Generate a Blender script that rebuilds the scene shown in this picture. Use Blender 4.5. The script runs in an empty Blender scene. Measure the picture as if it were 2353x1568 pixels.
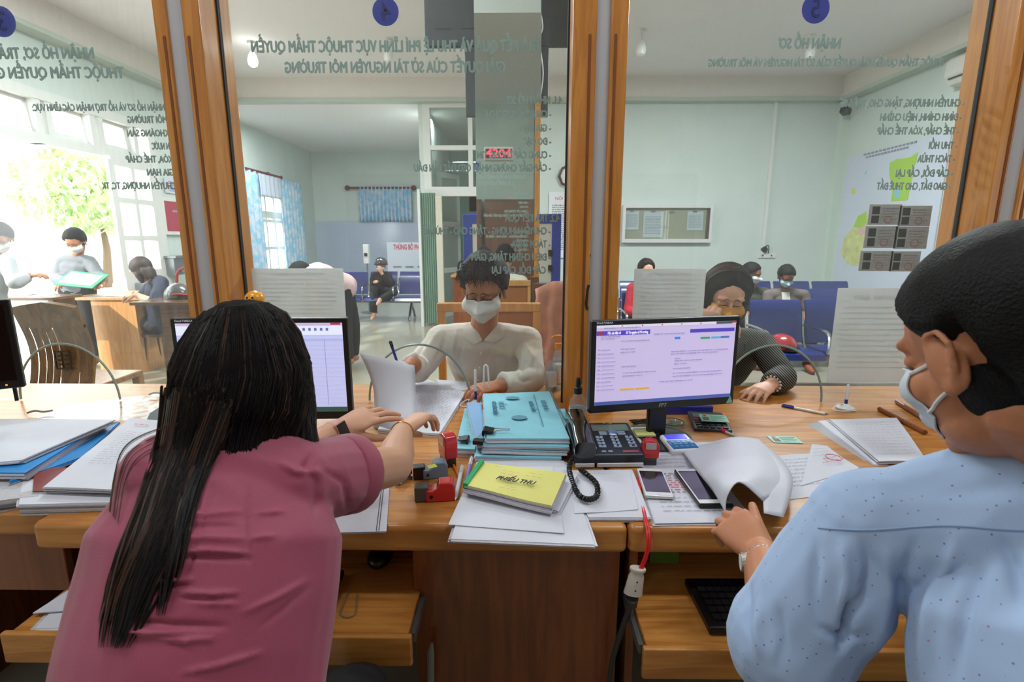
import bpy, bmesh, math, random
import numpy as np
from mathutils import Vector, Matrix, Euler, noise
from mathutils.bvhtree import BVHTree
random.seed(7)
R = math.radians
scn = bpy.context.scene
COL = scn.collection
# ------------------------------------------------------------------ camera, world, lights, exposure
CAMH, PITCH, YAW, FPX = 1.40, R(11.17), R(.65), 1185.
cd = bpy.data.cameras.new('camera'); cam = bpy.data.objects.new('camera', cd); COL.objects.link(cam)
cam.location = (0, 0, CAMH); cam.rotation_euler = (R(90) - PITCH, 0, YAW)
cd.sensor_width = 36; cd.lens = FPX / 2353 * 36; cd.clip_start = .05; cd.clip_end = 200
cd.dof.use_dof = True; cd.dof.focus_distance = 1.6; cd.dof.aperture_fstop = 8.0
scn.camera = cam
wd = bpy.data.worlds.new('world'); scn.world = wd; wd.use_nodes = True
wd.node_tree.nodes['Background'].inputs[0].default_value = (.93, .97, 1, 1)
wd.node_tree.nodes['Background'].inputs[1].default_value = 6.0
scn.view_settings.view_transform = 'Standard'; scn.view_settings.look = 'None'
scn.view_settings.exposure = 0.0; scn.view_settings.gamma = 1; scn.view_settings.use_curve_mapping = False
def lamp(name, kind, loc, rot, power, col=(1, 1, 1), sx=1, sy=1):
    l = bpy.data.lights.new(name, kind); l.energy = power; l.color = col
    if kind == 'AREA': l.shape = 'RECTANGLE'; l.size = sx; l.size_y = sy
    if kind == 'SUN': l.angle = R(1)
    o = bpy.data.objects.new(name, l); COL.objects.link(o); o.location = loc; o.rotation_euler = rot
    return o
lamp('sun', 'SUN', (-9, 2, 8), Vector((.62, .55, -.56)).to_track_quat('-Z', 'Y').to_euler(), 5.0, (1, .98, .94))
LW, RW, FW, BK, CZ, KZ = -5.0, 5.04, 8.5, 13.0, 3.8, 3.5      # left wall, right wall, far wall, back room wall, ceiling, beam underside
for x, y, z, p in [(-2.6, 5.0, CZ, 160), (2.4, 5.0, CZ, 190), (-1.5, 3.2, CZ, 45), (-1.4, .5, CZ, 25), (1.3, .5, CZ, 31), (-1.9, -1.5, CZ, 14), (1.2, 10.6, 3.47, 60), (-1.9, 9.3, 3.47, 62), (-3.9, 9.2, 3.47, 45)]:
    lamp('ceiling_fill', 'AREA', (x, y, z - .08), (0, 0, 0), p, (.90, .965, 1), 1.2, .2)  # unseen area lamps added under the ceilings to brighten the rooms, no fixtures
def portal(loc, rot, sx, sy):
    o = lamp('daylight_portal', 'AREA', loc, rot, 1, (1, 1, 1), sx, sy); o.data.cycles.is_portal = True
OPEN_L = [('y', 3.7, 7.3, 0, 2.85), ('y', 10.15, 11.25, .15, 2.3), ('y', -2.0, -.9, 1.2, 2.4)]       # openings of the left wall: y0, y1, z0, z1
OPEN_R = [('y', -2.0, -.9, 1.2, 2.4)]
for _, a, b, c, d in OPEN_L: portal((LW - .06, (a + b) / 2, (c + d) / 2), (0, R(-90), 0), d - c, b - a)
for _, a, b, c, d in OPEN_R: portal((RW + .06, (a + b) / 2, (c + d) / 2), (0, R(90), 0), d - c, b - a)

# ------------------------------------------------------------------ measuring: a photo pixel plus one known coordinate gives a place
_cp, _sp, _cy, _sy = math.cos(PITCH), math.sin(PITCH), math.cos(YAW), math.sin(YAW)
def G(px, py, Y=None, Z=None, X=None, d=None):
    x = (px - 1176.5) / FPX; u = (784 - py) / FPX
    f = _cp + u * _sp; z = u * _cp - _sp
    r = (x * _cy - f * _sy, x * _sy + f * _cy, z)
    t = d if d is not None else X / r[0] if X is not None else Y / r[1] if Y is not None else (Z - CAMH) / r[2]
    return Vector((r[0] * t, r[1] * t, CAMH + r[2] * t))
def proj(co):                              # points -> picture pixels (for measuring only)
    p = co - np.array([0, 0, CAMH]); xr = p[:, 0] * _cy + p[:, 1] * _sy; yr = -p[:, 0] * _sy + p[:, 1] * _cy
    d = yr * _cp - p[:, 2] * _sp; return np.stack([1176.5 + xr / d * FPX, 784 - (yr * _sp + p[:, 2] * _cp) / d * FPX], 1)
DZ = .80                                   # desk top height
def D(px, py, z=0): return G(px, py, Z=DZ + z)

# ------------------------------------------------------------------ materials
def lin(h):
    h = h.lstrip('#'); c = [int(h[i:i + 2], 16) / 255 for i in (0, 2, 4)]
    return tuple(v / 12.92 if v <= .04045 else ((v + .055) / 1.055) ** 2.4 for v in c) + (1,)
M = {}
def mat(name, col, rough=.5, metal=0, spec=.5, emit=0, alpha=None, coat=0, sheen=0, trans=0, bump=0, bscale=200, var=0, vscale=6):
    if name in M: return M[name]
    m = bpy.data.materials.new(name); m.use_nodes = True; nt = m.node_tree; b = nt.nodes['Principled BSDF']
    c = lin(col) if isinstance(col, str) else col
    b.inputs['Base Color'].default_value = c; b.inputs['Roughness'].default_value = rough
    b.inputs['Metallic'].default_value = metal; b.inputs['Specular IOR Level'].default_value = spec
    b.inputs['Coat Weight'].default_value = coat; b.inputs['Coat Roughness'].default_value = .12
    b.inputs['Sheen Weight'].default_value = sheen; b.inputs['Transmission Weight'].default_value = trans
    if emit: b.inputs['Emission Color'].default_value = c; b.inputs['Emission Strength'].default_value = emit
    if bump or var:
        tc = nt.nodes.new('ShaderNodeTexCoord'); n = nt.nodes.new('ShaderNodeTexNoise'); n.inputs['Detail'].default_value = 4
        nt.links.new(tc.outputs['Object'], n.inputs['Vector'])
        if bump:
            n.inputs['Scale'].default_value = bscale; bp = nt.nodes.new('ShaderNodeBump'); bp.inputs['Strength'].default_value = bump; bp.inputs['Distance'].default_value = .01
            nt.links.new(n.outputs['Fac'], bp.inputs['Height']); nt.links.new(bp.outputs[0], b.inputs['Normal'])
        if var:
            n2 = nt.nodes.new('ShaderNodeTexNoise'); n2.inputs['Scale'].default_value = vscale; n2.inputs['Detail'].default_value = 6
            nt.links.new(tc.outputs['Object'], n2.inputs['Vector'])
            r = nt.nodes.new('ShaderNodeValToRGB'); r.color_ramp.elements[0].position = .3; r.color_ramp.elements[1].position = .7
            r.color_ramp.elements[0].color = tuple(v * (1 - var) for v in c[:3]) + (1,); r.color_ramp.elements[1].color = tuple(min(1, v * (1 + var)) for v in c[:3]) + (1,)
            nt.links.new(n2.outputs['Fac'], r.inputs[0]); nt.links.new(r.outputs[0], b.inputs['Base Color'])
    M[name] = m; return m
def wood(name, c1, c2, axis=2, rough=.32, coat=.35, scale=9, planks=0):
    if name in M: return M[name]
    m = bpy.data.materials.new(name); m.use_nodes = True; nt = m.node_tree; b = nt.nodes['Principled BSDF']; L = nt.links.new
    tc = nt.nodes.new('ShaderNodeTexCoord'); mp = nt.nodes.new('ShaderNodeMapping')
    sc = [scale, scale, scale]; sc[axis] = scale * .09; mp.inputs['Scale'].default_value = sc; L(tc.outputs['Object'], mp.inputs[0])
    n = nt.nodes.new('ShaderNodeTexNoise'); n.inputs['Scale'].default_value = 1.6; n.inputs['Detail'].default_value = 3; n.inputs['Distortion'].default_value = .8; L(mp.outputs[0], n.inputs['Vector'])
    w = nt.nodes.new('ShaderNodeMath'); w.operation = 'MULTIPLY'; w.inputs[1].default_value = 9; L(n.outputs['Fac'], w.inputs[0])
    fr = nt.nodes.new('ShaderNodeMath'); fr.operation = 'PINGPONG'; fr.inputs[1].default_value = 1; L(w.outputs[0], fr.inputs[0])
    n2 = nt.nodes.new('ShaderNodeTexNoise'); n2.inputs['Scale'].default_value = 12; n2.inputs['Detail'].default_value = 6; L(mp.outputs[0], n2.inputs['Vector'])
    mx = nt.nodes.new('ShaderNodeMath'); mx.operation = 'MULTIPLY_ADD'; mx.inputs[1].default_value = .45; L(fr.outputs[0], mx.inputs[0])
    s2 = nt.nodes.new('ShaderNodeMath'); s2.operation = 'MULTIPLY'; s2.inputs[1].default_value = .55; L(n2.outputs['Fac'], s2.inputs[0]); L(s2.outputs[0], mx.inputs[2])
    r = nt.nodes.new('ShaderNodeValToRGB'); r.color_ramp.elements[0].position = .15; r.color_ramp.elements[1].position = .85
    r.color_ramp.elements[0].color = lin(c1); r.color_ramp.elements[1].color = lin(c2); L(mx.outputs[0], r.inputs[0])
    L(r.outputs[0], b.inputs['Base Color']); b.inputs['Roughness'].default_value = rough; b.inputs['Coat Weight'].default_value = coat; b.inputs['Coat Roughness'].default_value = .15
    M[name] = m; return m
def glass(name, tint=(1, 1, 1), haze=.02, scratch=0, ior=1.45, rough=.0):
    if name in M: return M[name]
    m = bpy.data.materials.new(name); m.use_nodes = True; nt = m.node_tree; L = nt.links.new; nt.nodes.remove(nt.nodes['Principled BSDF'])
    out = nt.nodes['Material Output']; t = nt.nodes.new('ShaderNodeBsdfTransparent'); t.inputs[0].default_value = tint + (1,)
    g = nt.nodes.new('ShaderNodeBsdfGlossy'); g.inputs['Roughness'].default_value = rough; f = nt.nodes.new('ShaderNodeFresnel'); bf = nt.nodes.new('ShaderNodeNewGeometry'); mi = nt.nodes.new('ShaderNodeMapRange'); mi.inputs[3].default_value = ior; mi.inputs[4].default_value = 1 / ior
    L(bf.outputs['Backfacing'], mi.inputs[0]); L(mi.outputs[0], f.inputs[0])
    a = nt.nodes.new('ShaderNodeMixShader'); L(f.outputs[0], a.inputs[0]); L(t.outputs[0], a.inputs[1]); L(g.outputs[0], a.inputs[2])
    df = nt.nodes.new('ShaderNodeBsdfTranslucent'); dd = nt.nodes.new('ShaderNodeBsdfDiffuse'); ds = nt.nodes.new('ShaderNodeMixShader'); L(df.outputs[0], ds.inputs[1]); L(dd.outputs[0], ds.inputs[2])
    h = nt.nodes.new('ShaderNodeMixShader'); L(a.outputs[0], h.inputs[1]); L(ds.outputs[0], h.inputs[2]); h.inputs[0].default_value = haze
    if scratch:
        tc = nt.nodes.new('ShaderNodeTexCoord'); mp = nt.nodes.new('ShaderNodeMapping'); mp.inputs['Scale'].default_value = (60, 1, 7); mp.inputs['Rotation'].default_value = (0, R(25), 0)
        n = nt.nodes.new('ShaderNodeTexNoise'); n.inputs['Scale'].default_value = 1.3; n.inputs['Detail'].default_value = 8; L(tc.outputs['Object'], mp.inputs[0]); L(mp.outputs[0], n.inputs['Vector'])
        mr = nt.nodes.new('ShaderNodeMapRange'); mr.inputs[1].default_value = .45; mr.inputs[2].default_value = .8; mr.inputs[3].default_value = haze; mr.inputs[4].default_value = haze + scratch; L(n.outputs['Fac'], mr.inputs[0]); L(mr.outputs[0], h.inputs[0])
    L(h.outputs[0], out.inputs[0]); M[name] = m; return m

# ------------------------------------------------------------------ scene bookkeeping
def tag(o, label=None, cat=None, group=None, kind=None):
    if label: o['label'] = label
    if cat: o['category'] = cat
    if group: o['group'] = group
    if kind: o['kind'] = kind
    return o
def thing(name, label, cat, loc=(0, 0, 0), rot=0, group=None):
    o = bpy.data.objects.new(name, None); COL.objects.link(o); o.empty_display_size = .05
    o.location = loc; o.rotation_euler = rot if isinstance(rot, (tuple, Euler)) else (0, 0, rot)
    return tag(o, label, cat, group)
def copy_tree(o, parent=None):
    c = o.copy(); COL.objects.link(c)
    if parent: c.parent = parent
    for ch in [x for x in bpy.data.objects if x.parent == o]: copy_tree(ch, c)
    return c
def relabel(o, label): o['label'] = label; return o

# ------------------------------------------------------------------ mesh builder
class MB:
    def __init__(s): s.v = []; s.f = []
    def add(s, vs, fs):
        n = len(s.v); s.v += [tuple(v) for v in vs]; s.f += [tuple(i + n for i in f) for f in fs]; return s
    def box(s, c, d, rot=None):
        e = .00009 * ((len(s.f) // 6) % 7); x, y, z = d[0] / 2 + e, d[1] / 2 + e, d[2] / 2 + e          # keeps crossing bars from lying in one plane
        p = [Vector((i, j, k)) for i in (-x, x) for j in (-y, y) for k in (-z, z)]
        if rot is not None:
            m = rot if isinstance(rot, Matrix) else Euler(rot).to_matrix(); p = [m @ q for q in p]
        c = Vector(c)
        return s.add([q + c for q in p], [(0, 1, 3, 2), (4, 6, 7, 5), (0, 4, 5, 1), (2, 3, 7, 6), (0, 2, 6, 4), (1, 5, 7, 3)])
    def b2(s, a, b): return s.box([(a[i] + b[i]) / 2 for i in range(3)], [abs(b[i] - a[i]) for i in range(3)])
    def tube(s, pts, r, n=8, cap=True, flat=None, up=None):
        pts = [Vector(p) for p in pts]; k = len(pts); rr = r if isinstance(r, (list, tuple)) else [r] * k
        T = []
        for i in range(k):
            t = pts[min(i + 1, k - 1)] - pts[max(i - 1, 0)]; T.append(t.normalized() if t.length > 1e-9 else Vector((0, 0, 1)))
        ref = Vector(up) if up else (Vector((0, 0, 1)) if abs(T[0].z) < .9 else Vector((1, 0, 0)))
        N = (ref - T[0] * ref.dot(T[0])).normalized(); vs = []; fs = []
        for i in range(k):
            N = (N - T[i] * N.dot(T[i])); N = N.normalized() if N.length > 1e-6 else Vector((1, 0, 0)); B = T[i].cross(N)
            for j in range(n):
                a = 2 * math.pi * j / n; vs.append(pts[i] + (N * math.cos(a) * (flat or 1) + B * math.sin(a)) * rr[i])
        for i in range(k - 1):
            for j in range(n): fs.append((i * n + j, i * n + (j + 1) % n, (i + 1) * n + (j + 1) % n, (i + 1) * n + j))
        if cap: fs += [tuple(range(n - 1, -1, -1)), tuple(range((k - 1) * n, k * n))]
        return s.add(vs, fs)
    def cyl(s, a, b, r, r2=None, n=16): return s.tube([a, b], [r, r if r2 is None else r2], n)
    def sph(s, c, r, nu=16, nv=10, rot=None):
        r = r if isinstance(r, (tuple, list, Vector)) else (r, r, r); c = Vector(c); vs = []; fs = []
        for i in range(nv + 1):
            t = math.pi * i / nv
            for j in range(nu):
                a = 2 * math.pi * j / nu; q = Vector((r[0] * math.sin(t) * math.cos(a), r[1] * math.sin(t) * math.sin(a), r[2] * math.cos(t)))
                vs.append((rot @ q if rot is not None else q) + c)
        for i in range(nv):
            for j in range(nu): fs.append((i * nu + j, (i + 1) * nu + j, (i + 1) * nu + (j + 1) % nu, i * nu + (j + 1) % nu))
        return s.add(vs, fs)
    def lathe(s, prof, n=24, c=(0, 0, 0), axis='z'):
        vs = []; fs = []
        for r, z in prof:
            for j in range(n):
                a = 2 * math.pi * j / n; q = (r * math.cos(a), r * math.sin(a), z)
                if axis == 'y': q = (q[0], q[2], q[1])
                vs.append((q[0] + c[0], q[1] + c[1], q[2] + c[2]))
        for i in range(len(prof) - 1):
            for j in range(n): fs.append((i * n + j, i * n + (j + 1) % n, (i + 1) * n + (j + 1) % n, (i + 1) * n + j))
        fs += [tuple(range(n)), tuple(range((len(prof) - 1) * n, len(prof) * n))]
        return s.add(vs, fs)
    def prism(s, poly, h, M4=None):          # polygon in local xy, extruded along z by h
        n = len(poly); vs = [Vector((p[0], p[1], 0)) for p in poly] + [Vector((p[0], p[1], h)) for p in poly]
        if M4 is not None: vs = [M4 @ v for v in vs]
        return s.add(vs, [tuple(range(n - 1, -1, -1)), tuple(range(n, 2 * n))] + [(i, (i + 1) % n, n + (i + 1) % n, n + i) for i in range(n)])
    def grid(s, P, thick=0):                 # P[i][j] points -> sheet (optionally solid)
        a, b = len(P), len(P[0]); vs = [Vector(p) for r in P for p in r]
        fs = [(i * b + j, (i + 1) * b + j, (i + 1) * b + j + 1, i * b + j + 1) for i in range(a - 1) for j in range(b - 1)]
        if thick:
            nr = [Vector((0, 0, 0)) for _ in vs]
            for f in fs:
                m = (vs[f[1]] - vs[f[0]]).cross(vs[f[2]] - vs[f[0]])
                for i in f: nr[i] += m
            n = len(vs); lo = [v - q.normalized() * thick for v, q in zip(vs, nr)]
            rim = [(0, j) for j in range(b)] + [(i, b - 1) for i in range(1, a)] + [(a - 1, j) for j in range(b - 2, -1, -1)] + [(i, 0) for i in range(a - 2, 0, -1)]
            ri = [i * b + j for i, j in rim]; m = len(ri)
            fs = fs + [tuple(i + n for i in reversed(f)) for f in fs] + [(ri[k], ri[(k + 1) % m], ri[(k + 1) % m] + n, ri[k] + n) for k in range(m)]
            vs = vs + lo
        return s.add(vs, fs)
    def build(s, name, m, parent=None, smooth=False, bevel=0, seg=2, world=False, sub=0, angle=40):
        me = bpy.data.meshes.new(name); v = s.v
        if world and parent is not None:
            inv = wm(parent).inverted(); v = [inv @ Vector(q) for q in v]
        me.from_pydata([tuple(q) for q in v], [], s.f); me.update()
        b = bmesh.new(); b.from_mesh(me); bmesh.ops.recalc_face_normals(b, faces=b.faces); b.to_mesh(me); b.free()
        o = bpy.data.objects.new(name, me); COL.objects.link(o)
        for mm in (m if isinstance(m, (list, tuple)) else [m]): me.materials.append(mm)
        if parent is not None: o.parent = parent
        if smooth or bevel: me.polygons.foreach_set('use_smooth', [True] * len(me.polygons))
        if bevel:
            q = o.modifiers.new('bevel', 'BEVEL'); q.width = bevel; q.segments = seg; q.limit_method = 'ANGLE'; q.angle_limit = R(30); q.harden_normals = True
        elif smooth and angle < 180:
            try: me.set_sharp_from_angle(angle=R(angle))
            except Exception: pass
        if sub: q = o.modifiers.new('sub', 'SUBSURF'); q.levels = sub; q.render_levels = sub
        return o
def wm(o):
    m = Matrix.LocRotScale(o.location, o.rotation_euler, o.scale)
    return wm(o.parent) @ m if o.parent else m
def struct(mb, name, m, **k): return tag(mb.build(name, m, **k), kind='structure')
def bx(a, b): return MB().b2(a, b)
def text_mesh(body, size, loc, rot, m, name, parent=None, sx=1, bold=0, ext=.0006, align='CENTER', world=False, shear=0):
    c = bpy.data.curves.new(name, 'FONT'); c.body = body; c.size = size; c.offset = bold * size; c.extrude = ext; c.align_x = align; c.align_y = 'CENTER'; c.resolution_u = 2; c.shear = shear
    t = bpy.data.objects.new('tmp', c); COL.objects.link(t)
    me = bpy.data.meshes.new_from_object(t.evaluated_get(bpy.context.evaluated_depsgraph_get())); bpy.data.objects.remove(t)
    mm = Matrix.LocRotScale(Vector(loc), Euler(rot) if not isinstance(rot, Matrix) else rot.to_quaternion(), Vector((sx, 1, 1)))
    if world and parent is not None: mm = wm(parent).inverted() @ mm
    me.transform(mm); me.materials.clear(); me.materials.append(m)
    o = bpy.data.objects.new(name, me); COL.objects.link(o)
    if parent: o.parent = parent
    return o
_SUB = dict(zip('ĐƠỜỚỞỠỢƯỪỨỬỮỰ', 'DOÒÓỎÕỌUÙÚỦŨỤ')); _SUB.update(dict(zip('đơờớởỡợưừứửữự', 'doòóỏõọuùúủũụ')))
def fit_text(body, w, h, loc, rot, m, name, parent=None, fat=0, **k):     # text squeezed to a measured width; h = size; crossed and horned letters are composed
    plain = ''.join(_SUB.get(c, c) for c in body); k['align'] = 'LEFT'
    def raw(t_): return text_mesh(t_, h, (0, 0, 0), (0, 0, 0), m, name, None, **k)
    o = raw(plain); me = o.data; extra = []
    for n_, c in enumerate(body):
        if c not in _SUB: continue
        q = raw(plain[:n_ + 1]); xr = max(v.co.x for v in q.data.vertices); bpy.data.objects.remove(q)
        q = raw('D' if c == 'Đ' else 'd' if c == 'đ' else _SUB[c] if c.islower() else ('O' if _SUB[c] in 'OÒÓỎÕỌ' else 'U')); X_ = [v.co for v in q.data.vertices]; wl = max(v.x for v in X_) - min(v.x for v in X_); y0, y1 = min(v.y for v in X_), max(v.y for v in X_); bpy.data.objects.remove(q)
        if c in 'Đđ': yb = (lerp(y0, y1, .46), lerp(y0, y1, .58)) if c == 'Đ' else (lerp(y0, y1, .78), lerp(y0, y1, .88)); xl = (xr - wl - .09 * h, xr - wl + .27 * h) if c == 'Đ' else (xr - .3 * h, xr + .08 * h); extra.append([(xl[0], yb[0]), (xl[1], yb[0]), (xl[1], yb[1]), (xl[0], yb[1])])
        else: yt = y1 if c.isupper() else y0 + .52 * h; extra.append([(xr - .10 * h, yt - .20 * h), (xr - .01 * h, yt - .22 * h), (xr + .07 * h, yt - .08 * h), (xr + .07 * h, yt + .03 * h), (xr - .02 * h, yt + .03 * h), (xr - .01 * h, yt - .08 * h)])
    bm = bmesh.new(); bm.from_mesh(me); sh_ = ((0, 0),) if not fat else ((0, 0), (-fat, 0), (fat, 0), (0, fat * .6), (0, -fat * .6))
    for P_ in extra: f_ = bm.faces.new([bm.verts.new((x, y, k.get('ext', .0006) + .0001)) for x, y in P_]); bm.faces.new([bm.verts.new((x, y, -k.get('ext', .0006) - .0001)) for x, y in reversed(P_)])
    bm.to_mesh(me); bm.free()
    if fat:
        bm = bmesh.new()
        for n_, (dx, dy) in enumerate(sh_): t_ = me.copy(); t_.transform(Matrix.Translation((dx * h, dy * h, 0)) @ Matrix.Diagonal((1, 1, 1 + .22 * n_, 1))); bm.from_mesh(t_); bpy.data.meshes.remove(t_)
        bm.to_mesh(me); bm.free()
    xs = [v.co.x for v in me.vertices]; s = w / max(1e-6, max(xs) - min(xs)); cx = (max(xs) + min(xs)) / 2
    q = (rot if isinstance(rot, Matrix) else Euler(rot).to_matrix()).to_4x4()
    me.transform(Matrix.Translation(Vector(loc)) @ q @ Matrix.Diagonal((s, 1, 1, 1)) @ Matrix.Translation((-cx, 0, 0)))
    if parent: o.parent = parent
    return o
def catmull(P, k=6):
    P = [Vector(p) for p in P]; out = []
    for i in range(len(P) - 1):
        a, b, c, d = P[max(i - 1, 0)], P[i], P[i + 1], P[min(i + 2, len(P) - 1)]
        for j in range(k):
            t = j / k; out.append(.5 * ((2 * b) + (c - a) * t + (2 * a - 5 * b + 4 * c - d) * t * t + (3 * b - a - 3 * c + d) * t ** 3))
    return out + [P[-1]]
def lerp(a, b, t): return a + (b - a) * t
# quick palette
WOOD = wood('pine_upright', '#b26c2a', '#d08c3e'); WOODX = wood('pine_along_x', '#a4642a', '#cf8f48', axis=0, rough=.32, coat=.18)
WOODD = wood('pine_shade_brown', '#6e3412', '#8c4c20', axis=2); BROWN = wood('brown_hardwood', '#3f2415', '#6b4226', axis=2, rough=.3)  # first wood: pine with under-desk shade in its colour; brown furniture uses it too
BROWNX = wood('brown_hardwood_x', '#4a2c1a', '#76502f', axis=0, rough=.25); ORANGE = wood('orange_board', '#b87838', '#d59a54', axis=2, rough=.4)
MINT = mat('mint_paint', '#ced8d2', .7, var=.03, vscale=2); WHITE = mat('white_paint', '#dcdcd8', .55); CEIL = mat('ceiling_paint', '#eae3e1', .8, var=.01)
BEAM = mat('beam_paint', '#e0d8d0', .75); BLK = mat('black_plastic', '#101011', .35); CHR = mat('chrome', '#c9cccf', .18, metal=1); PAPER = mat('paper', '#cfcfd9', .7, var=.015, vscale=30)
PAPERG = mat('paper_edges', '#b9b6ba', .8, var=.1, vscale=120); INK = mat('grey_print', '#8d8c9a', .7); BLU = mat('blue_seat', '#1b2868', .3, coat=.3)
GREYM = mat('grey_metal', '#8f9296', .35, metal=.8); DARKG = mat('dark_grey', '#2a2d31', .6)
# ================================================================== THE ROOM
def wall_with_openings(name, axis, pos, th, a0, a1, z1, ops, m):
    mb = MB(); ops = sorted(ops, key=lambda o: o[0]); cur = a0
    def put(u0, u1, w0, w1):
        if u1 - u0 < 1e-4 or w1 - w0 < 1e-4: return
        if axis == 'x': mb.b2((pos, u0, w0), (pos + th, u1, w1))
        else: mb.b2((u0, pos, w0), (u1, pos + th, w1))
    for (u0, u1, w0, w1) in ops:
        put(cur, u0, 0, z1); put(u0, u1, 0, w0); put(u0, u1, w1, z1); cur = u1
    put(cur, a1, 0, z1); return struct(mb, name, m)
floorm = mat('floor_tiles', '#989482', .2, var=.05, vscale=3)
struct(bx((LW - .2, -2.7, -.1), (RW + .2, BK + .2, 0)), 'floor', floorm)
struct(bx((LW, -2.6, CZ), (RW, FW + .1, CZ + .1)), 'ceiling', CEIL)
struct(bx((LW, FW + .1, 3.47), (RW, BK, 3.57)), 'ceiling_back_room', CEIL)
wall_with_openings('wall_left', 'x', LW - .12, .12, -2.7, BK + .1, CZ + .1, [o[1:] for o in OPEN_L], MINT)
wall_with_openings('wall_right', 'x', RW, .12, -2.7, BK, CZ + .1, [o[1:] for o in OPEN_R], MINT)
struct(bx((LW, -2.72, 0), (RW, -2.6, CZ)), 'wall_front', MINT)
struct(bx((LW, BK, 0), (RW, BK + .12, 3.5)), 'wall_back', MINT)
xo = G(962, 300, Y=FW).x; xd0 = G(976, 300, Y=FW).x; xd1 = G(1190, 300, Y=FW).x
zt = G(1000, 438, Y=FW).z; zw = G(1000, 236, Y=FW).z
wall_with_openings('wall_far', 'y', FW, .12, LW, RW, CZ, [(LW, xo, 0, KZ), (xd0, xd1, 0, zw)], MINT)
struct(bx((xo, FW + .12, 0), (xd0 - .02, BK, 3.47)), 'wall_partition', MINT)
struct(bx((LW, FW - .12, KZ), (RW, FW + .02, CZ)), 'trim_1', BEAM)
struct(bx((LW, -2.6, KZ), (LW + .16, FW, CZ)), 'trim_2', BEAM)
struct(bx((RW - .16, -2.6, KZ), (RW, FW, CZ)), 'trim_3', BEAM)
struct(bx((LW + .16, FW - .15, KZ - .05), (RW - .16, FW - .0, KZ)), 'trim_4', mat('moulding', '#b9c2b6', .7))
struct(bx((RW - .19, -2.6, KZ - .05), (RW, FW, KZ)), 'trim_5', M['moulding']); struct(bx((LW, -2.6, KZ - .05), (LW + .19, FW, KZ)), 'trim_6', M['moulding'])
# pilaster strip of the right corner
xc = G(1945, 300, Y=FW).x
struct(bx((xc - .14, FW - .1, 0), (xc + .02, FW, KZ)), 'trim_7', mat('mint_light', '#cfdcd0', .7))
# corridor beyond the far door
struct(bx((xd1 + .25, FW + .12, 0), (xd1 + .35, BK, 3.47)), 'wall_corridor', MINT)
wall_with_openings('wall_corridor_end', 'y', 11.6, .1, xd0, xd1 + .25, 3.47, [(G(1078, 460, Y=11.6).x, G(1112, 460, Y=11.6).x, G(1080, 486, Y=11.6).z, G(1080, 446, Y=11.6).z)], mat('corridor_paint', '#9dbdaa', .7))
def frame_rects(mb, axis, pos, th, u0, u1, w0, w1, cols, rows, t):
    def put(a, b, c, d):
        if axis == 'x': mb.b2((pos, a, c), (pos + th, b, d))
        else: mb.b2((a, pos, c), (b, pos + th, d))
    for i in range(cols + 1):
        x = lerp(u0, u1, i / cols); w = t * (1.3 if i in (0, cols) else .8); put(x - w / 2, x + w / 2, w0, w1)
    for k in range(rows + 1):
        z = lerp(w0, w1, k / rows); w = t * (1.3 if k in (0, rows) else .8); put(u0, u1, z - w / 2, z + w / 2)
CLEAR = glass('clear_glass', (.93, .97, .95), .03)
# transom windows of the far door
mb = MB(); frame_rects(mb, 'y', FW - .03, .1, xd0 + .03, G(1181, 300, Y=FW).x, zt, zw - .02, 2, 2, .085)
mb.b2((xd0 - .02, FW - .06, zt - .09), (xd1, FW + .06, zt + .02)); w1 = struct(mb, 'window_1', WHITE)
bx((xd0, FW + .02, zt), (xd1, FW + .03, zw)).build('pane', CLEAR, w1)
# white door leaf standing open in the corridor
dr = thing('door_1', None, None); dr['kind'] = 'structure'; dr.location = (G(1012, 600, Y=9.3).x, 9.3, 0); dr.rotation_euler = (0, 0, R(62))
mb = MB(); lw_ = .62; mb.b2((0, -.02, 0), (.07, .02, 2.55)).b2((lw_ - .07, -.02, 0), (lw_, .02, 2.55)); [mb.b2((0, -.02, z), (lw_, .02, z + .09)) for z in (0, .8, 1.62, 2.46)]
mb.build('door_frame', WHITE, dr); bx((.07, -.005, .1), (lw_ - .07, .005, 2.46)).build('pane', glass('frosted', (.8, .9, .85), .35), dr); MB().cyl((.05, -.05, 1.15), (.05, .05, 1.15), .02).build('door_handle', GREYM, dr)
# left wall: doorway with transoms and a folded leaf
lz = 2.38; ztr = 2.85
mb = MB(); mb.b2((LW - .1, 3.62, lz), (LW + .05, 7.36, lz + .1)); mb.b2((LW - .1, 7.24, 0), (LW + .05, 7.36, ztr + .06)); mb.b2((LW - .1, 3.6, ztr - .03), (LW + .05, 7.36, ztr + .07)); mb.b2((LW - .1, 3.6, 0), (LW + .05, 3.7, ztr))
for y in (4.28, 4.36, 5.0, 5.6, 5.72, 6.3, 6.42, 6.98): mb.b2((LW - .1, y, lz), (LW + .04, y + .07, ztr))
w2 = struct(mb, 'window_2', WHITE)
for i, y in enumerate((3.72, 4.44, 5.08, 5.80, 6.50)):                      # sashes pushed a little outwards
    s_ = MB(); ww = .52 if i < 4 else .46; frame_rects(s_, 'x', -.02, .04, 0, ww, 0, ztr - lz - .15, 1, 1, .055)
    so = s_.build('sash', WHITE, w2); so.location = (LW + .0, y, lz + .12); so.rotation_euler = (0, R(-6), R(5))
dl = thing('door_2', None, None); dl['kind'] = 'structure'; dl.location = (LW + .03, 7.24, 0); dl.rotation_euler = (0, 0, R(-86))
mb = MB(); frame_rects(mb, 'y', -.02, .04, 0.03, .80, .95, lz - .04, 2, 3, .075); mb.b2((0, -.02, 0), (.83, .02, .95)); mb.build('door_frame', WHITE, dl); bx((.04, -.004, .95), (.79, .004, lz - .05)).build('pane', glass('milky_pane', (.95, .97, .96), .3), dl)
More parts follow.
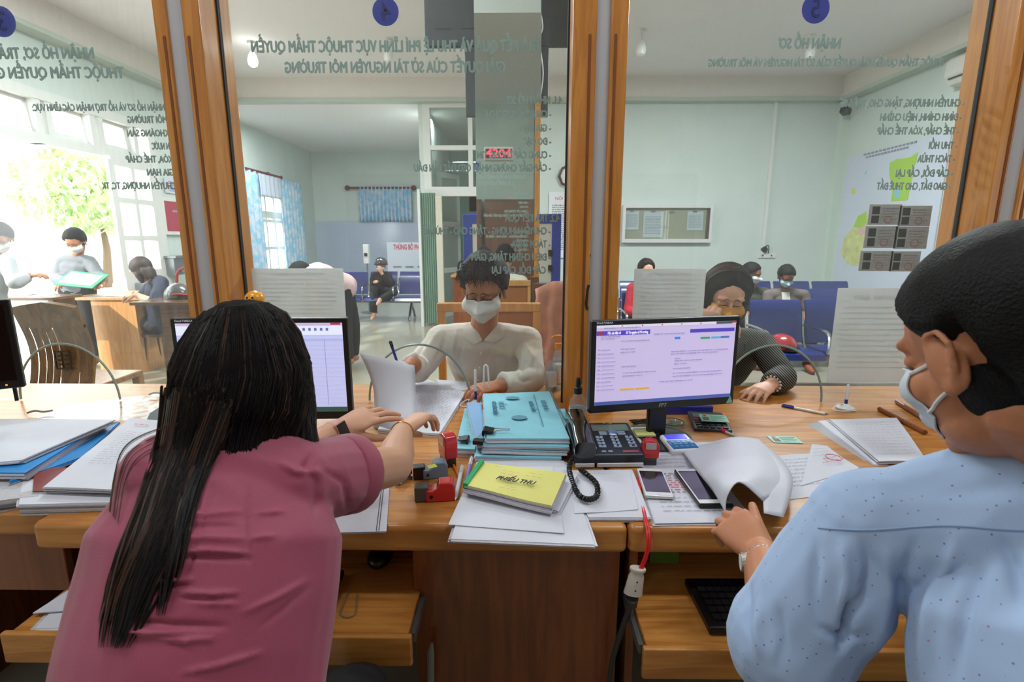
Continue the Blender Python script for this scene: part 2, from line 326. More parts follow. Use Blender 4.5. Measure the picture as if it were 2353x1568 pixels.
# window of the back room (behind its curtain)
mb = MB(); frame_rects(mb, 'x', LW - .08, .06, 10.15, 11.25, .15, 2.3, 3, 4, .07)
[mb.b2((LW - .1, 10.15 + 1.1 * k / 9, .15), (LW - .085, 10.165 + 1.1 * k / 9, 1.9)) for k in range(1, 9)]
mb.b2((LW - .09, 10.15, 1.82), (LW - .02, 11.25, 1.95)); struct(mb, 'window_3', WHITE)
# staff side windows (behind the photographer)
for nm, x in (('window_4', LW - .08), ('window_5', RW + .02)):
    mb = MB(); frame_rects(mb, 'x', x, .06, -2.0, -.9, 1.2, 2.4, 3, 2, .06); struct(mb, nm, WHITE)

# ================================================================== OUTSIDE THE DOOR
struct(bx((-30, -6, -.25), (LW - .2, 22, -.12)), 'ground', mat('concrete_yard', '#c9c6bd', .8, var=.08, vscale=1))
tag(bx((-15.4, -4, -.12), (-15.2, 20, 1.9)).build('boundary_wall', mat('yard_wall', '#d8d5cc', .8, var=.05)), 'pale yard wall seen through the open doorway under the trees', 'wall')
def leaf_tree(x, y, h, r, label):
    t = thing('tree', label, 'tree', (x, y, -.12), group=None)
    MB().tube([(0, 0, 0), (.1, .05, h * .4), (0, .1, h * .8)], [.14, .1, .05]).build('trunk', mat('bark', '#6e5a45', .9), t)
    rr = random.Random(int(x * 10)); m = MB()
    for _ in range(1500):
        d = Vector((rr.gauss(0, 1), rr.gauss(0, 1), rr.gauss(0, 1))).normalized() * (rr.random() ** .4); c = Vector((d.x * r, d.y * r * 1.5, h + d.z * r * .8))
        e = Euler((rr.random() * 6, rr.random() * 6, rr.random() * 6)).to_matrix(); s_ = .16 + rr.random() * .12
        p = [e @ Vector(q) * s_ + c for q in ((-1, 0, 0), (0, -.35, .1), (1, 0, 0), (0, .35, .1))]; m.add(p, [(0, 1, 2, 3)])
    m.build('foliage', mat('leaves', '#b9cf93', .6), t)
leaf_tree(-12.8, 9.8, 3.1, 1.9, 'sunlit green tree outside the doorway, nearer the folded door leaf')
leaf_tree(-13.2, 16.5, 3.0, 1.7, 'sunlit green tree outside, farthest along the yard wall')

# ================================================================== THE COUNTER SCREEN
PY0, PY1, GY = 1.75, 1.94, 1.858
def post(xl, widths, label, z1=2.75):
    t = thing('screen_post', label, 'post', (xl, PY0, DZ), group=None); x = 0; H = z1 - DZ
    for k, w in enumerate(widths):
        if k == 1: bx((x, .012, 0), (x + w, PY1 - PY0 - .01, H)).build('filler_strip', mat('grey_trunking', '#b4b1b4', .5), t)
        else:
            m = MB().b2((x, 0, 0), (x + w, PY1 - PY0, H)); j = m.build('jamb', WOOD, t, bevel=.006)
            gx = x + w * (.72 if k == 0 else .30); a = bx((gx - .004, -.002, .1), (gx + .004, .003, 2.02 - DZ)); a.sph((gx, .0005, 2.02 - DZ), (.004, .0025, .004)); a.build('groove', mat('groove_shadow', '#7a4012', .6), j)
        x += w
    for gx in (-.0035, x + .0035): bx((gx - .0025, GY - PY0 - .008, 0), (gx + .0025, GY - PY0 + .008, H)).build('gasket', DARKG, t)
    return t
post(-1.134, (.041, .048, .057), 'wooden screen post with pale strip behind the long-haired worker')
post(.168, (.075, .042, .055), 'wooden screen post with pale strip, middle of the counter beside right monitor')
post(1.528, (.047, .048, .06), 'wooden screen post with pale strip above the worker in the blue shirt')
post(-2.47, (.045, .048, .05), 'wooden screen post left of the numbered pane three, outside the picture')
LETR = mat('frosted_letters', '#93a6a1', .6); DISC = mat('blue_disc', '#1e2ca0', .35); NUMR = mat('dark_blue_numeral', '#141c66', .4)
def screen(x0, x1, cx, rad, top, label, haze, scratch, gname, lines, disc=None, z1=2.75):
    t = thing('glass_screen', label, 'glass screen', (x0, GY, DZ + .004)); W = x1 - x0; c = cx - x0; H = z1 - DZ
    n = 28; arc = [(c + rad * math.cos(math.pi * (1 - i / n)), top * math.sin(math.pi * i / n)) for i in range(n + 1)]
    poly = [(.006, 0)] + arc + [(W - .006, 0), (W - .006, H), (.006, H)]
    M4 = Matrix.Translation((0, .004, 0)) @ Matrix.Rotation(R(90), 4, 'X')
    MB().prism(poly, .008, M4).build('pane', glass(gname, (.975, .992, .98), haze, scratch), t)
    MB().tube([(p[0], 0, max(p[1], 0)) for p in arc], .0042, 6).build('polished_edge', mat('green_glass_edge', '#7f9088', .25, spec=.8), t)
    for (s, px0, px1, py, hp) in lines:
        a, b = G(px0, py, Y=GY + .006), G(px1, py, Y=GY + .006); h = (G(px0, py - hp / 2, Y=GY) - G(px0, py + hp / 2, Y=GY)).length
        fit_text(s, abs(b.x - a.x), h * 1.38, ((a.x + b.x) / 2 - x0, .0055, (a.z + b.z) / 2 - DZ - .004), (R(90), 0, R(180)), LETR, 'lettering', t, fat=.06, ext=.0004)
    if disc:
        s, px, py, rp = disc; p = G(px, py, Y=GY + .006); r = (G(px, py - rp, Y=GY) - p).length
        q = MB().lathe([(r, 0), (r, .0015)], 48, axis='y').build('number_disc', DISC, t); q.location = (p.x - x0, .0045, p.z - DZ - .004)
        text_mesh(s, r * 1.75, (0, .002, -.002), (R(90), 0, R(180)), NUMR, 'numeral', q, sx=.9, bold=.01)
        text_mesh(s, r * 1.75, (0, -.0006, -.002), (R(90), 0, R(180)), NUMR, 'numeral', q, sx=.9, bold=.01)
    return t
ca = G(965, 920, Y=GY).x; cb = G(1768, 935, Y=GY).x; cc = G(160, 905, Y=GY).x
screen(-.988, .168, ca, .19, .215, 'glass pane with blue number disc four and silver grey lettering', .025, .012, 'screen_glass',
    [('TRẢ KẾT QUẢ VÀ THU LỆ PHÍ LĨNH VỰC THUỘC THẨM QUYỀN', 577, 1243, 108, 27), ('GIẢI QUYẾT CỦA SỞ TÀI NGUYÊN MÔI TRƯỜNG', 654, 1162, 156, 26),
     ('4.1. NHẬN HỒ SƠ', 1165, 1292, 231, 18), ('- CHUYỂN MỤC ĐÍCH', 1117, 1267, 263, 17), ('- GIA HẠN', 1194, 1267, 295, 17), ('- ĐO ĐẠC', 1200, 1267, 326, 17), ('- CUNG CẤP THÔNG TIN', 1096, 1267, 357, 17),
     ('- CẤP GIẤY CHỨNG NHẬN QSD ĐẤT LẦN ĐẦU', 951, 1266, 387, 17), ('4.2. TRẢ KẾT QUẢ', 1160, 1286, 502, 18), ('- CHUYỂN NHƯỢNG - TẶNG CHO - THỪA KẾ', 970, 1265, 532, 17),
     ('- TÁCH THỬA', 1175, 1265, 562, 17), ('- ĐIỀU CHỈNH TĂNG, GIẢM', 1083, 1265, 592, 17), ('- CẤP ĐỔI, CẤP LẠI', 1130, 1264, 622, 17)], ('4', 886, 27, 35))
screen(.34, 1.528, cb, .19, .215, 'glass pane with blue number disc five and silver grey lettering', .025, .012, 'screen_glass',
    [('NHẬN HỒ SƠ', 1788, 1932, 101, 25), ('THUỘC THẨM QUYỀN GIẢI QUYẾT CỦA SỞ TÀI NGUYÊN VÀ MÔI TRƯỜNG', 1627, 2171, 145, 18), ('- CHUYỂN NHƯỢNG, TẶNG CHO, THỪA KẾ', 1929, 2216, 238, 18),
     ('- ĐÍNH CHÍNH, HIỆU CHỈNH', 2022, 2210, 270, 17), ('- THẾ CHẤP, XÓA THẾ CHẤP', 2015, 2204, 302, 17), ('- THU HỒI', 2134, 2200, 335, 17), ('- TÁCH THỬA', 2108, 2194, 366, 17),
     ('- CẤP ĐỔI, CẤP LẠI', 2058, 2190, 399, 17), ('- GIAO ĐẤT, CHO THUÊ ĐẤT', 2014, 2184, 429, 17)], ('5', 1874, 20, 36))
screen(-2.327, -1.134, cc, .19, .215, 'scratched hazy glass pane with blue number disc three beside the doorway', .03, .05, 'hazy_glass',
    [('NHẬN HỒ SƠ, TRẢ KẾT QUẢ', -120, 217, 124, 26), ('THUỘC THẨM QUYỀN GIẢI QUYẾT CỦA SỞ', -230, 286, 169, 26), ('- NHẬN HỒ SƠ VÀ HỖ TRỢ NHẬN CÁC LĨNH VỰC:', 74, 388, 248, 16), ('- MÔI TRƯỜNG', 293, 394, 276, 16),
     ('- KHOÁNG SẢN', 292, 398, 307, 16), ('- TN NƯỚC', 349, 402, 337, 16), ('- XÓA, THẾ CHẤP', 289, 407, 367, 16), ('- GIA HẠN', 338, 410, 397, 16), ('- CHUYỂN NHƯỢNG, TC, TK', 234, 413, 428, 16)], ('3', 4, 50, 36))
screen(1.683, 2.8, 2.2, .19, .215, 'glass pane right of the last wooden post, mostly outside the picture', .025, .012, 'screen_glass', [])

# ================================================================== THE COUNTER DESKS
def desk(x0, x1, y0, label, panels, openings=(), y1=2.1):
    t = thing('counter_desk', label, 'desk', (x0, y0, 0)); W = x1 - x0
    bx((0, 0, DZ - .065), (W - .002, y1 - y0, DZ)).build('desktop', WOODX, t, bevel=.014, seg=3)
    for (a, b, ya, yb, za, zb) in panels: bx((a - x0, ya - y0, za), (b - x0, yb - y0, zb)).build('panel', WOODD, t, bevel=.003)
    return t
cx0 = G(948, 1275, Y=1.03).x; XJ = .238
DX0 = -2.6
desk(-1.05, XJ, 1.0, 'long pine counter desk with papers and stamps, centre of the staff side', [(cx0, XJ - .01, 1.03, 1.05, 0, .735), (cx0, cx0 + .02, 1.05, 1.8, 0, .735), (-1.04, XJ - .01, 1.78, 1.8, 0, .735)])
desk(XJ, 2.7, 1.0, 'pine counter desk under the right monitor and telephone', [(XJ + .01, XJ + .03, 1.03, 1.8, 0, .735), (XJ + .01, 2.69, 1.78, 1.8, 0, .735), (1.55, 1.6, 1.03, 1.78, 0, .735)])
desk(DX0, -1.054, 1.05, 'pine counter desk at the left under the heaped files', [(DX0 + .01, -1.06, 1.78, 1.8, 0, .735), (-1.55, -1.06, 1.075, 1.095, .58, .735), (-1.75, -1.7, 1.06, 1.78, 0, .735)])
def tray(x0, x1, y0, label, zt=.62):
    t = thing('keyboard_tray', label, 'tray', (x0, y0, 0)); W = x1 - x0
    bx((0, .01, zt - .018), (W, .42, zt)).build('shelf', WOODX, t, bevel=.003); bx((-.01, 0, zt - .062), (W + .01, .014, zt + .006)).build('front_board', WOODX, t, bevel=.004)
    for x in (-.012, W + .002): bx((x, .03, zt - .03), (x + .01, .46, zt - .01)).build('slide_rail', GREYM, t)
    return t
tray(G(40, 1440, Z=.62).x, G(938, 1455, Z=.62).x, .885, 'pulled-out pine tray before the long-haired worker with keyboard on it')
tray(G(1490, 1497, Z=.62).x, 1.15, .86, 'pulled-out pine tray beside blue shirt with black keyboard')
# wooden cabinets of the staff side (they show in the mirror of the pillar)
for i, x in enumerate((-1.9, -.6, .7)):
    t = thing('filing_cabinet', ['tall brown filing cabinet behind the staff, next to the left window', 'tall brown filing cabinet behind the staff, middle of three', 'tall brown filing cabinet behind the staff, nearest the right window'][i], 'cabinet', (x, -2.55, 0), group='cabinets behind the staff')
    bx((0, 0, 0), (1.25, .42, 2.1)).build('carcass', BROWN, t)
    for k in (0, 1): d_ = bx((.02 + .61 * k, .42, .08), (.62 + .61 * k, .44, 2.06)).build('cabinet_door', WOODD, t); MB().sph((.58 + .09 * k, .455, 1.1), .012).build('knob', GREYM, d_)

tag(MB().tube(catmull([G(x, y, Y=PY0 + .004) for x, y in ((1357, 585), (1352, 610), (1354, 640), (1348, 662), (1351, 690), (1346, 708))], 5), .0016, 5).tube(catmull([G(x, y, Y=PY0 + .0) for x, y in ((1353, 655), (1350, 668), (1349, 680), (1347, 700), (1350, 712))], 4), .0045, 6).build('dry_twig', mat('twig_dark', '#2c241c', .8)), 'small dark dried twig stuck on the pale strip of the middle post', 'twig')
# ================================================================== WAITING HALL FURNITURE
SEATP = .53
def bench(n, name_label, loc, rot=0, group='rows of blue waiting seats'):
    t = thing('waiting_bench', name_label, 'bench', loc, rot, group); L = n * SEATP
    bx((0, -.03, .30), (L, .03, .35)).build('beam', GREYM, t, bevel=.005)
    for x in (SEATP * .5, L - SEATP * .5):
        MB().tube([(x, -.28, .02), (x, -.2, .10), (x, 0, .30)], .022).tube([(x, .25, .02), (x, .18, .1), (x, 0, .30)], .022).build('leg', CHR, t)
    for i in range(n):
        x0, x1 = i * SEATP + .025, (i + 1) * SEATP - .025; xs = [lerp(x0, x1, k / 6) for k in range(7)]
        def sheet(prof): return [[(x, y, z) for (y, z) in prof] for x in xs]
        MB().grid(sheet([(-.27, .355), (-.25, .40), (-.18, .415), (-.05, .405), (.08, .40), (.16, .415)]), .035).build('seat', BLU, t, smooth=True)
        MB().grid(sheet([(.17, .43), (.195, .52), (.215, .62), (.24, .72), (.265, .79), (.285, .81)]), -.03).build('backrest', BLU, t, smooth=True)
    for i in range(n + 1):
        x = min(max(i * SEATP, .0), L)
        MB().tube(catmull([(x, .24, .72), (x, .16, .42), (x, 0, .34), (x, -.22, .38), (x, -.24, .56), (x, -.1, .60), (x, .17, .60)], 4), .016, 6).build('armrest', CHR, t, smooth=True)
    return t
b1_ = G(1716, 700, d=4.95); bench(4, 'nearest row of blue seats, red helmet lying on it', (b1_.x, b1_.y - .25, 0), group=None)
b2_ = G(1422, 700, d=6.1); bench(5, 'blue seats of the middle row in front of the far wall', (b2_.x, b2_.y - .25, 0), group=None)
b3_ = G(1418, 700, d=7.2); bench(6, 'rearmost row of blue seats, closest to the notice cabinet wall', (b3_.x, b3_.y - .25, 0), group=None)
b4_ = G(786, 700, d=9.4); bench(3, 'row of blue seats in the back room where the helmeted woman sits', (b4_.x, b4_.y - .25, 0), group=None)
# mirror pillar
m0, m1 = G(1092, 300, Y=3.68), G(1241, 300, Y=3.68)
pil = thing('pillar', None, None, (m0.x, 3.70, 0)); pil['kind'] = 'structure'; pil.name = 'trim_8'
bx((0, 0, 0), (m1.x - m0.x, .42, CZ)).build('column', MINT, pil)
ztop = G(1160, 28, Y=3.68).z
mr = bx((m0.x + .001, 3.688, .75), (m1.x + .003, 3.698, ztop)).build('mirror', mat('mirror_glass', '#d3dcd6', .02, metal=1), None); tag(mr, 'tall mirror covering the front of the mint pillar', 'mirror')
tag(MB().tube(catmull([G(1238, 10, Y=3.72), G(1247, 60, Y=3.72), G(1240, 95, Y=3.72), G(1248, 170, Y=3.72), G(1239, 235, Y=3.72)], 5), .004, 6).build('hanging_cable', WHITE), 'thin white cable hanging loose down the right edge of the mirror', 'cable')
# LED clock
a, b = G(1112, 338, Y=3.67), G(1180, 369, Y=3.67)
t = thing('led_clock', 'small red digital clock on the mirror of the pillar', 'clock', (a.x, 3.66, b.z)); w_, h_ = b.x - a.x, a.z - b.z
bx((0, 0, 0), (w_, .026, h_)).build('case', mat('clock_case', '#c9c4bf', .5), t, bevel=.006); bx((.012, -.002, .014), (w_ - .012, .0, h_ - .014)).build('display', mat('led_backing', '#4a1016', .4), t)
text_mesh('4204', h_ * .85, (w_ / 2, -.004, h_ / 2), (R(90), 0, 0), mat('red_led', '#ff2a3a', .5, emit=4), 'digits', t, sx=1.15, bold=.01)
# television seen from behind
a, b = G(973, 0, Y=4.2), G(1312, 106, Y=4.2); c, e = G(1070, 268, Y=4.2), G(1261, 108, Y=4.2)
t = thing('television', 'dark grey television seen from behind, above the mirror pillar', 'television', (a.x, 4.2, c.z)); W = b.x - a.x
bx((0, 0, b.z - c.z), (W, .05, b.z - c.z + .68)).build('housing', DARKG, t, bevel=.01); bx((c.x - a.x, .0, 0), (e.x - a.x, .045, b.z - c.z)).build('rear_cover', DARKG, t, bevel=.008)
for k in range(4): bx((.08 + .2 * k, -.004, b.z - c.z + .12), (.2 + .2 * k, 0, b.z - c.z + .125)).build('vent', BLK, t)
MB().cyl((W / 2, .05, b.z - c.z + .5), (W / 2, .05, CZ - c.z), .025).build('ceiling_pole', DARKG, t)
# blue framed board on a stand behind the pillar
a, b = G(1063, 492, Y=4.8), G(1287, 672, Y=4.8)
t = thing('notice_stand', 'blue framed notice board standing behind the mirror pillar', 'notice board', (a.x, 4.8, 0)); W = b.x - a.x
m = MB(); fb = .085
m.b2((0, 0, b.z), (fb, .04, a.z)).b2((W - fb, 0, b.z), (W, .04, a.z)).b2((0, 0, b.z), (W, .04, b.z + fb)).b2((0, 0, a.z - fb), (W, .04, a.z)); m.build('frame', mat('blue_frame', '#23409a', .35), t, bevel=.006)
bx((fb, .01, b.z + fb), (W - fb, .03, a.z - fb)).build('board', mat('beige_board', '#cfcabf', .6), t)
bx((W * .4, .01, 0), (W * .6, .04, b.z)).build('support', M['blue_frame'], t)
for z in (a.z - .35, b.z + .22): bx((W - fb - .03, -.015, z - .03), (W - fb + .01, .02, z + .03)).build('latch', BLK, t)
# brown counter with a telephone in the corridor
a, b = G(1040, 632, Y=6.4), G(1120, 800, Y=6.4)
t = thing('wooden_cabinet', 'brown wooden cabinet behind the man in the white shirt', 'cabinet', (a.x, 6.4, 0)); bx((0, 0, 0), (1.1, .45, a.z - .03)).build('carcass', WOODD, t); bx((-.02, -.02, a.z - .03), (1.12, .47, a.z)).build('top', WOODX, t, bevel=.004)
t2 = thing('desk_telephone', 'small black telephone on the brown cabinet in the background', 'telephone', (a.x + .12, 6.5, a.z)); bx((-.08, -.06, 0), (.1, .08, .05)).build('base', BLK, t2, bevel=.01); MB().tube(catmull([(-.06, 0, .06), (-.05, 0, .14), (.0, 0, .16), (.03, 0, .07)], 4), .015, 6).build('handset', BLK, t2, smooth=True)
# wooden chair of the man in the white shirt
def solid_chair(loc, w, h, label, m_=ORANGE, rot=0):
    t = thing('wooden_chair', label, 'chair', loc, rot)
    bx((-w / 2, -.46, .43), (w / 2, 0, .46)).build('seat', m_, t, bevel=.005)
    m = MB(); m.b2((-w / 2, 0, .46), (-w / 2 + .045, .04, h)).b2((w / 2 - .045, 0, .46), (w / 2, .04, h)).b2((-w / 2, -.004, h - .05), (w / 2, .045, h)); m.build('back_frame', m_, t, bevel=.008)
    bx((-w / 2 + .3, .01, .5), (w / 2 - .045, .03, h - .05)).build('backrest', mat('chair_panel', '#9a5a2a', .45), t)
    for x in (-w / 2 + .025, w / 2 - .025):
        for y in (-.43, -.03 if False else .02): bx((x - .02, y - .02, 0), (x + .02, y + .02, .43)).build('leg', m_, t)
    return t
a, b = G(1003, 700, Y=2.86), G(1243, 700, Y=2.86)
solid_chair(((a.x + b.x) / 2, 2.86, 0), b.x - a.x, G(1100, 697, Y=2.86).z, 'orange wooden chair in which the man in the white shirt sits')
# chair draped with a salmon cloth
p = G(1270, 645, Y=3.4)
t = thing('draped_chair', 'salmon pink cloth draped over a chair back beside the middle post', 'chair', (p.x + .05, 3.4, 0))
m = MB()
for sx in (-.16, .16):
    for sy in (-.02, -.38): m.b2((sx - .02, sy - .02, 0), (sx + .02, sy + .02, p.z - .03 if sy > -.1 else .44))
m.b2((-.2, -.4, .42), (.2, 0, .46)).b2((-.18, -.03, p.z - .06), (.18, 0, p.z - .02)); m.build('frame', BROWN, t)
P = [[(lerp(-.165, .22, u / 20) + .012 * math.sin(v * 1.3) - .06 * (v / 14) * (1 - u / 20), -.05 - .03 * math.sin(u * 1.1 + v * .1) * (v / 14 + .2) - .03 * (v / 14), p.z - .0 - v / 14 * .78 - (.05 * (1 - u / 6) if u < 6 else 0)) for v in range(15)] for u in range(21)]
MB().grid(P, .008).build('cloth', mat('salmon_cloth', '#c58770', .85, var=.14, vscale=14, sheen=.3), t, smooth=True, angle=180)
# octagonal clock, poster, notice cabinet, conduit, socket on the far wall
fy = FW - .03
a = G(1308, 405, Y=fy); r = (G(1308, 432, Y=fy) - a).length
t = thing('wall_clock', 'dark framed octagonal clock on the far wall, half behind the middle post', 'clock', (a.x, fy, a.z))
MB().lathe([(r, 0), (r, -.03), (r * .82, -.04), (r * .78, -.02), (r * .78, 0)], 8, axis='y').build('frame', mat('clock_frame', '#4a2420', .4), t); MB().lathe([(r * .8, -.012), (r * .8, -.02)], 32, axis='y').build('dial', WHITE, t)
m = MB().box((0, -.024, r * .2), (.012, .004, r * .45)).box((r * .18, -.024, 0), (r * .4, .004, .014)); m.build('hands', BLK, t)
thin = glass('thin_paper', haze=1.0)
def paper_sheet(name, label, cat, p0, p1, y, title=None, lines=10, col=PAPER, group=None, ink=INK, tcol=None, flip=False):
    w, h = abs(p1.x - p0.x), abs(p0.z - p1.z); t = thing(name, label, cat, (min(p0.x, p1.x), y, min(p0.z, p1.z)), 0, group)
    bx((0, 0, 0), (w, .0015, h)).build('sheet', thin if flip else col, t); yy = .0028 if flip else -.0012; m = MB(); rr = random.Random(int(w * 999) + lines); lh = .0035 if flip else .008
    for k in range(lines):
        z = h * (.80 - .70 * k / lines); x = w * .1
        while x < w * .86:
            l = w * (.03 + rr.random() * .09); m.b2((x, yy - .0003, z - h * lh), (min(x + l, w * .9), yy + .0003, z + h * lh)); x += l + w * .02
    m.build('printed_lines', ink, t)
    if title: fit_text(title, w * .6, h * .06, (w / 2, yy, h * .9), (R(90), 0, R(180) if flip else 0), tcol or ink, 'title', t)
    return t
RED = mat('red_print', '#c8323c', .6)
paper_sheet('wall_poster', 'tall white poster with red heading on the far wall beside the middle post', 'poster', G(1262, 441, Y=fy), G(1330, 593, Y=fy), fy, 'NỘI QUY', 22, mat('poster_paper', '#dfe2e6', .6), tcol=RED)
a, b = G(1431, 472, Y=fy), G(1631, 558, Y=fy); W, H = b.x - a.x, a.z - b.z
t = thing('notice_cabinet', 'glazed white framed notice cabinet on the far wall with pinned sheets', 'notice board', (a.x, fy - .06, b.z))
m = MB(); f_ = .045; m.b2((0, 0, 0), (f_, .08, H)).b2((W - f_, 0, 0), (W, .08, H)).b2((0, 0, 0), (W, .08, f_ * 1.3)).b2((0, 0, H - f_), (W, .08, H)); m.build('frame', mat('aluminium_frame', '#d8d6d7', .4), t, bevel=.004)
bx((f_, .06, f_), (W - f_, .075, H - f_)).build('backing', mat('cork_beige', '#b0a898', .8), t); bx((W - f_ - .04, .01, f_), (W - f_, .07, H - f_)).build('inner_side', BROWN, t)
bx((f_, .006, f_), (W - f_, .010, H - f_)).build('glass_door', CLEAR, t)
for k, (x0, y0, x1, y1) in enumerate([(1437, 485, 1467, 528), (1479, 486, 1522, 546), (1580, 486, 1614, 530)]):
    paper_sheet('pinned_notice', ['pale notice pinned in the glazed cabinet, nearest its left end', 'pale notice in the glazed cabinet, longest of the three sheets', 'pale notice in the glazed cabinet, near its right end'][k], 'paper', G(x0, y0, Y=fy - .01), G(x1, y1, Y=fy - .01), fy - .012, None, 12)
    c = G((x0 + x1) / 2, y0, Y=fy - .01); tag(MB().box((c.x, fy - .018, c.z + .0), (.07, .012, .02)).build('bulldog_clip', GREYM), 'metal clip holding the ' + ['left', 'longest middle', 'right'][k] + ' sheet in the notice cabinet', 'clip', 'clips in the notice cabinet')
c = G(1543, 487, Y=fy - .01); tag(MB().box((c.x, fy - .018, c.z), (.07, .012, .02)).build('bulldog_clip', GREYM), 'empty metal clip between the sheets in the notice cabinet', 'clip', 'clips in the notice cabinet')
a, b = G(1787, 235, Y=fy), G(1765, 584, Y=fy); tag(bx((a.x - .045, fy - .02, b.z), (a.x + .0, fy + .028, a.z)).build('cable_conduit', WHITE), 'white vertical cable conduit running up the far wall from the socket', 'conduit')
p = G(1764, 588, Y=fy); t = thing('wall_socket', 'white double socket plate low on the far wall', 'socket', (p.x, fy, p.z)); bx((-.15, 0, -.035), (.13, .028, .035)).build('plate', WHITE, t, bevel=.006); [bx((x - .012, -.002, -.01), (x + .012, 0, .01)).build('outlet', BLK, t) for x in (-.08, .06)]
tag(MB().lathe([(.045, -.03), (.05, 0), (.045, .028)], 16, (p.x - .07, fy - .01, p.z + .1), 'y').tube(catmull([(p.x - .07, fy - .02, p.z + .14), (p.x - .02, fy - .04, p.z + .16), (p.x - .0, fy - .02, p.z + .04)], 4), .008, 6).build('coiled_adapter', BLK), 'black coiled adapter hung above the wall socket', 'adapter')
# corner speaker, map, air conditioner on the right wall
p = G(1943, 255, Y=8.2); t = thing('corner_camera', 'small black camera in the upper right corner of the hall', 'camera', (p.x, 8.2, p.z)); MB().box((0, 0, 0), (.12, .12, .09), (0, R(20), R(30))).build('housing', BLK, t, bevel=.015); MB().cyl((.03, .03, .0), (.12, .28, .05), .012).build('bracket', BLK, t); MB().cyl((-.03, -.06, -.01), (-.045, -.085, -.015), .03).build('lens', DARKG, t)
mx = RW - .02
q0, q1, q2 = G(1948, 362, X=mx), G(1911, 658, X=mx), G(2185, 305, X=mx)
y0, y1, z0, z1 = q2.y, 6.45 * 1.32, q1.z, q0.z; y1 = q0.y
t = thing('wall_map', 'large printed land map with green and yellow districts on the right wall', 'map', (mx, y0, z0)); Ly, Hz = y1 - y0, z1 - z0
bx((0, 0, 0), (.012, Ly, Hz)).build('sheet', mat('map_paper', '#cdd3e2', .45), t)
def wall_poly(pts, name, m_, parent=t, off=.0):
    poly = [( G(x, y, X=mx).y - y0, G(x, y, X=mx).z - z0) for x, y in pts]
    M4 = Matrix(((0, 0, 1, -.004 - off), (1, 0, 0, 0), (0, 1, 0, 0), (0, 0, 0, 1)))
    return MB().prism(poly, .003, M4).build(name, m_, parent)
wall_poly([(2045, 375), (2060, 366), (2090, 362), (2110, 350), (2106, 372), (2100, 385), (2098, 405), (2092, 425), (2086, 460), (2062, 462), (2048, 462), (2051, 440), (2044, 400)], 'green_district', mat('map_green', '#a8cf43', .5))
wall_poly([(1962, 520), (1972, 497), (1992, 486), (1993, 510), (1996, 550), (1980, 575), (1972, 612), (1945, 606), (1932, 580), (1940, 548)], 'yellow_district', mat('map_sand', '#cfd08e', .5, var=.2, vscale=8))
wall_poly([(1962, 522), (1972, 497), (1992, 486), (1992, 512), (1978, 525)], 'lime_district', M['map_green'], off=.002); wall_poly([(1972, 528), (1990, 518), (1992, 532), (1978, 540)], 'pink_district', mat('map_pink', '#e0b3b8', .5), off=.004)
wall_poly([(2056, 436), (2070, 432), (2068, 455), (2056, 455)], 'lake', mat('map_blue', '#86c6dc', .5), off=.002); wall_poly([(1987, 400), (1992, 390), (1990, 402)], 'lake', M['map_blue']); wall_poly([(1957, 436), (1964, 432), (1965, 444), (1957, 446)], 'yellow_patch', mat('map_yellow', '#d9cf3e', .5))
m = MB()
for (xa, ya, xb, yb) in ((1985, 356, 2110, 325), (1990, 362, 2090, 338)):
    for k in range(14):
        p_, q_ = G(lerp(xa, xb, k / 14), lerp(ya, yb, k / 14), X=mx), G(lerp(xa, xb, (k + .7) / 14), lerp(ya, yb, (k + .7) / 14), X=mx); m.b2((-.004, p_.y - y0, p_.z - z0 - .012), (-.001, q_.y - y0, p_.z - z0 + .012))
m.build('map_title', INK, t)
q = G(2168, 165, X=RW - .22)
t = thing('air_conditioner', 'white split air conditioner high on the right wall by the post', 'air conditioner', (RW, q.y, q.z - .16)); aw = .95
sec = [(0, 0), (0, .3), (-.16, .3), (-.21, .26), (-.215, .1), (-.15, .0)]
M4 = Matrix(((1, 0, 0, 0), (0, 0, -1, 0), (0, 1, 0, 0), (0, 0, 0, 1))); MB().prism(sec, aw, M4).build('casing', mat('ac_white', '#d2d1cb', .4), t, bevel=.015)
for k in range(3): bx((-.205 + .04 * k, -aw + .06, .055 - .02 * k), (-.195 + .04 * k, -.06, .07 - .02 * k)).build('louvre', DARKG, t)
# photocopied cards and notices taped on the counter glass (customer side)
ty = GY + .008
CARD = mat('photocopy', '#a8a09c', .7, var=.12, vscale=60); STAMPR = mat('stamp_red', '#b0505a', .6)
cards = [(1999, 470, 2067, 517), (2069, 473, 2136, 520), (1990, 520, 2057, 570), (2059, 521, 2128, 572), (1978, 577, 2047, 623), (2049, 578, 2110, 624)]
cl = ['topmost left', 'topmost right', 'middle left', 'middle right', 'lowest left', 'lowest right']
for k, (x0, y0_, x1, y1_) in enumerate(cards):
    a, b = G(x0, y0_, Y=ty), G(x1, y1_, Y=ty); w, h = b.x - a.x, a.z - b.z
    t = thing('taped_photocopy', 'grey photocopied card taped to the glass, %s of the six' % cl[k], 'card copy', (a.x, ty, b.z)); bx((0, 0, 0), (w, .001, h)).build('card', CARD, t)
    m = MB()
    for q in (0, 1): m.b2((w * .1, -.0007, h * (.08 + .45 * q)), (w * .33, 0, h * (.45 + .45 * q)))
    m.build('photo', mat('copy_black', '#2c2828', .7), t); m = MB()
    for q in range(6): m.b2((w * .42, -.0007, h * (.15 + .13 * q)), (w * (.8 + .1 * (q % 2)), 0, h * (.17 + .13 * q)))
    m.build('printed_lines', INK, t); MB().tube([(w * .62 + h * .17 * math.cos(i * .42), -.0006, h * .26 + h * .17 * math.sin(i * .42)) for i in range(16)], .0009, 4).build('stamp', STAMPR, t)
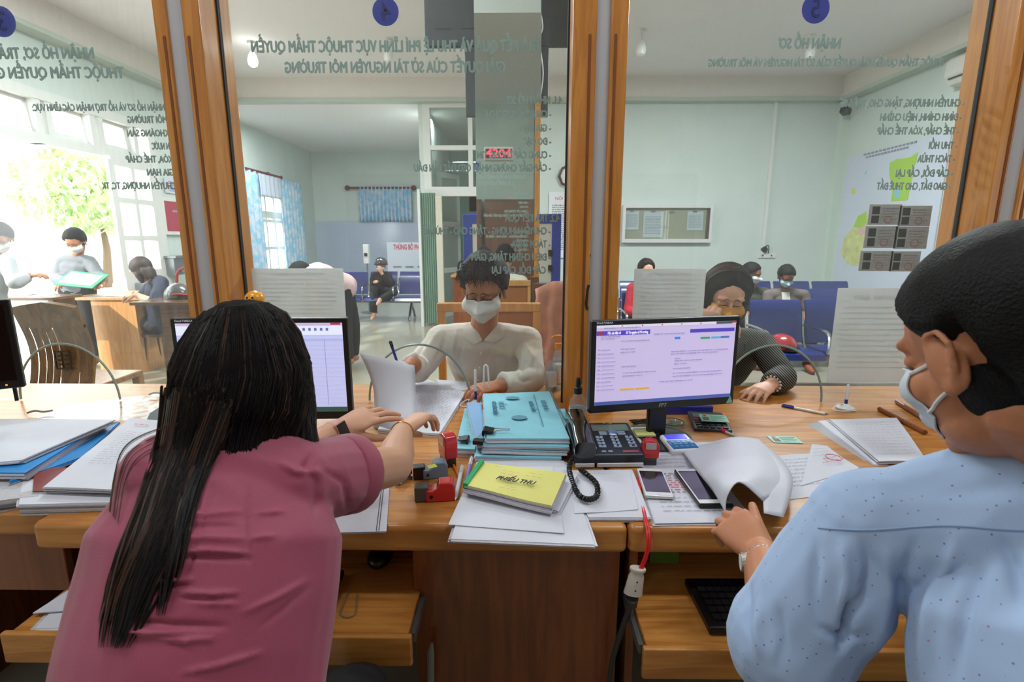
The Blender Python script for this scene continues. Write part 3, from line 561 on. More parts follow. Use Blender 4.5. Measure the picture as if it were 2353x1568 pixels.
paper_sheet('taped_notice', 'white notice sheet taped to the glass above the left monitor', 'notice', G(577, 617, Y=ty), G(796, 742, Y=ty), ty, 'THÔNG BÁO', 9, ink=mat('show_through', '#d2d0d8', .8), flip=True)
paper_sheet('taped_notice', 'white notice sheet taped to the glass above the right monitor', 'notice', G(1458, 618, Y=ty), G(1614, 742, Y=ty), ty, 'THÔNG BÁO', 9, ink=M['show_through'], flip=True)
paper_sheet('taped_notice', 'white notice sheet taped low on the glass before the masked worker in blue', 'notice', G(1926, 662, Y=ty), G(2085, 878, Y=ty), ty, 'THÔNG BÁO', 12, ink=M['show_through'], flip=True)
# ceiling bulbs
def bulb(px, py, label, lit, drop=.22, Yy=None):
    p = G(px, py, Z=CZ - drop); t = thing('ceiling_bulb', label, 'light bulb', (p.x, p.y, CZ))
    MB().lathe([(.05, -.001), (.05, -.03), (.03, -.04)], 16).build('ceiling_rose', WHITE, t)
    MB().cyl((0, 0, -.04), (0, 0, -drop + .08), .012).build('stem', WHITE, t)
    MB().lathe([(.02, -drop + .10), (.045, -drop + .06), (.06, -drop), (.05, -drop - .05), (.02, -drop - .07)], 18).build('bulb', mat('lit_bulb', '#ffffff', emit=14) if lit else mat('unlit_bulb', '#e6e6e2', .3), t, smooth=True)
bulb(581, 140, 'lit round bulb on the ceiling left of the pane four lettering', True)
bulb(1473, 115, 'unlit white bulb on the ceiling right of the middle post', False); bulb(1862, 122, 'unlit bulb on the ceiling behind the pane five heading', False, .2); bulb(893, 130, 'small unlit bulb on the ceiling behind the pane four lettering', False, .2)
# ---- back room
def curtain(name, label, P0, P1, z0, z1, nrm, m_, folds, amp, flare=0, group=None):
    Nn = folds * 8; P = []
    for i in range(Nn + 1):
        s_ = i / Nn; row = []
        for k in range(9):
            v = k / 8; a_ = amp * (.5 + .7 * v) * math.sin(2 * math.pi * folds * s_ + .6 * math.sin(3 * v)); ss = .5 + (s_ - .5) * (1 + flare * v)
            q = Vector(P0).lerp(Vector(P1), ss) + Vector(nrm) * a_; row.append((q.x, q.y, lerp(z1, z0, v)))
        P.append(row)
    return tag(MB().grid(P, .004).build(name, m_, smooth=True, angle=180), label, 'curtain', group)
CUR = mat('patterned_curtain', '#8db4d0', .8, var=.0); nt = CUR.node_tree; tc = nt.nodes.new('ShaderNodeTexCoord'); n_ = nt.nodes.new('ShaderNodeTexNoise'); n_.inputs['Scale'].default_value = 9; rp = nt.nodes.new('ShaderNodeValToRGB')
nt.links.new(tc.outputs['Object'], n_.inputs[0]); nt.links.new(n_.outputs['Fac'], rp.inputs[0]); nt.links.new(rp.outputs[0], nt.nodes['Principled BSDF'].inputs['Base Color']); rp.color_ramp.elements[0].position = .40; rp.color_ramp.elements[0].color = lin('#8fc4e2'); rp.color_ramp.elements[1].position = .60; rp.color_ramp.elements[1].color = lin('#cbd6e2')
lx = LW + .12; ROD = mat('curtain_rod', '#6e2420', .35)
ca_, cb_, cc_, cd_ = G(548, 380, X=lx), G(590, 392, X=lx), G(640, 410, X=lx), G(690, 418, X=lx)
curtain('window_curtain', 'blue patterned curtain at the back room side window, nearer the wooden post', (lx, ca_.y - .5, 0), (lx, cb_.y + .05, 0), .01, ca_.z - .03, (1, 0, 0), CUR, 6, .04)
curtain('window_curtain', 'blue patterned curtain at the back room side window, nearer the room corner', (lx, cc_.y, 0), (lx, cd_.y, 0), .01, cc_.z, (1, 0, 0), CUR, 7, .04)
sh = mat('sheer_cloth', '#c5cddb', .8); curtain('curtain_valance', 'sheer pale valance hanging between the blue side curtains', (lx + .02, cb_.y, 0), (lx + .02, cc_.y, 0), 2.2, cc_.z + .0, (1, 0, 0), sh, 5, .03)
tag(MB().cyl((lx, cb_.y - .4, cc_.z + .03), (lx, cc_.y + .1, cc_.z + .03), .022).sph((lx, cc_.y + .12, cc_.z + .03), .035).sph((lx, (cb_.y + cc_.y) / 2, cc_.z + .03), .04).build('curtain_rod', ROD), 'dark red curtain rod over the side window of the back room', 'rod')
by = BK - .12; a, b, c = G(795, 432, Y=by), G(953, 431, Y=by), G(880, 510, Y=by)
tag(MB().cyl((a.x, by, a.z), (b.x, by, a.z), .025).sph((a.x + .03, by, a.z), .06).sph((b.x - .02, by, a.z), .06).build('curtain_rod', ROD), 'dark red curtain rod above the short curtain on the back wall', 'rod')
curtain('window_curtain', 'short blue and white curtain hung above the pale panel on the back wall', (G(822, 440, Y=by).x, by, 0), (G(945, 440, Y=by).x, by, 0), c.z, a.z + .03, (0, 1, 0), CUR, 14, .05)
a, b = G(705, 510, Y=BK - .05), G(985, 700, Y=BK - .05); tag(bx((a.x, BK - .06, max(b.z, .3)), (b.x, BK - .02, a.z)).build('wall_panel', mat('glossy_pale_panel', '#b9c3d8', .12, coat=.6)), 'large glossy pale blue panel on the back wall behind the seats', 'panel')
a, b = G(888, 557, Y=11.5), G(985, 640, Y=11.5)
t = thing('collection_box', 'white metal cabinet with red lettering behind the back room seats', 'cabinet', (a.x, 11.5, 0)); W = b.x - a.x; bx((0, 0, 0), (W, .4, a.z)).build('carcass', mat('pale_metal', '#c6cad6', .3), t, bevel=.01)
fit_text('THÙNG BỎ PHIẾU', W * .78, .16, (W * .55, -.006, a.z - .11), (R(90), 0, 0), RED, 'lettering', t, bold=.02)
for k in range(3): bx((W * (.14 + .3 * k), -.008, a.z - .55), (W * (.34 + .3 * k), 0, a.z - .52)).build('handle', GREYM, t)
p = G(843, 600, Y=9.9); z_ = G(843, 562, Y=9.9).z; t = thing('sanitizer_stand', 'tall white dispenser stand beside the helmeted woman', 'stand', (p.x, 9.9, 0))
MB().cyl((0, 0, 0), (0, 0, z_ - .3), .015).build('pole', GREYM, t); MB().lathe([(.16, 0), (.16, .02), (.03, .04)], 20).build('base', GREYM, t); bx((-.05, -.05, z_ - .36), (.05, .05, z_)).build('dispenser', WHITE, t, bevel=.01); bx((-.03, -.06, z_ - .22), (.03, -.05, z_ - .16)).build('sensor_window', BLK, t)
# folding partition of green slats in the far doorway
a, b = G(965, 440, Y=8.3), G(1008, 735, Y=8.3)
t = thing('folding_gate', 'pale green concertina gate folded beside the far doorway', 'gate', (a.x, 8.3, 0)); m = MB(); P = []
for k in range(15): P.append([(k * (b.x - a.x) / 14, .06 * (k % 2), .05), (k * (b.x - a.x) / 14, .06 * (k % 2), zt - .05)])
m.grid(P, .006); m.build('slats', mat('green_slats', '#a9c4b4', .5), t); bx((-.04, -.04, 0), (0, .1, zt)).build('end_post', WHITE, t); bx((b.x - a.x, -.02, 0), (b.x - a.x + .1, .05, zt - .1)).build('end_post', mat('cream_metal', '#cfc9b8', .5), t)
# ---- left side of the hall
wx = LW + .02
a, b = G(365, 452, X=wx), G(420, 540, X=wx)
t = thing('wall_board', 'crimson board in a white frame on the wall beside the door leaf', 'notice board', (wx, a.y, b.z)); Ly = b.y - a.y; Hz = a.z - b.z
bx((0, 0, 0), (.03, Ly, Hz)).build('frame', WHITE, t); bx((.03, .05, .05), (.034, Ly - .05, Hz - .05)).build('felt', mat('crimson_felt', '#a82444', .8), t); bx((.034, .2, Hz - .2), (.037, .42, Hz - .17)).build('label_strip', INK, t)
a, b = G(376, 408, X=wx), G(420, 448, X=wx); t = thing('wall_poster', 'small white sheet with blue writing above the crimson board', 'poster', (wx, a.y, b.z)); bx((0, 0, 0), (.003, b.y - a.y, a.z - b.z)).build('sheet', PAPER, t)
m = MB(); [m.b2((.003, .08, (a.z - b.z) * (.15 + .12 * k)), (.005, b.y - a.y - .08 * (k % 3) - .05, (a.z - b.z) * (.19 + .12 * k))) for k in range(6)]; m.build('printed_lines', mat('blue_ink', '#4a4fae', .6), t)
a = G(405, 612, X=LW + .1); t = thing('water_dispenser', 'small metal dispenser box on the wall behind the navy dressed woman', 'dispenser', (LW + .02, a.y, a.z)); bx((0, -.15, -.12), (.16, .15, .12)).build('box', GREYM, t, bevel=.01); bx((0, -.17, .12), (.2, .17, .15)).build('lid', GREYM, t); bx((.16, -.05, -.08), (.19, .0, -.02)).build('tap', CHR, t)
def desk_simple(name, label, x0, x1, y0, y1, h, m_, panels, cat='table'):
    t = thing(name, label, cat, (x0, y0, 0)); bx((0, 0, h - .03), (x1 - x0, y1 - y0, h)).build('top', m_, t, bevel=.005)
    for (a, b, c, d) in panels: bx((a, c, 0), (b, d, h - .03)).build('panel', m_, t)
    return t
a, b = G(152, 684, d=5.35), G(322, 684, d=5.35); oh = a.z
l0, l1 = G(203, 760, d=5.35), G(305, 760, d=5.35)
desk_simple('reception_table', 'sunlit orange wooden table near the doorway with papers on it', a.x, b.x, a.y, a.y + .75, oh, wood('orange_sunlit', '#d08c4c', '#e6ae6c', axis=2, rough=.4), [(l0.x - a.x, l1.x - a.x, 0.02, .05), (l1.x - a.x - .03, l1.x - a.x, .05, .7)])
a, b = G(296, 695, d=4.6), G(470, 695, d=4.6); bh = a.z
desk_simple('side_table', 'dark brown table carrying the grey helmet, left of the wooden post', a.x, b.x, a.y, a.y + .6, bh, BROWNX, [(.25, b.x - a.x, 0.03, .06), (.25, .28, .06, .58)])
c = G(385, 690, d=4.75); hy = c.y + .18
def helmet(loc, r, label, m_, acc, rot=0, name='motorbike_helmet'):
    t = thing(name, label, 'helmet', loc, rot); Rr = Vector((r, r * 1.22, r)); m = MB(); P = []
    for i in range(15):
        th = R(2 + i * 6.9); row = []
        for j in range(29):
            a_ = 2 * math.pi * j / 28; row.append((Rr.x * math.sin(th) * math.cos(a_), Rr.y * math.sin(th) * math.sin(a_), Rr.z * math.cos(th) + r * .17))
        P.append(row)
    m.grid(P, .008).build('shell', m_, t, smooth=True, angle=180)
    MB().tube([(Rr.x * 1.01 * math.cos(k * .2244), Rr.y * 1.01 * math.sin(k * .2244), r * .02) for k in range(29)], r * .05, 6).build('rim', BLK, t)
    MB().tube([(Rr.x * 1.0 * math.cos(-2.6 + k * .2), Rr.y * 1.0 * math.sin(-2.6 + k * .2), r * .35 + r * .06 * math.sin(k)) for k in range(11)], r * .07, 6).build('stripe', acc, t)
    P = [[(Rr.x * 1.04 * math.cos(-2.3 + i * .146), Rr.y * 1.1 * math.sin(-2.3 + i * .146), r * (.35 - .1 * k)) for k in range(4)] for i in range(11)]
    MB().grid(P, .003).build('visor', mat('dark_visor', '#1a1c20', .1, coat=.5), t, smooth=True)
    return t
helmet((c.x, hy, bh), .125, 'grey and red motorbike helmet on the dark brown table', mat('helmet_grey', '#4c4a48', .25, coat=.6), mat('helmet_red', '#c2232e', .3), R(60))
c = G(1795, 778, d=4.72); helmet((c.x, c.y - .02, .416), .12, 'red and black helmet lying on the nearest blue seats', mat('helmet_crimson', '#9c1a26', .22, coat=.6), BLK, R(20))
# papers on the orange table, grey chair behind
for k, (px, py, an) in enumerate([(235, 680, .1), (272, 682, -.2), (305, 679, .3)]):
    p = G(px, py, Z=oh + .002); tag(MB().box((0, 0, 0), (.21, .3, .002), (0, 0, an)).build('loose_form', PAPER), 'white form on the orange table, ' + ['nearest its left end', 'middle of three', 'closest to the navy dressed woman'][k], 'paper').location = (p.x, min(max(p.y, G(152, 684, d=5.35).y + .2), G(152, 684, d=5.35).y + .5), oh + .002 + k * .002)
p = G(294, 655, d=6.6); t = thing('office_chair', 'grey padded chair back behind the orange table', 'chair', (p.x, p.y, 0)); bx((-.22, 0, .5), (.22, .06, p.z + .03)).build('backrest', mat('grey_vinyl', '#8d9096', .5), t, bevel=.03); bx((-.22, -.4, .42), (.22, 0, .48)).build('seat', M['grey_vinyl'], t, bevel=.02)
for x in (-.18, .18):
    for y in (-.36, 0): MB().cyl((x, y, 0), (x, y, .42), .012).build('leg', GREYM, t)
# low dark table behind the carved chair
a, b = G(30, 684, d=4.9), G(122, 684, d=4.9)
desk_simple('waiting_table', 'long dark table behind the carved chair with papers on it', a.x - .6, b.x, a.y, a.y + .34, a.z, BROWNX, [(.05, .1, .05, .3), (b.x - a.x + .5, b.x - a.x + .55, .05, .3)])
for k, px in enumerate((95, 135)):
    p = G(px - 20, 676, Z=a.z + .002); tag(MB().box((p.x, a.y + .17, a.z + .002), (.21, .28, .002), (0, 0, .3 * k)).build('loose_form', PAPER), ['white sheet on the long dark table, behind the carved chair', 'white sheet at the end of the long dark table, nearest the orange table'][k], 'paper')
# carved wooden armchair at the counter
a, b = G(40, 700, d=3.25), G(206, 700, d=3.25); W = (b.x - a.x) * .9
t = thing('carved_chair', 'brown carved wooden chair with slatted curved back at the left counter', 'chair', ((a.x + b.x) / 2 - .03, a.y, 0)); H = a.z
def bow(z): return .05 * math.sin((z - .45) / (H - .45) * math.pi * 1.2)
def slat(x0, x1, z0=.46, z1=None):
    z1 = z1 or H - .13; return [[(x, -.02 + bow(z), z) for z in [lerp(z0, z1, k / 8) for k in range(9)]] for x in (x0, x1)]
dk = wood('carved_brown', '#6a4828', '#9a7044', axis=2, rough=.3)
for x0, x1 in [(-.5, -.42), (-.36, -.29), (-.24, -.18), (-.13, -.06), (.0, .24), (.29, .5)]: MB().grid(slat(x0 * W, x1 * W), .02).build('slat', dk, t, smooth=True)
P = [[(x * W, -.02 + bow(z) - .0, z + (.02 * math.cos(x * 5) if k == 4 else 0)) for k, z in enumerate([lerp(H - .15, H, q / 4) for q in range(5)])] for x in (-.5, -.3, 0, .3, .5)]
MB().grid(P, .028).build('top_rail', dk, t, smooth=True)
m = MB(); cc = H - .42
for k in range(5): m.b2((-.03 * W, -.048 + bow(cc), cc + .028 * k), (.2 * W, -.04 + bow(cc), cc + .012 + .028 * k)) if k in (0, 4) else m.b2((-.03 * W + .05 * W * (k % 2), -.048 + bow(cc), cc + .028 * k), (.06 * W, -.04 + bow(cc), cc + .012 + .028 * k)).b2((.1 * W, -.048 + bow(cc), cc + .028 * k), (.2 * W - .04 * W * (k % 2), -.04 + bow(cc), cc + .012 + .028 * k))
m.b2((-.035 * W, -.048 + bow(cc), cc), (-.02 * W, -.04 + bow(cc), cc + .125)).b2((.19 * W, -.048 + bow(cc), cc), (.205 * W, -.04 + bow(cc), cc + .125)).b2((.07 * W, -.048 + bow(cc), cc), (.085 * W, -.04 + bow(cc), cc + .125)); m.build('carving', mat('carving_brown', '#4a2f1a', .4), t)
bx((-W / 2, -.0, .42), (W / 2, .45, .46)).build('seat', dk, t, bevel=.01)
for x in (-W / 2 + .03, W / 2 - .03):
    for y in (.0, .42): bx((x - .025, y - .02, 0), (x + .025, y + .03, .42)).build('leg', dk, t)
# red framed stool behind the navy dressed woman
p = G(420, 640, d=6.9); t = thing('red_chair', 'red framed chair behind the grey helmet, half hidden by the post', 'chair', (p.x + .12, p.y, 0)); RM = mat('red_lacquer', '#8c2622', .3)
MB().tube(catmull([(-.2, 0, .0), (-.2, 0, .5), (-.2, 0, .9), (-.1, 0, 1.02), (.1, 0, 1.02), (.2, 0, .9), (.2, 0, .5), (.2, 0, 0)], 5), .02, 8).build('back_frame', RM, t, smooth=True); MB().lathe([(.22, .43), (.22, .47)], 24, (0, -.2, 0)).build('seat', RM, t)
for x in (-.15, .15): MB().cyl((x, -.35, 0), (x, -.35, .43), .018).build('leg', RM, t)
# ================================================================== ON THE COUNTER
def quad(px):            # four picture corners measured on a level z above the desk
    return lambda z: [D(x, y, z) for x, y in px]
def leaves(px, z0, z1, name, label, cat='document', n=1, m=PAPER, top=None, jit=.004, sag=0, group=None, edge=PAPERG, thing_=None, seed=1, res=8, wave=.0, droop=0):
    """a flat pile: sheets drawn as slightly shifted solid leaves; the upper leaf carries the top material"""
    rr = random.Random(seed); C = [D(x, y, (z0 + z1) / 2) for x, y in px]; ctr = sum(C, Vector()) / 4
    t = thing_ or thing(name, label, cat, (ctr.x, ctr.y, DZ + z0), 0, group); h = (z1 - z0) / n
    def surf(z, dx, dy, th, mm, nm):
        P = []
        for i in range(res + 1):
            u = i / res; row = []
            for j in range(res + 1):
                v = j / res; q = C[0].lerp(C[1], u).lerp(C[3].lerp(C[2], u), v)
                dz = wave * math.sin(u * 5 + seed) * math.sin(v * 3.3 + seed * 2) - sag * (v ** 3)
                if droop and q.y < 1.0: dz -= droop * (1.0 - q.y) ** 2 * 60
                row.append((q.x + dx - ctr.x, q.y + dy - ctr.y, z + dz))
            P.append(row)
        return MB().grid(P, -th).build(nm, mm, t, smooth=True, angle=50)
    for k in range(n):
        last = k == n - 1; dx, dy = (0, 0) if last else (rr.uniform(-jit, jit), rr.uniform(-jit, jit))
        surf(h * k, dx, dy, h * (.93 if n > 1 else 1), (top or m) if last else (m if k % 2 else edge), 'sheet' if n == 1 else ('top_sheet' if last else 'leaves'))
    return t, C, ctr
def scribble(t, C, ctr, z, rows, m_, seed=2, u0=.1, u1=.9, v0=.12, v1=.9, th=.0011, name='printed_lines', wmin=.02, wmax=.09):
    rr = random.Random(seed); mb = MB()
    def q(u, v): p = C[0].lerp(C[1], u).lerp(C[3].lerp(C[2], u), v); return Vector((p.x - ctr.x, p.y - ctr.y, z))
    for k in range(rows):
        v = lerp(v0, v1, (k + .5) / rows); u = u0 + (rr.random() * .1 if k % 4 == 0 else 0)
        while u < u1:
            w = rr.uniform(wmin, wmax); a, b = q(u, v), q(min(u + w, u1), v); d = (b - a).normalized(); nn = Vector((-d.y, d.x, 0)) * th
            mb.add([a - nn, b - nn, b + nn, a + nn], [(0, 1, 2, 3)]); u += w + .015 + rr.random() * .02
        if k % 5 == 4 and rr.random() < .3: continue
    return mb.build(name, m_, t)
def desk_text(t, C, ctr, s, u, v, w, h, z, m_, name='lettering', flip=False, **k):
    p = C[0].lerp(C[1], u).lerp(C[3].lerp(C[2], u), v); d = (C[1] - C[0]).normalized(); e = (C[0] - C[3]).normalized(); n_ = d.cross(e).normalized(); e = n_.cross(d)
    if flip: d, e = -d, -e
    return fit_text(s, w, h, (p.x - ctr.x, p.y - ctr.y, z), Matrix((d, e, n_)).transposed(), m_, name, t, **k)
BINK = mat('black_print', '#3a3a42', .7); CYAN = mat('cyan_cover', '#84c3d4', .6, var=.05, vscale=20); YEL = mat('yellow_cover', '#d9d47a', .6); GRN = mat('green_tape', '#14a266', .4); TEAL = mat('teal_card', '#8fc4b0', .4)
# --- centre pile of blue files
tiers = [('lowest of the thick blue folders in the centre pile', [(1098, 1000), (1286, 1000), (1290, 1058), (1092, 1054)], 0, .022), ('blue folder in the centre pile, second from the bottom', [(1106, 960), (1298, 955), (1304, 1040), (1108, 1036)], .023, .036),
         ('blue folder in the centre pile, just under the clipped one', [(1108, 945), (1298, 942), (1308, 1030), (1110, 1026)], .037, .048), ('topmost blue folder with stamped ovals, held by a binder clip', [(1110, 908), (1262, 903), (1309, 1012), (1118, 1012)], .049, .066)]
for k, (lab, px, z0, z1) in enumerate(tiers):
    px2 = px
    t, C, c = leaves(px2, z0, z1, 'blue_folder', lab, 'folder', 5, PAPER, CYAN, .003, group=None, seed=k + 3, wave=.0012)
    if k == 3:
        z = z1 - z0 + .0022
        for u, v, r1, r2 in ((.42, .18, .024, .0085), (.45, .64, .024, .0105)):
            p = C[0].lerp(C[1], u).lerp(C[3].lerp(C[2], u), v); MB().add([(p.x - c.x + r1 * math.cos(a_ * .26), p.y - c.y + r2 * 1.9 * math.sin(a_ * .26), z) for a_ in range(24)], [tuple(range(24))]).build('printed_oval', mat('oval_print', '#5b8fa3', .6), t)
        d = (C[3] - C[0]).normalized()
        for u, v, w, h, s in ((.14, .42, .13, .02, 'GIẤY CHỨNG NHẬN'), (.24, .36, .07, .024, 'HỒ SƠ'), (.66, .4, .1, .02, 'HƯỚNG DẪN'), (.84, .38, .1, .022, 'SỬ DỤNG')):
            p = C[0].lerp(C[1], u).lerp(C[3].lerp(C[2], u), v); n_ = Vector((0, 0, 1)); e = n_.cross(d)
            fit_text(s, w, h, (p.x - c.x, p.y - c.y, z), Matrix((d, e, n_)).transposed(), mat('cover_print', '#4c7f95', .6), 'lettering', t)
        a, b = C[0].lerp(C[1], .74).lerp(C[3].lerp(C[2], .74), .12) - c, C[0].lerp(C[1], .72).lerp(C[3].lerp(C[2], .72), .82) - c; MB().tube([(a.x, a.y, z), (b.x, b.y, z)], .0012, 4).build('ruled_line', M['cover_print'], t)
def binder_clip(loc, rot, label, s=1.0):
    """x points inwards over the paper, the black spring body hugs the edge"""
    t = thing('binder_clip', label, 'clip', loc, (0, 0, rot))
    sec = [(-.016 * s, -.009 * s), (-.018 * s, -.006 * s), (-.018 * s, .004 * s), (-.014 * s, .007 * s), (.010 * s, .003 * s), (.010 * s, .0015 * s), (-.012 * s, -.0), (-.012 * s, -.007 * s)]
    MB().prism(sec, .032 * s, Matrix.Translation((0, .016 * s, 0)) @ Matrix.Rotation(R(90), 4, 'X')).build('body', BLK, t)
    MB().tube([(.008 * s, -.010 * s, .0035 * s), (.035 * s, -.004 * s, .005 * s), (.042 * s, -.006 * s, .005 * s), (.048 * s, -.003 * s, .005 * s), (.048 * s, .003 * s, .005 * s), (.042 * s, .006 * s, .005 * s), (.035 * s, .004 * s, .005 * s), (.008 * s, .010 * s, .0035 * s)], .0012 * s, 6).build('wire_handle', CHR, t)
    return t
p = D(1126, 992, .067); binder_clip((p.x, p.y, p.z + .0015), R(-4), 'black binder clip on the topmost blue folder', 1.15)
# leaning blue files left of the pile
t, C, c = leaves([(1068, 945), (1096, 940), (1092, 1040), (1046, 1038)], .0, .028, 'blue_folder', 'narrow blue folder at the left foot of the centre pile', 'folder', 6, PAPER, CYAN, .002, seed=9)
scribble(t, C, c, .0285, 8, M['cover_print'], 5, .3, .7, .1, .9, .001)
t, C, c = leaves([(1072, 930), (1106, 930), (1112, 1020), (1094, 1020)], .030, .052, 'blue_folder', 'blue folder leaning between the narrow one and the tall pile', 'folder', 6, PAPER, mat('slate_blue_cover', '#7fa6cf', .6), .002, seed=10)
p = D(1062, 1012, .029); binder_clip((p.x, p.y, p.z + .002), R(176), 'black binder clip on the narrow blue folder by the standing red stamp', 1.1)
p = D(1101, 1014, .052); binder_clip((p.x, p.y, p.z + .002), R(80), 'black binder clip between the two left blue folders', .9)
# crumpled clear bag right of the pile
P = []; a = D(1262, 906, .06); b = D(1312, 1000, .05); rr = random.Random(5)
for i in range(9):
    row = []
    for j in range(6):
        q = a.lerp(b, i / 8); row.append((q.x + .006 * j + rr.uniform(-.005, .005), q.y + rr.uniform(-.004, .004), DZ + .07 * (1 - j / 5) + rr.uniform(-.004, .006) + (.018 * (1 - i / 3) if i < 3 else 0)))
    P.append(row)
tag(MB().grid(P).build('clear_plastic_sleeve', glass('plastic_film', (.95, .95, .95), .14, 0, 1.6, .08), smooth=True, angle=180), 'crumpled clear plastic sleeve on the right side of the blue file pile', 'plastic sleeve')
# yellow receipt book
t, C, c = leaves([(1106, 1066), (1300, 1095), (1268, 1168), (1066, 1122)], .024, .044, 'receipt_book', 'yellow receipt book with a green taped spine', 'book', 6, PAPER, YEL, .0025, seed=4, wave=.002)
z = .0235
p = [C[0].lerp(C[1], u).lerp(C[3].lerp(C[2], u), v) - c for u, v in ((-.01, 0), (.035, 0), (.045, 1), (-.01, 1))]; MB().add([(q.x, q.y, z - .001) for q in p] + [(q.x, q.y, z - .014) for q in p], [(0, 1, 2, 3), (0, 3, 7, 4), (4, 5, 6, 7), (1, 2, 6, 5), (0, 1, 5, 4), (2, 3, 7, 6)]).build('spine_tape', GRN, t)
desk_text(t, C, c, 'PHIẾU THU', .53, .58, .095, .024, z, BINK, bold=.012, shear=.3)
scribble(t, C, c, z, 1, mat('pink_stamp', '#d89a7c', .6), 3, .3, .52, .28, .36, .0012, 'stamp'); scribble(t, C, c, z, 1, M['pink_stamp'], 3, .3, .52, .38, .46, .0012, 'stamp')
scribble(t, C, c, z, 2, mat('faint_print', '#a8a66a', .7), 8, .6, .78, .2, .42, .0008); scribble(t, C, c, z, 2, M['faint_print'], 9, .4, .58, .78, .92, .0008); scribble(t, C, c, z, 1, M['faint_print'], 9, .16, .3, .16, .24, .0008)
leaves([(1130, 1072), (1327, 1094), (1284, 1176), (1074, 1128)], .012, .0235, 'receipt_pages', 'white creased pages sticking out beneath the yellow receipt book', 'document', 4, PAPER, PAPER, .006, seed=12, wave=.002)
# white stacks
leaves([(1100, 1062), (1296, 1062), (1366, 1252), (1036, 1240)], .0, .011, 'paper_stack', 'large white paper stack hanging over the desk edge under the yellow book', 'paper', 6, PAPER, PAPER, .011, seed=21, droop=.012, res=12)
t, C, c = leaves([(1090, 1075), (1270, 1070), (1296, 1225), (1030, 1205)], .0112, .0125, 'loose_sheet', 'white sheet with faint heading lying straight beneath the yellow book pages', 'paper', 1, seed=3, wave=.0006)
fit_text('', .01, .01, (0, 0, 0), (0, 0, 0), INK, 'x') if False else None
leaves([(1302, 1084), (1452, 1082), (1494, 1192), (1352, 1192)], .0, .010, 'paper_stack', 'white paper stack in front of the telephone, over the red cord', 'paper', 5, PAPER, PAPER, .006, seed=22, wave=.0008)
leaves([(1306, 1082), (1448, 1080), (1466, 1170), (1320, 1180)], .0105, .012, 'loose_sheet', 'white sheet with lifted right corner in front of the telephone', 'paper', 1, seed=8, wave=.0022)
# sheets with red text beneath the two phones
t, C, c = leaves([(1466, 1078), (1640, 1078), (1735, 1200), (1506, 1204)], .0, .005, 'form_stack', 'printed form with red and black lines under the two smartphones', 'document', 3, PAPER, PAPER, .006, seed=31)
scribble(t, C, c, .0056, 9, RED, 7, .2, .8, .10, .52, .0015, 'red_printing', .03, .1); scribble(t, C, c, .0056, 4, INK, 8, .12, .8, .56, .86, .001)
t, C, c = leaves([(1450, 1020), (1640, 1015), (1660, 1078), (1470, 1082)], .0, .002, 'loose_sheet', 'printed sheet between the small red stamp and the white phone', 'paper', 1, seed=33)
scribble(t, C, c, .0026, 6, INK, 9, .1, .9, .2, .95, .0009)
# right hand documents
t, C, c = leaves([(1906, 965), (2060, 962), (2130, 1060), (2020, 1062)], .006, .014, 'document_sheaf', 'handwritten white pages fanned beside the blue shirted worker', 'document', 4, PAPER, PAPER, .004, seed=41, wave=.002)
scribble(t, C, c, .0095, 12, INK, 4, .1, .9, .1, .9, .0007)
t, C, c = leaves([(1880, 968), (1912, 966), (2040, 1066), (2008, 1068)], .0, .005, 'document_sheaf', 'slim pages in a clear folder under the handwritten sheets at right', 'document', 3, PAPER, PAPER, .006, seed=42)
leaves([(1854, 974), (1884, 968), (2012, 1064), (1985, 1058)], .0, .002, 'plastic_folder', 'clear plastic folder edge projecting left of the right hand papers', 'folder', 1, mat('clear_folder', '#c9c6cc', .15, coat=.5), seed=43)
t, C, c = leaves([(1866, 1020), (1900, 1024), (1975, 1075), (1840, 1115)], .004, .006, 'certificate_sheet', 'white certificate with a red round stamp beside the curled sheet', 'document', 1, seed=44, wave=.003, res=10)
scribble(t, C, c, .0105, 4, INK, 3, .15, .7, .1, .5, .0009)
p = (C[0] + C[1] + C[2] + C[3]) / 4 - c; MB().tube([(p.x + .02 + .02 * math.cos(k * .3), p.y - .005 + .02 * math.sin(k * .3), .0085) for k in range(22)], .0009, 4).build('round_stamp', RED, t); scribble(t, C, c, .0085, 2, RED, 3, .4, .9, .5, .72, .0011, 'red_stamp')
t, C, c = leaves([(1760, 1048), (1866, 1042), (1960, 1130), (1800, 1150)], .0, .003, 'certificate_sheet', 'printed white form lying flat under the curled sheet and the certificate', 'document', 2, seed=45); scribble(t, C, c, .0035, 8, INK, 3, .1, .9, .1, .8, .0009)
# woman's page with a ruled border, small slips
t, C, c = leaves([(790, 1110), (896, 1104), (888, 1222), (740, 1226)], .0, .004, 'ruled_form', 'white page with a black border under the pink sleeve', 'document', 3, PAPER, PAPER, .003, seed=51)
for k in (0, 1):
    a, b = C[1].lerp(C[0], .12 + .04 * k) - c, C[2].lerp(C[3], .12 + .04 * k) - c; MB().tube([(a.x, a.y, .0046), (b.x, b.y, .0046)], .0006, 4).build('border_line', BINK, t)
t, C, c = leaves([(690, 1042), (774, 1040), (768, 1062), (700, 1064)], .0, .002, 'loose_slip', 'small printed slip on the desk between the watch and the pink sleeve', 'paper', 1, seed=52); scribble(t, C, c, .0024, 3, INK, 1, .1, .9, .1, .9, .0009)
tag(bx(D(735, 1026) - Vector((0, 0, 0)), D(794, 1012, .008)).build('smartphone', mat('phone_gold', '#b9a493', .3, metal=.5), bevel=.003), 'thin pale phone lying flat below the wristwatch', 'phone')
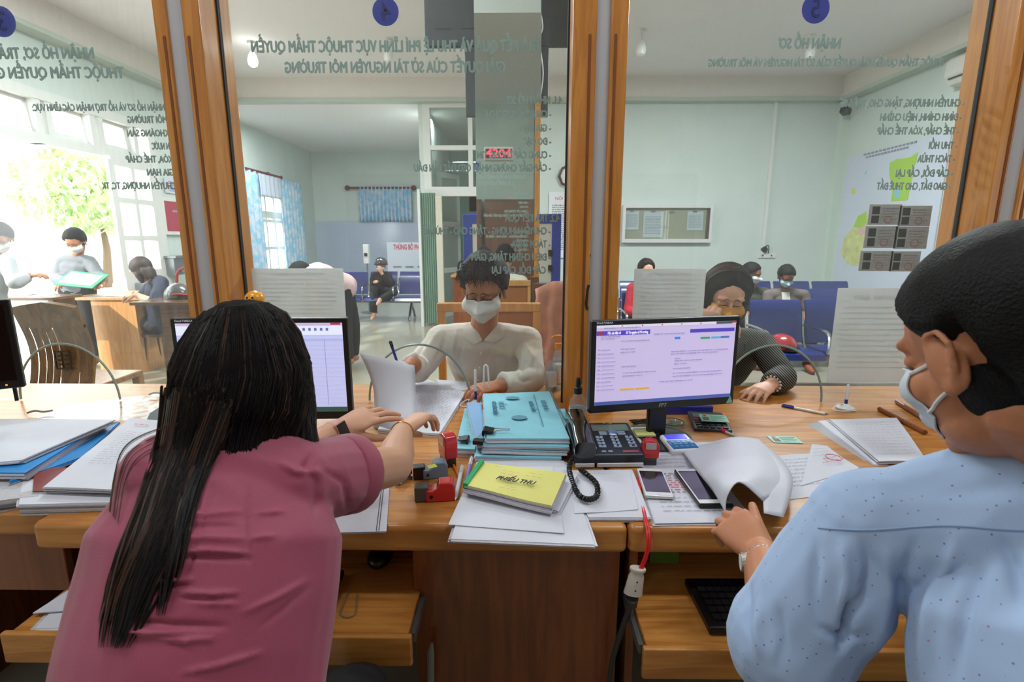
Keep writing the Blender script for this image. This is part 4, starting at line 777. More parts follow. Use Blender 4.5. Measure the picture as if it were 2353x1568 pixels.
# open register
t, C, c = leaves([(958, 866), (1070, 905), (1010, 1000), (868, 990)], .0, .016, 'register_book', 'open handwritten register lying under the lifted pages', 'book', 5, PAPER, PAPER, .003, seed=61, wave=.002)
scribble(t, C, c, .0172, 22, mat('pen_ink', '#75758c', .7), 6, .03, .95, .05, .78, .0009, 'handwriting', .02, .05)
t, C, c = leaves([(1000, 872), (1078, 876), (1080, 924), (1046, 921)], .0, .002, 'loose_sheet', 'white sheet beside the left hand of the man in the white shirt', 'paper', 1, seed=62)
# lifted fan of pages held by the man in white
t = thing('lifted_pages', 'sheaf of white pages lifted and curled by the man in the white shirt', 'document', D(880, 985, .02))
o_ = D(880, 985, .02)
for k in range(6):
    L0, L1 = G(868 - 2 * k, 984, Y=1.56 + .004 * k), G(948, 984, Y=1.52 + .004 * k); U0, U1 = G(826 + 3 * k, 812 + 3 * k, Y=1.68 + .012 * k), G(952, 846 - 2 * k, Y=1.73 + .012 * k); P = []
    for i in range(9):
        v = i / 8; row = []
        for j in range(9):
            u = j / 8; q = L0.lerp(L1, u).lerp(U0.lerp(U1, u), v); q = q + Vector((0, .05 * math.sin(v * math.pi) * (1 - .3 * u) - .015 * math.sin(u * math.pi), .012 * math.sin(u * math.pi) * v)); row.append(q - o_)
        P.append(row)
    MB().grid(P, .0007).build('page', PAPER, t, smooth=True, angle=180)
# glass dish
p = D(888, 975); t = thing('glass_dish', 'small round glass dish beneath the reaching hands', 'dish', p); MB().lathe([(.02, 0), (.036, .006), (.042, .03), (.040, .03), (.033, .009), (.018, .004)], 28).build('bowl', glass('dish_glass', (.9, .92, .93), .12, 0, 1.5), t, smooth=True); MB().tube([(.042 * math.cos(k * .21), .042 * math.sin(k * .21), .031) for k in range(31)], .0022, 6).build('rim', CHR, t)
# --- stamps and small tools
REDP = mat('red_plastic', '#c21820', .22, coat=.6); SMOKE = mat('smoky_plastic', '#2e2523', .25, coat=.3)
def stamp(loc, rot, label, s=1.0, lying=False):
    t = thing('self_inking_stamp', label, 'stamp', loc, rot)
    bx((-.022 * s, -.016 * s, 0), (.022 * s, .016 * s, .034 * s)).build('ink_frame', SMOKE, t, bevel=.003 * s)
    sec = [(-.028 * s, .026 * s), (.028 * s, .026 * s), (.030 * s, .07 * s), (.022 * s, .088 * s), (0, .093 * s), (-.022 * s, .088 * s), (-.030 * s, .07 * s)]
    MB().prism(sec, .036 * s, Matrix.Translation((0, .018 * s, 0)) @ Matrix.Rotation(R(90), 4, 'X')).build('red_cap', REDP, t, bevel=.005 * s, seg=3)
    bx((-.018 * s, -.0195 * s, .06 * s), (.018 * s, -.0175 * s, .084 * s)).build('label_window', mat('clear_label', '#a89c98', .1, coat=.8), t, bevel=.002)
    return t
stamp(D(1030, 1068), R(-62), 'large red self-inking stamp standing by the blue folders', 1.0)
stamp(D(1492, 1066), R(-4), 'small red self-inking stamp standing between telephone and white phone', .78)
def roller(loc, rot, label, body, nose, s=1.0):
    t = thing('stamp_holder', label, 'stamp', loc, rot)
    sec = [(0, 0), (.062 * s, 0), (.066 * s, .01 * s), (.066 * s, .038 * s), (.058 * s, .046 * s), (.03 * s, .046 * s), (.026 * s, .034 * s), (.016 * s, .027 * s), (0, .03 * s)]
    MB().prism(sec, .036 * s, Matrix.Translation((0, .018 * s, 0)) @ Matrix.Rotation(R(90), 4, 'X')).build('body', body, t, bevel=.004 * s, seg=3)
    bx((-.026 * s, -.015 * s, .001), (.006 * s, .015 * s, .036 * s)).build('nose', nose, t, bevel=.003 * s); MB().cyl((.012 * s, -.019 * s, .014 * s), (.012 * s, .019 * s, .014 * s), .004 * s).build('pivot', BLK, t)
    return t
roller(D(980, 1148), R(8), 'red and grey stamp lying on its side near the desk front', REDP, mat('grey_plastic', '#4b4a48', .4), 1.02)
roller(D(972, 1098), R(14), 'blue grey stapler behind the lying red stamp', mat('blue_grey_plastic', '#6d8299', .25, coat=.4), BLK, .95)
tag(MB().box((0, 0, 0), (.022, .018, .001), (0, 0, .5)).build('sticky_flag', mat('lime_flag', '#c8cf2a', .5)), 'tiny lime sticky flag on the blue grey stapler', 'sticky note').location = D(993, 1072, .046)
t = thing('staple_remover', 'small metal staple remover left of the lying red stamp', 'staple remover', D(926, 1108), R(60))
for sg in (-1, 1): MB().box((0, 0, .011 + sg * .006), (.045, .014, .003), (0, sg * .2, 0)).box((.024, 0, .011 + sg * .008), (.005, .016, .01)).build('jaw', GREYM, t)
MB().cyl((-.018, -.009, .011), (-.018, .009, .011), .006).build('hinge', BLK, t)
def pen(a, b, label, body, capm, r=.0045, tip=None, clip=True):
    a, b = Vector(a), Vector(b); q = (b - a); L = q.length; rot = q.to_track_quat('X', 'Z').to_euler(); t = thing('pen', label, 'pen', a, (rot.x, rot.y, rot.z))
    MB().lathe([(r * .8, .012), (r, .02), (r, L * .72), (r * .95, L * .75)], 12).build('barrel', body, t, smooth=True).rotation_euler = (0, R(90), 0)
    MB().lathe([(.0006, 0), (r * .8, .014)], 12).build('tip', tip or body, t, smooth=True).rotation_euler = (0, R(90), 0)
    MB().lathe([(r * 1.08, L * .72), (r * 1.1, L * .97), (r * .7, L)], 12).build('cap', capm, t, smooth=True).rotation_euler = (0, R(90), 0)
    if clip: bx((L * .74, -.0012, r), (L * .97, .0012, r + .0025)).build('clip', capm, t)
    return t
WP = mat('white_plastic', '#d8d8da', .3); BLUP = mat('blue_plastic', '#2b2f86', .3)
pen(D(1046, 1150, .006), D(1062, 1072, .006), 'white pen lying beside the large paper stack', WP, WP, .0055)
pen(D(1068, 1122, .006), D(1084, 1052, .006), 'lilac pen half under the large paper stack', mat('lilac_plastic', '#8077b8', .35), WP, .005)
pen(D(1036, 1058, .005), D(1058, 1100, .005), 'orange pencil stub beside the white pen', mat('orange_plastic', '#d9781e', .4), mat('orange_plastic', '#d9781e'), .0035, clip=False)
pen(D(1905, 953, .005), D(1796, 932, .005), 'white ballpoint pen with blue cap on the customer side at right', WP, BLUP, .0045, BLUP)
pen(D(1748, 1026, .006), D(1640, 982, .006), 'clear pen with a pink cap beside the calculator', mat('clear_barrel', '#b9aeb2', .15, coat=.6), mat('pink_cap', '#d8244e', .3), .0045, mat('pink_cap', '#d8244e'))
# --- desk telephone
A, B_, C_ = D(1322, 1078), D(1478, 1076), D(1432, 958)
ang = math.atan2(B_.y - A.y, B_.x - A.x); PW = (B_ - A).length + .008; PL = .19
t = thing('desk_telephone', 'black office telephone with grey number keys and corded handset', 'telephone', ((A.x + B_.x) / 2, (A.y + B_.y) / 2, DZ + .012), (R(7), 0, ang))
NAVY = mat('telephone_navy', '#1d222c', .35); bx((-PW / 2, 0, -.004), (PW / 2, PL, .028)).build('base', NAVY, t, bevel=.008, seg=3)
bx((-PW / 2 + .004, -.003, -.008), (-PW / 2 + .055, .01, .004)).build('front_trim', WP, t, bevel=.002); bx((-PW / 2 + .062, -.003, -.008), (PW / 2 - .004, .01, .004)).build('front_trim', WP, t, bevel=.002)
x0 = -PW / 2 + .072; x1 = PW / 2 - .012; KEY = mat('grey_keys', '#8d9cb0', .4)
bx((x0, PL - .058, .027), (x1, PL - .02, .0295)).build('display', mat('lcd_grey', '#5e6e6c', .15, coat=.5), t); text_mesh('KTeL', .012, ((x0 + x1) / 2, PL - .009, .0285), (0, 0, 0), WP, 'lettering', t, bold=.02)
bx((x0 - .012, .03, .027), (x0 - .007, .115, .031)).build('silver_strip', WP, t)
for i, row in enumerate(['123', '456', '789', '*0#']):
    for j, s in enumerate(row):
        kx = lerp(x0 + .011, x1 - .011, j / 2); ky = .092 - i * .0165
        k_ = bx((kx - .0105, ky - .006, .027), (kx + .0105, ky + .006, .032)).build('number_key', KEY, t, bevel=.0015); text_mesh(s, .012, (kx, ky, .0325), (0, 0, 0), BLK, 'digit', k_, bold=.02)
for j in (-1, 1):
    for i in (0, 1): kx = (x0 + x1) / 2 + j * .0265; bx((kx - .011, .107 + .011 * i, .027), (kx + .011, .115 + .011 * i, .031)).build('function_key', KEY, t, bevel=.001)
MB().lathe([(.0165, .027), (.0165, .032), (.012, .034)], 24, ((x0 + x1) / 2, .116, 0)).build('ring', CHR, t, smooth=True); MB().lathe([(.0125, .033), (.010, .0355)], 24, ((x0 + x1) / 2, .116, 0)).build('menu_button', mat('blue_button', '#4c78b8', .2, coat=.5), t)
bx((x1 - .045, .013, .027), (x1 - .002, .021, .029)).build('red_label', mat('dull_red', '#a84a4a', .5), t); [bx((x0 + .004 + .018 * k, .014, .027), (x0 + .016 + .018 * k, .021, .030)).build('function_key', KEY, t, bevel=.001) for k in (0, 1)]
hx = -PW / 2 + .028; GB = mat('glossy_black', '#08080a', .12, coat=.8)
hs = MB(); P = []
for i in range(17):
    v = i / 16; y = -.0 + v * .20; zc = .045 + .022 * math.sin(math.pi * v); wv = .024 + .004 * abs(2 * v - 1) ** 2; hv = .012 + .012 * abs(2 * v - 1) ** 3
    P.append([(hx + wv * math.copysign(abs(math.cos(a_)) ** .6, math.cos(a_)), y - .004, zc + hv * math.copysign(abs(math.sin(a_)) ** .6, math.sin(a_))) for a_ in [2 * math.pi * k / 20 for k in range(21)]])
hs.grid(P); hs.add(P[0][:20], [tuple(range(20))]); hs.add(P[-1][:20], [tuple(range(20))]); hs.build('handset', GB, t, smooth=True)
hp = [G(1318, 1050, Z=DZ + .05), G(1308, 1075, Z=DZ + .03), G(1316, 1110, Z=DZ + .02), G(1332, 1140, Z=DZ + .022), G(1355, 1148, Z=DZ + .022), G(1372, 1138, Z=DZ + .022), G(1370, 1112, Z=DZ + .022), G(1350, 1092, Z=DZ + .025), G(1334, 1080, Z=DZ + .02)]
cp = catmull(hp, 40); coil = []
for i, q in enumerate(cp):
    d_ = (cp[min(i + 1, len(cp) - 1)] - cp[max(i - 1, 0)]).normalized(); n_ = d_.cross(Vector((0, 0, 1))).normalized(); b_ = n_.cross(d_); a_ = i * 1.15
    coil.append(q + n_ * .0055 * math.cos(a_) + b_ * .0055 * math.sin(a_))
MB().tube(coil, .0021, 5).build('coiled_cord', BLK, t, smooth=True, world=True)
# --- phones
def phone(c4, label, frame_m, th, face_m, home=True):
    C = [D(x, y, .0045) for x, y in c4]; ctr = sum(C, Vector()) / 4; t = thing('smartphone', label, 'phone', (ctr.x, ctr.y, DZ + .0055), math.atan2((C[1] - C[0]).y, (C[1] - C[0]).x))
    W = ((C[1] - C[0]).length + (C[2] - C[3]).length) / 2; H = ((C[3] - C[0]).length + (C[2] - C[1]).length) / 2
    d = (C[1] - C[0]).normalized(); e = (C[0] - C[3]).normalized(); t.rotation_euler = (0, 0, math.atan2(e.y, e.x) - R(90))
    bx((-W / 2, -H / 2, 0), (W / 2, H / 2, th)).build('body', frame_m, t, bevel=.0035, seg=3); bx((-W / 2 + .002, -H / 2 + .002, th - .0005), (W / 2 - .002, H / 2 - .002, th + .0004)).build('front_glass', face_m, t)
    bx((-W / 2 + .005, -H / 2 + .018, th + .0003), (W / 2 - .005, H / 2 - .016, th + .0009)).build('screen', mat('dark_screen', '#0b0f16', .06, coat=1), t)
    if home: MB().lathe([(.0045, th), (.0045, th + .0012)], 20, (0, -H / 2 + .010, 0)).build('home_button', face_m, t)
    return t
phone([(1462, 1086), (1528, 1086), (1541, 1149), (1482, 1149)], 'small white smartphone beside the printed form', mat('silver_frame', '#c9c5bf', .25, metal=.6), .009, mat('white_face', '#dcdcde', .2, coat=.5))
phone([(1548, 1088), (1620, 1088), (1684, 1170), (1606, 1170)], 'large black cased smartphone on the printed form', BLK, .012, M['white_face'])
# --- card reader, calculators, sticky notes
A, B_ = D(1533, 1062), D(1604, 1040)
t = thing('card_reader', 'white and blue keypad with a small lit display behind the curled sheet', 'keypad', D(1560, 1030), (R(6), 0, R(8)))
bx((-.043, -.048, 0), (.043, .05, .022)).build('body', WP, t, bevel=.009, seg=3); bx((-.032, .014, .021), (.03, .04, .0235)).build('display', mat('blue_lcd', '#3a36c8', .2, emit=.9), t); bx((-.037, -.042, .021), (.037, .006, .0235)).build('keypad', mat('keypad_blue', '#2f6ea8', .4), t)
for i in range(3):
    for j in range(4): bx((-.03 + .016 * j, -.036 + .013 * i, .0233), (-.019 + .016 * j, -.028 + .013 * i, .025)).build('key', mat('keypad_light', '#5b93c4', .4), t)
def calculator(loc, rot, w, l, label, scr, card=None):
    t = thing('calculator', label, 'calculator', loc, rot); bx((-w / 2, -l / 2, 0), (w / 2, l / 2, .014)).build('body', mat('calculator_slate', '#2e3340', .4), t, bevel=.004)
    bx((-w * .4, l * .12, .0138), (w * .4, l * .36, .0155)).build('display', scr, t)
    for i in range(4):
        for j in range(5): bx((-w * .42 + w * .175 * j, -l * .44 + l * .13 * i, .0135), (-w * .42 + w * .175 * j + w * .13, -l * .44 + l * .13 * i + l * .085, .0175)).build('key', mat('calc_key_red', '#b5283a', .4) if (i == 3 and j == 0) else mat('calc_key', '#15181f', .35), t, bevel=.001)
    return t
c = D(1628, 976); calculator((c.x, c.y, DZ + .002), (R(5), 0, R(-8)), .115, .14, 'dark calculator with a green card laid over its display', mat('lcd_grey', '#5e6e6c'))
calculator(D(1488, 1008), (R(2), 0, R(5)), .085, .12, 'white calculator topped by a yellow note beside the telephone', mat('lcd_grey', '#5e6e6c')).children[0].data.materials[0] = WP
p = D(1480, 995, .02); tag(MB().box((0, 0, 0), (.058, .05, .005), (0, 0, .04)).build('sticky_notes', mat('pale_yellow_note', '#dcd88c', .7)), 'pale yellow sticky notes on the white calculator', 'sticky notes').location = p
def idcard(loc, rot, label):
    t = thing('identity_card', label, 'card', loc, rot); bx((-.043, -.027, 0), (.043, .027, .0009)).build('card', TEAL, t)
    bx((-.035, -.018, .0009), (-.016, .008, .0012)).build('portrait', mat('card_photo', '#7a6258', .6), t); MB().lathe([(.006, .0009), (.006, .0013)], 16, (-.026, .018, 0)).build('emblem', RED, t)
    m = MB(); [m.b2((-.01, -.02 + .009 * k, .0009), (.036 - .008 * (k % 2), -.018 + .009 * k, .0012)) for k in range(5)]; m.build('printed_lines', mat('card_ink', '#5d8a7c', .6), t); return t
idcard(D(1640, 962, .024), (R(5), 0, R(-8)), 'green identity card lying over the dark calculator'); idcard(D(1803, 1011, .001), R(-3), 'green identity card lying alone on the desk at right')
p = D(1545, 978); t = thing('clip_dish', 'round green rimmed dish of paper clips under the right monitor', 'dish', p); MB().lathe([(.03, 0), (.038, .012), (.035, .012), (.028, .003)], 28).build('bowl', glass('dish_glass2', (.85, .93, .88), .2), t, smooth=True); MB().tube([(.038 * math.cos(k * .21), .038 * math.sin(k * .21), .012) for k in range(31)], .0018, 6).build('rim', mat('green_rim', '#1d7a4c', .3), t)
rr = random.Random(3)
for k in range(9):
    a_ = rr.random() * 6.28; r_ = rr.random() * .02; q = Vector((r_ * math.cos(a_), r_ * math.sin(a_), .006 + .0012 * k)); e = Matrix.Rotation(rr.random() * 3, 4, 'Z')
    tag(MB().tube([e @ Vector(v) for v in ((-.011, -.003, 0), (.009, -.003, 0), (.012, 0, 0), (.009, .003, 0), (-.009, .003, 0), (-.011, .001, 0), (.005, -.001, .001))], .0006, 4).build('paper_clip', GREYM), 'small metal paper clip in the green rimmed dish', 'paper clip', 'paper clips in the dish').location = p + q
# --- monitors
def monitor(pts, Yc, label, side):
    """pts: four picture corners TL TR BR BL; Yc: distances of the left and right edges"""
    TL, TR, BR, BL = [G(x, y, Y=Yc[0] if i in (0, 3) else Yc[1]) for i, (x, y) in enumerate(pts)]
    cx_ = (TL + TR + BR + BL) / 4; W = ((TR - TL).length + (BR - BL).length) / 2; Hh = ((TL - BL).length + (TR - BR).length) / 2
    yaw = math.atan2((TR - TL).y, (TR - TL).x); t = thing('computer_monitor', label, 'monitor', (cx_.x, cx_.y, cx_.z), (0, 0, yaw))
    z0 = cx_.z - DZ
    hp = t
    bx((-W / 2, 0, -Hh / 2), (W / 2, .022, Hh / 2)).build('housing', BLK, hp, bevel=.004); bx((-W * .3, .022, -Hh * .3), (W * .3, .055, Hh * .3)).build('rear_cover', BLK, hp, bevel=.015)
    bx((-.03, .03, -z0 + .01), (.03, .05, -Hh * .2)).build('stand_neck', BLK, hp, bevel=.005); MB().lathe([(.105, -z0), (.105, -z0 + .006), (.05, -z0 + .014), (.0, -z0 + .016)], 32, (0, .03, 0)).build('stand_base', BLK, hp, smooth=True)
    bz = .014; bb = .024; sx0, sx1, sz0, sz1 = -W / 2 + bz, W / 2 - bz, -Hh / 2 + bb, Hh / 2 - bz
    def scr(u0, v0, u1, v1, m_, name, off=.001, par=None):      # u to the right, v down, 0..1 of the picture area
        return bx((lerp(sx0, sx1, u0), -off, lerp(sz1, sz0, v1)), (lerp(sx0, sx1, u1), -off + .0006, lerp(sz1, sz0, v0))).build(name, m_, par or hp)
    return t, scr, W, Hh
LIL = mat('screen_lilac', '#cdbfe6', .3, emit=.5); 
def em(name, c, e=.45): return mat(name, c, .3, emit=e)
t, scr, W, Hh = monitor([(1365, 737), (1706, 727), (1681, 928), (1350, 952)], (1.42, 1.52), 'black monitor with a pale lilac web page, right of the middle post', 1)
s_ = scr(0, 0, 1, 1, LIL, 'screen', .0008); o = 0.0016
scr(0, .07, .37, .125, em('ui_violet', '#5a48c0'), 'page_header', o, s_); scr(.66, .085, .99, .13, em('ui_violet', '#5a48c0'), 'page_header', o, s_)
scr(.0, .0, 1, .03, em('ui_tabs', '#e4e0f0'), 'tab_bar', o, s_)
for k in range(5): scr(.17 + .14 * k, .008, .178 + .14 * k, .022, em('ui_red', '#b8303a'), 'tab_icon', .002, s_)
scr(.85, .0, .97, .03, em('ui_dark', '#4c5a5e'), 'window_buttons', .002, s_); scr(.97, .0, 1.0, .022, em('ui_red', '#b8303a'), 'close_button', .0022, s_)
scr(.55, .175, .59, .205, em('ui_blue', '#3a8af0'), 'blue_button', o, s_); scr(.74, .19, .81, .215, em('ui_green', '#3aa868'), 'green_button', o, s_); scr(.82, .19, .885, .215, em('ui_cyan', '#58b8dc'), 'cyan_button', o, s_); scr(.89, .19, .955, .215, em('ui_steel', '#4a7cb8'), 'blue_button', o, s_)
scr(.175, .80, .275, .825, em('ui_amber', '#e0b04a'), 'amber_button', o, s_); scr(.285, .80, .385, .825, em('ui_amber', '#e0b04a'), 'amber_button', o, s_)
scr(0, .955, 1, 1, mat('taskbar', '#4a5a9c', .3, emit=.55), 'taskbar', o, s_)
rr = random.Random(11); m = MB(); bz = .014
def sl(u0, v, u1, h=.010): x0, x1 = lerp(-W / 2 + bz, W / 2 - bz, u0), lerp(-W / 2 + bz, W / 2 - bz, u1); z = lerp(Hh / 2 - bz, -Hh / 2 + .024, v); m.b2((x0, -.0020, z - h * Hh / 2), (x1, -.0016, z + h * Hh / 2))
for v, u0, u1 in [(.20, .17, .37), (.30, .17, .27), (.34, .17, .27), (.52, .18, .28), (.60, .19, .43), (.64, .19, .33), (.36, .53, .95), (.39, .53, .88), (.58, .55, .68), (.64, .55, .92), (.68, .55, .92), (.45, .56, .6), (.48, .56, .76), (.52, .56, .65), (.035, .05, .3), (.14, .03, .16), (.165, .03, .12), (.13, .4, .62), (.74, .45, .7)]:
    u = u0
    while u < u1: w = rr.uniform(.008, .03); sl(u, v, min(u + w, u1)); u += w + .006
for k in range(11): sl(.012, .30 + .05 * k, .03); sl(.04, .30 + .05 * k, .09 + .05 * rr.random(), .006)
m.build('printed_lines', em('ui_text', '#a79bc2', .5), s_)
for s__, u0, u1 in (('Một cửa điện tử', .075, .165), ('Sở Tài nguyên và Môi trường', .20, .355)): fit_text(s__, (u1 - u0) * (W - .028), .0115, (lerp(-W / 2 + .014, W / 2 - .014, (u0 + u1) / 2), -.0024, lerp(Hh / 2 - bz, -Hh / 2 + .024, .098)), (R(90), 0, 0), em('ui_white', '#ffffff'), 'header_text', s_)
MB().lathe([(.006, -.0022), (.006, -.0016)], 16, (lerp(-W / 2, W / 2, .055), 0, lerp(Hh / 2 - bz, -Hh / 2 + .024, .098)), 'y').build('red_emblem', em('ui_red', '#b8303a'), s_)
text_mesh('Elead F20BAA', .0085, (-W / 2 + .038, -.0006, Hh / 2 - .0072), (R(90), 0, 0), WP, 'lettering', t, bold=.01); text_mesh('FPT', .016, (-.005, -.0008, -Hh / 2 + .0115), (R(90), 0, 0), mat('logo_grey', '#9c9ca0', .4), 'lettering', t, bold=.01, shear=.3)
MB().add([(W / 2 - .026, -.001, -Hh / 2 + .004), (W / 2 - .004, -.001, -Hh / 2 + .004), (W / 2 - .013, -.001, -Hh / 2 + .028)], [(0, 1, 2)]).build('green_sticker', mat('sticker_green', '#7fae8c', .5), t)
t, scr, W, Hh = monitor([(404, 733), (802, 731), (806, 962), (405, 968)], (1.40, 1.42), 'black monitor showing a pale spreadsheet, behind the long-haired worker', 0)
s_ = scr(0, 0, 1, 1, mat('sheet_blue', '#c3c6f2', .3, emit=.55), 'screen', .0008)
scr(0, 0, 1, .03, em('ui_title', '#d8bfe0'), 'title_bar', .0016, s_); scr(0, .03, 1, .13, em('ui_ribbon', '#d4daf4', .75), 'ribbon', .0016, s_); scr(0, .17, 1, .195, em('ui_head', '#a9b6e4', .6), 'column_header', .0016, s_); scr(.93, .0, .99, .02, em('ui_red', '#b8303a'), 'close_button', .002, s_)
for k, u in enumerate((.12, .27, .42, .60, .735, .885)): scr(u, .17, u + .0025, .92, em('ui_line', '#8d90bc', .5), 'column_line', .0016, s_)
for k in range(14): scr(0, .24 + .05 * k, 1, .242 + .05 * k, em('ui_line2', '#aeb2dc', .6), 'row_line', .0014, s_)
for k in range(9): scr(.62 + .035 * k, .055, .635 + .035 * k, .085, em('ui_text2', '#6c74b0', .5), 'ribbon_icon', .002, s_)
scr(.585, .05, .66, .062, em('ui_red', '#b8303a'), 'ribbon_icon', .0024, s_); scr(.55, .09, .6, .105, em('ui_amber2', '#e8d060'), 'highlighted_cell', .0024, s_)
scr(0, .945, 1, 1, em('ui_task_dark', '#3c5a50', .4), 'taskbar', .0016, s_); scr(.62, .96, .72, .985, em('ui_white', '#ffffff'), 'tray_icons', .002, s_)
text_mesh('Elead F20BAA', .0085, (-W / 2 + .038, -.0006, Hh / 2 - .0072), (R(90), 0, 0), WP, 'lettering', t, bold=.01)
t, scr, W, Hh = monitor([(-260, 690), (26, 700), (50, 893), (-250, 915)], (1.30, 1.42), 'black monitor cut off by the left edge of the picture', 0); scr(0, 0, 1, 1, mat('off_screen', '#0a0a0c', .15), 'screen', .0008)
bx((W / 2 - .04, -.0015, -Hh / 2 + .010), (W / 2 - .036, 0, -Hh / 2 + .014)).build('power_light', em('orange_light', '#ff6a20', 3), t)
bx((W / 2 - .03, .01, -Hh / 2 - .04), (W / 2 - .022, .018, -Hh / 2)).build('support_rod', BLK, t)
# blue folder and router things under the right monitor
tag(bx(D(1500, 950), D(1640, 935, .03)).build('blue_box_file', BLUP, bevel=.003), 'dark blue box file behind the foot of the right monitor', 'box file')
t = thing('cable_bundle', 'tangle of black cables on the desk under the right monitor', 'cable', D(1480, 975)); rr = random.Random(4)
for k in range(4): MB().tube(catmull([Vector((rr.uniform(-.05, .07), rr.uniform(-.02, .04), .004 + .006 * rr.random())) for _ in range(6)], 5), .0022, 5).build('cable', BLK, t, smooth=True)
# --- spray bottle, pump bottles
def bottle(loc, r, h, label, col, liquid, lv):
    t = thing('spray_bottle', label, 'bottle', loc); prof = [(r * .85, 0), (r, .006), (r, h * .55), (r * .9, h * .66), (r * .45, h * .78), (r * .4, h * .82)]
    MB().lathe(prof, 28).build('body', glass('bottle_plastic', (.9, .92, .93), .12, 0, 1.45), t, smooth=True); MB().lathe([(r * .82, .004), (r * .95, .01), (r * .95, h * lv)], 24).build('liquid', liquid, t, smooth=True); MB().lathe([(r * 1.01, h * .14), (r * 1.01, h * .5)], 28).build('label', mat('pale_label', '#cfcfd2', .5), t, smooth=True)
    return t
LIQ = glass('clear_liquid', (.85, .9, .9), .1, 0, 1.33)
p = D(1326, 990); h = .155; t = bottle(p, .028, h, 'clear spray bottle with black nozzle between the files and right monitor', None, LIQ, .5)
MB().lathe([(.0135, h * .8), (.0135, h * .92), (.008, h * .94), (.008, h * 1.04), (.009, h * 1.05), (.006, h * 1.12)], 20).build('nozzle', BLK, t, smooth=True)
ORP = mat('pump_orange', '#d98818', .3)
for k, (px, py, hh, lab, s) in enumerate([(1266, 900, .20, 'clear bottle behind the middle post, left of the orange pump bottle', 1), (1281, 893, .27, 'pump bottle with orange nozzle standing behind the middle post', 1)]):
    p = G(px, py, Y=2.0 + .03 * k); p.z = DZ; t = bottle(p, .022, hh * .78, lab, None, LIQ, .6); t.name = 'pump_bottle'
    if k == 1: z_ = hh * .78 * .8; MB().lathe([(.014, z_), (.014, z_ + .022), (.006, z_ + .024), (.005, z_ + .045), (.013, z_ + .047), (.013, z_ + .055)], 20).build('pump', ORP, t, smooth=True); MB().tube([(0, 0, z_ + .052), (-.02, -.01, z_ + .05), (-.028, -.014, z_ + .044)], .005, 8).build('spout', ORP, t)
# --- tethered pen stands
def pen_stand(loc, label, h=.1, rot=0, sheet=None):
    t = thing('pen_stand', label, 'pen stand', loc, rot); MB().lathe([(.028, 0), (.03, .006), (.018, .012), (.010, .018), (.006, .02)], 28).build('base', WP, t, smooth=True)
    MB().lathe([(.0055, .018), (.005, h * .4)], 12).build('pen_grip', BLUP, t); MB().lathe([(.005, h * .4), (.0045, h), (.003, h * 1.03)], 12).build('pen_barrel', WP, t, smooth=True)
    MB().tube(catmull([(.0, 0, .015), (-.03, -.005, .02), (-.055, -.02, .004), (-.035, -.035, .003), (.02, -.03, .003)], 6), .0022, 6).build('coiled_string', WP, t, smooth=True); return t
pen_stand(D(1942, 940), 'white pen stand with a tethered pen behind the right documents', .09)
t = pen_stand(D(1093, 930), 'white pen stand with upright tethered pens behind the blue files', .13); MB().tube(catmull([(.02, .01, .01), (.03, .012, .09), (.032, .012, .14), (.042, .012, .145), (.047, .012, .12), (.05, .012, .01)], 6), .0035, 8).build('looped_tube', WP, t, smooth=True)
for k, (a, b) in enumerate([((2020, 945), (2125, 1000)), ((2060, 928), (2150, 985))]):
    p, q = D(*a), D(*b); tag(MB().tube([p + Vector((0, 0, .008)), q + Vector((0, 0, .008))], .008, 8).build('wooden_stamp_handle', WOODD), ['brown wooden rod behind the masked worker, nearer the papers', 'brown wooden rod behind the masked worker, farther from the papers'][k], 'rod')
# --- emoji bobble figure
p = G(590, 735, Y=1.62); t = thing('bobble_figure', 'little yellow bobble-head toy on the left monitor side', 'toy', (p.x, p.y, DZ)); zc = G(590, 687, Y=1.62).z - DZ
YT = mat('toy_yellow', '#f0a014', .25, coat=.6); MB().sph((0, 0, zc), (.030, .028, .026), 24, 16).build('head', YT, t, smooth=True); MB().lathe([(.026, 0), (.028, .01), (.012, zc * .35), (.015, zc - .05), (.016, zc - .024), (.008, zc - .02)], 20).build('body', YT, t, smooth=True)
for sx in (-.011, .006): MB().sph((sx, -.026, zc + .006), (.0035, .002, .0035)).build('eye', BLK, t); MB().sph((sx * 1.75, -.0235, zc - .006), (.0055, .003, .0055)).build('cheek', RED, t)
MB().sph((-.003, -.0275, zc - .007), (.0035, .002, .002)).build('mouth', BLK, t)
# --- left desk: printed sheet under plastic and heaped files
t, C, c = leaves([(150, 930), (392, 900), (400, 965), (70, 966)], .0, .003, 'patterned_map_sheet', 'glossy sheet with orange contour pattern beyond the left files', 'map', 1, mat('contour_print', '#dcc3a4', .15, var=.0, coat=.6), seed=71)
ms = M['contour_print']; nt = ms.node_tree; tc = nt.nodes.new('ShaderNodeTexCoord'); n_ = nt.nodes.new('ShaderNodeTexNoise'); n_.inputs['Scale'].default_value = 26; n_.inputs['Detail'].default_value = 8; rp = nt.nodes.new('ShaderNodeValToRGB'); nt.links.new(tc.outputs['Object'], n_.inputs[0]); nt.links.new(n_.outputs['Fac'], rp.inputs[0]); nt.links.new(rp.outputs[0], nt.nodes['Principled BSDF'].inputs['Base Color'])
rp.color_ramp.elements[0].position = .42; rp.color_ramp.elements[0].color = lin('#c87840'); rp.color_ramp.elements[1].position = .52; rp.color_ramp.elements[1].color = lin('#e8e0d0')
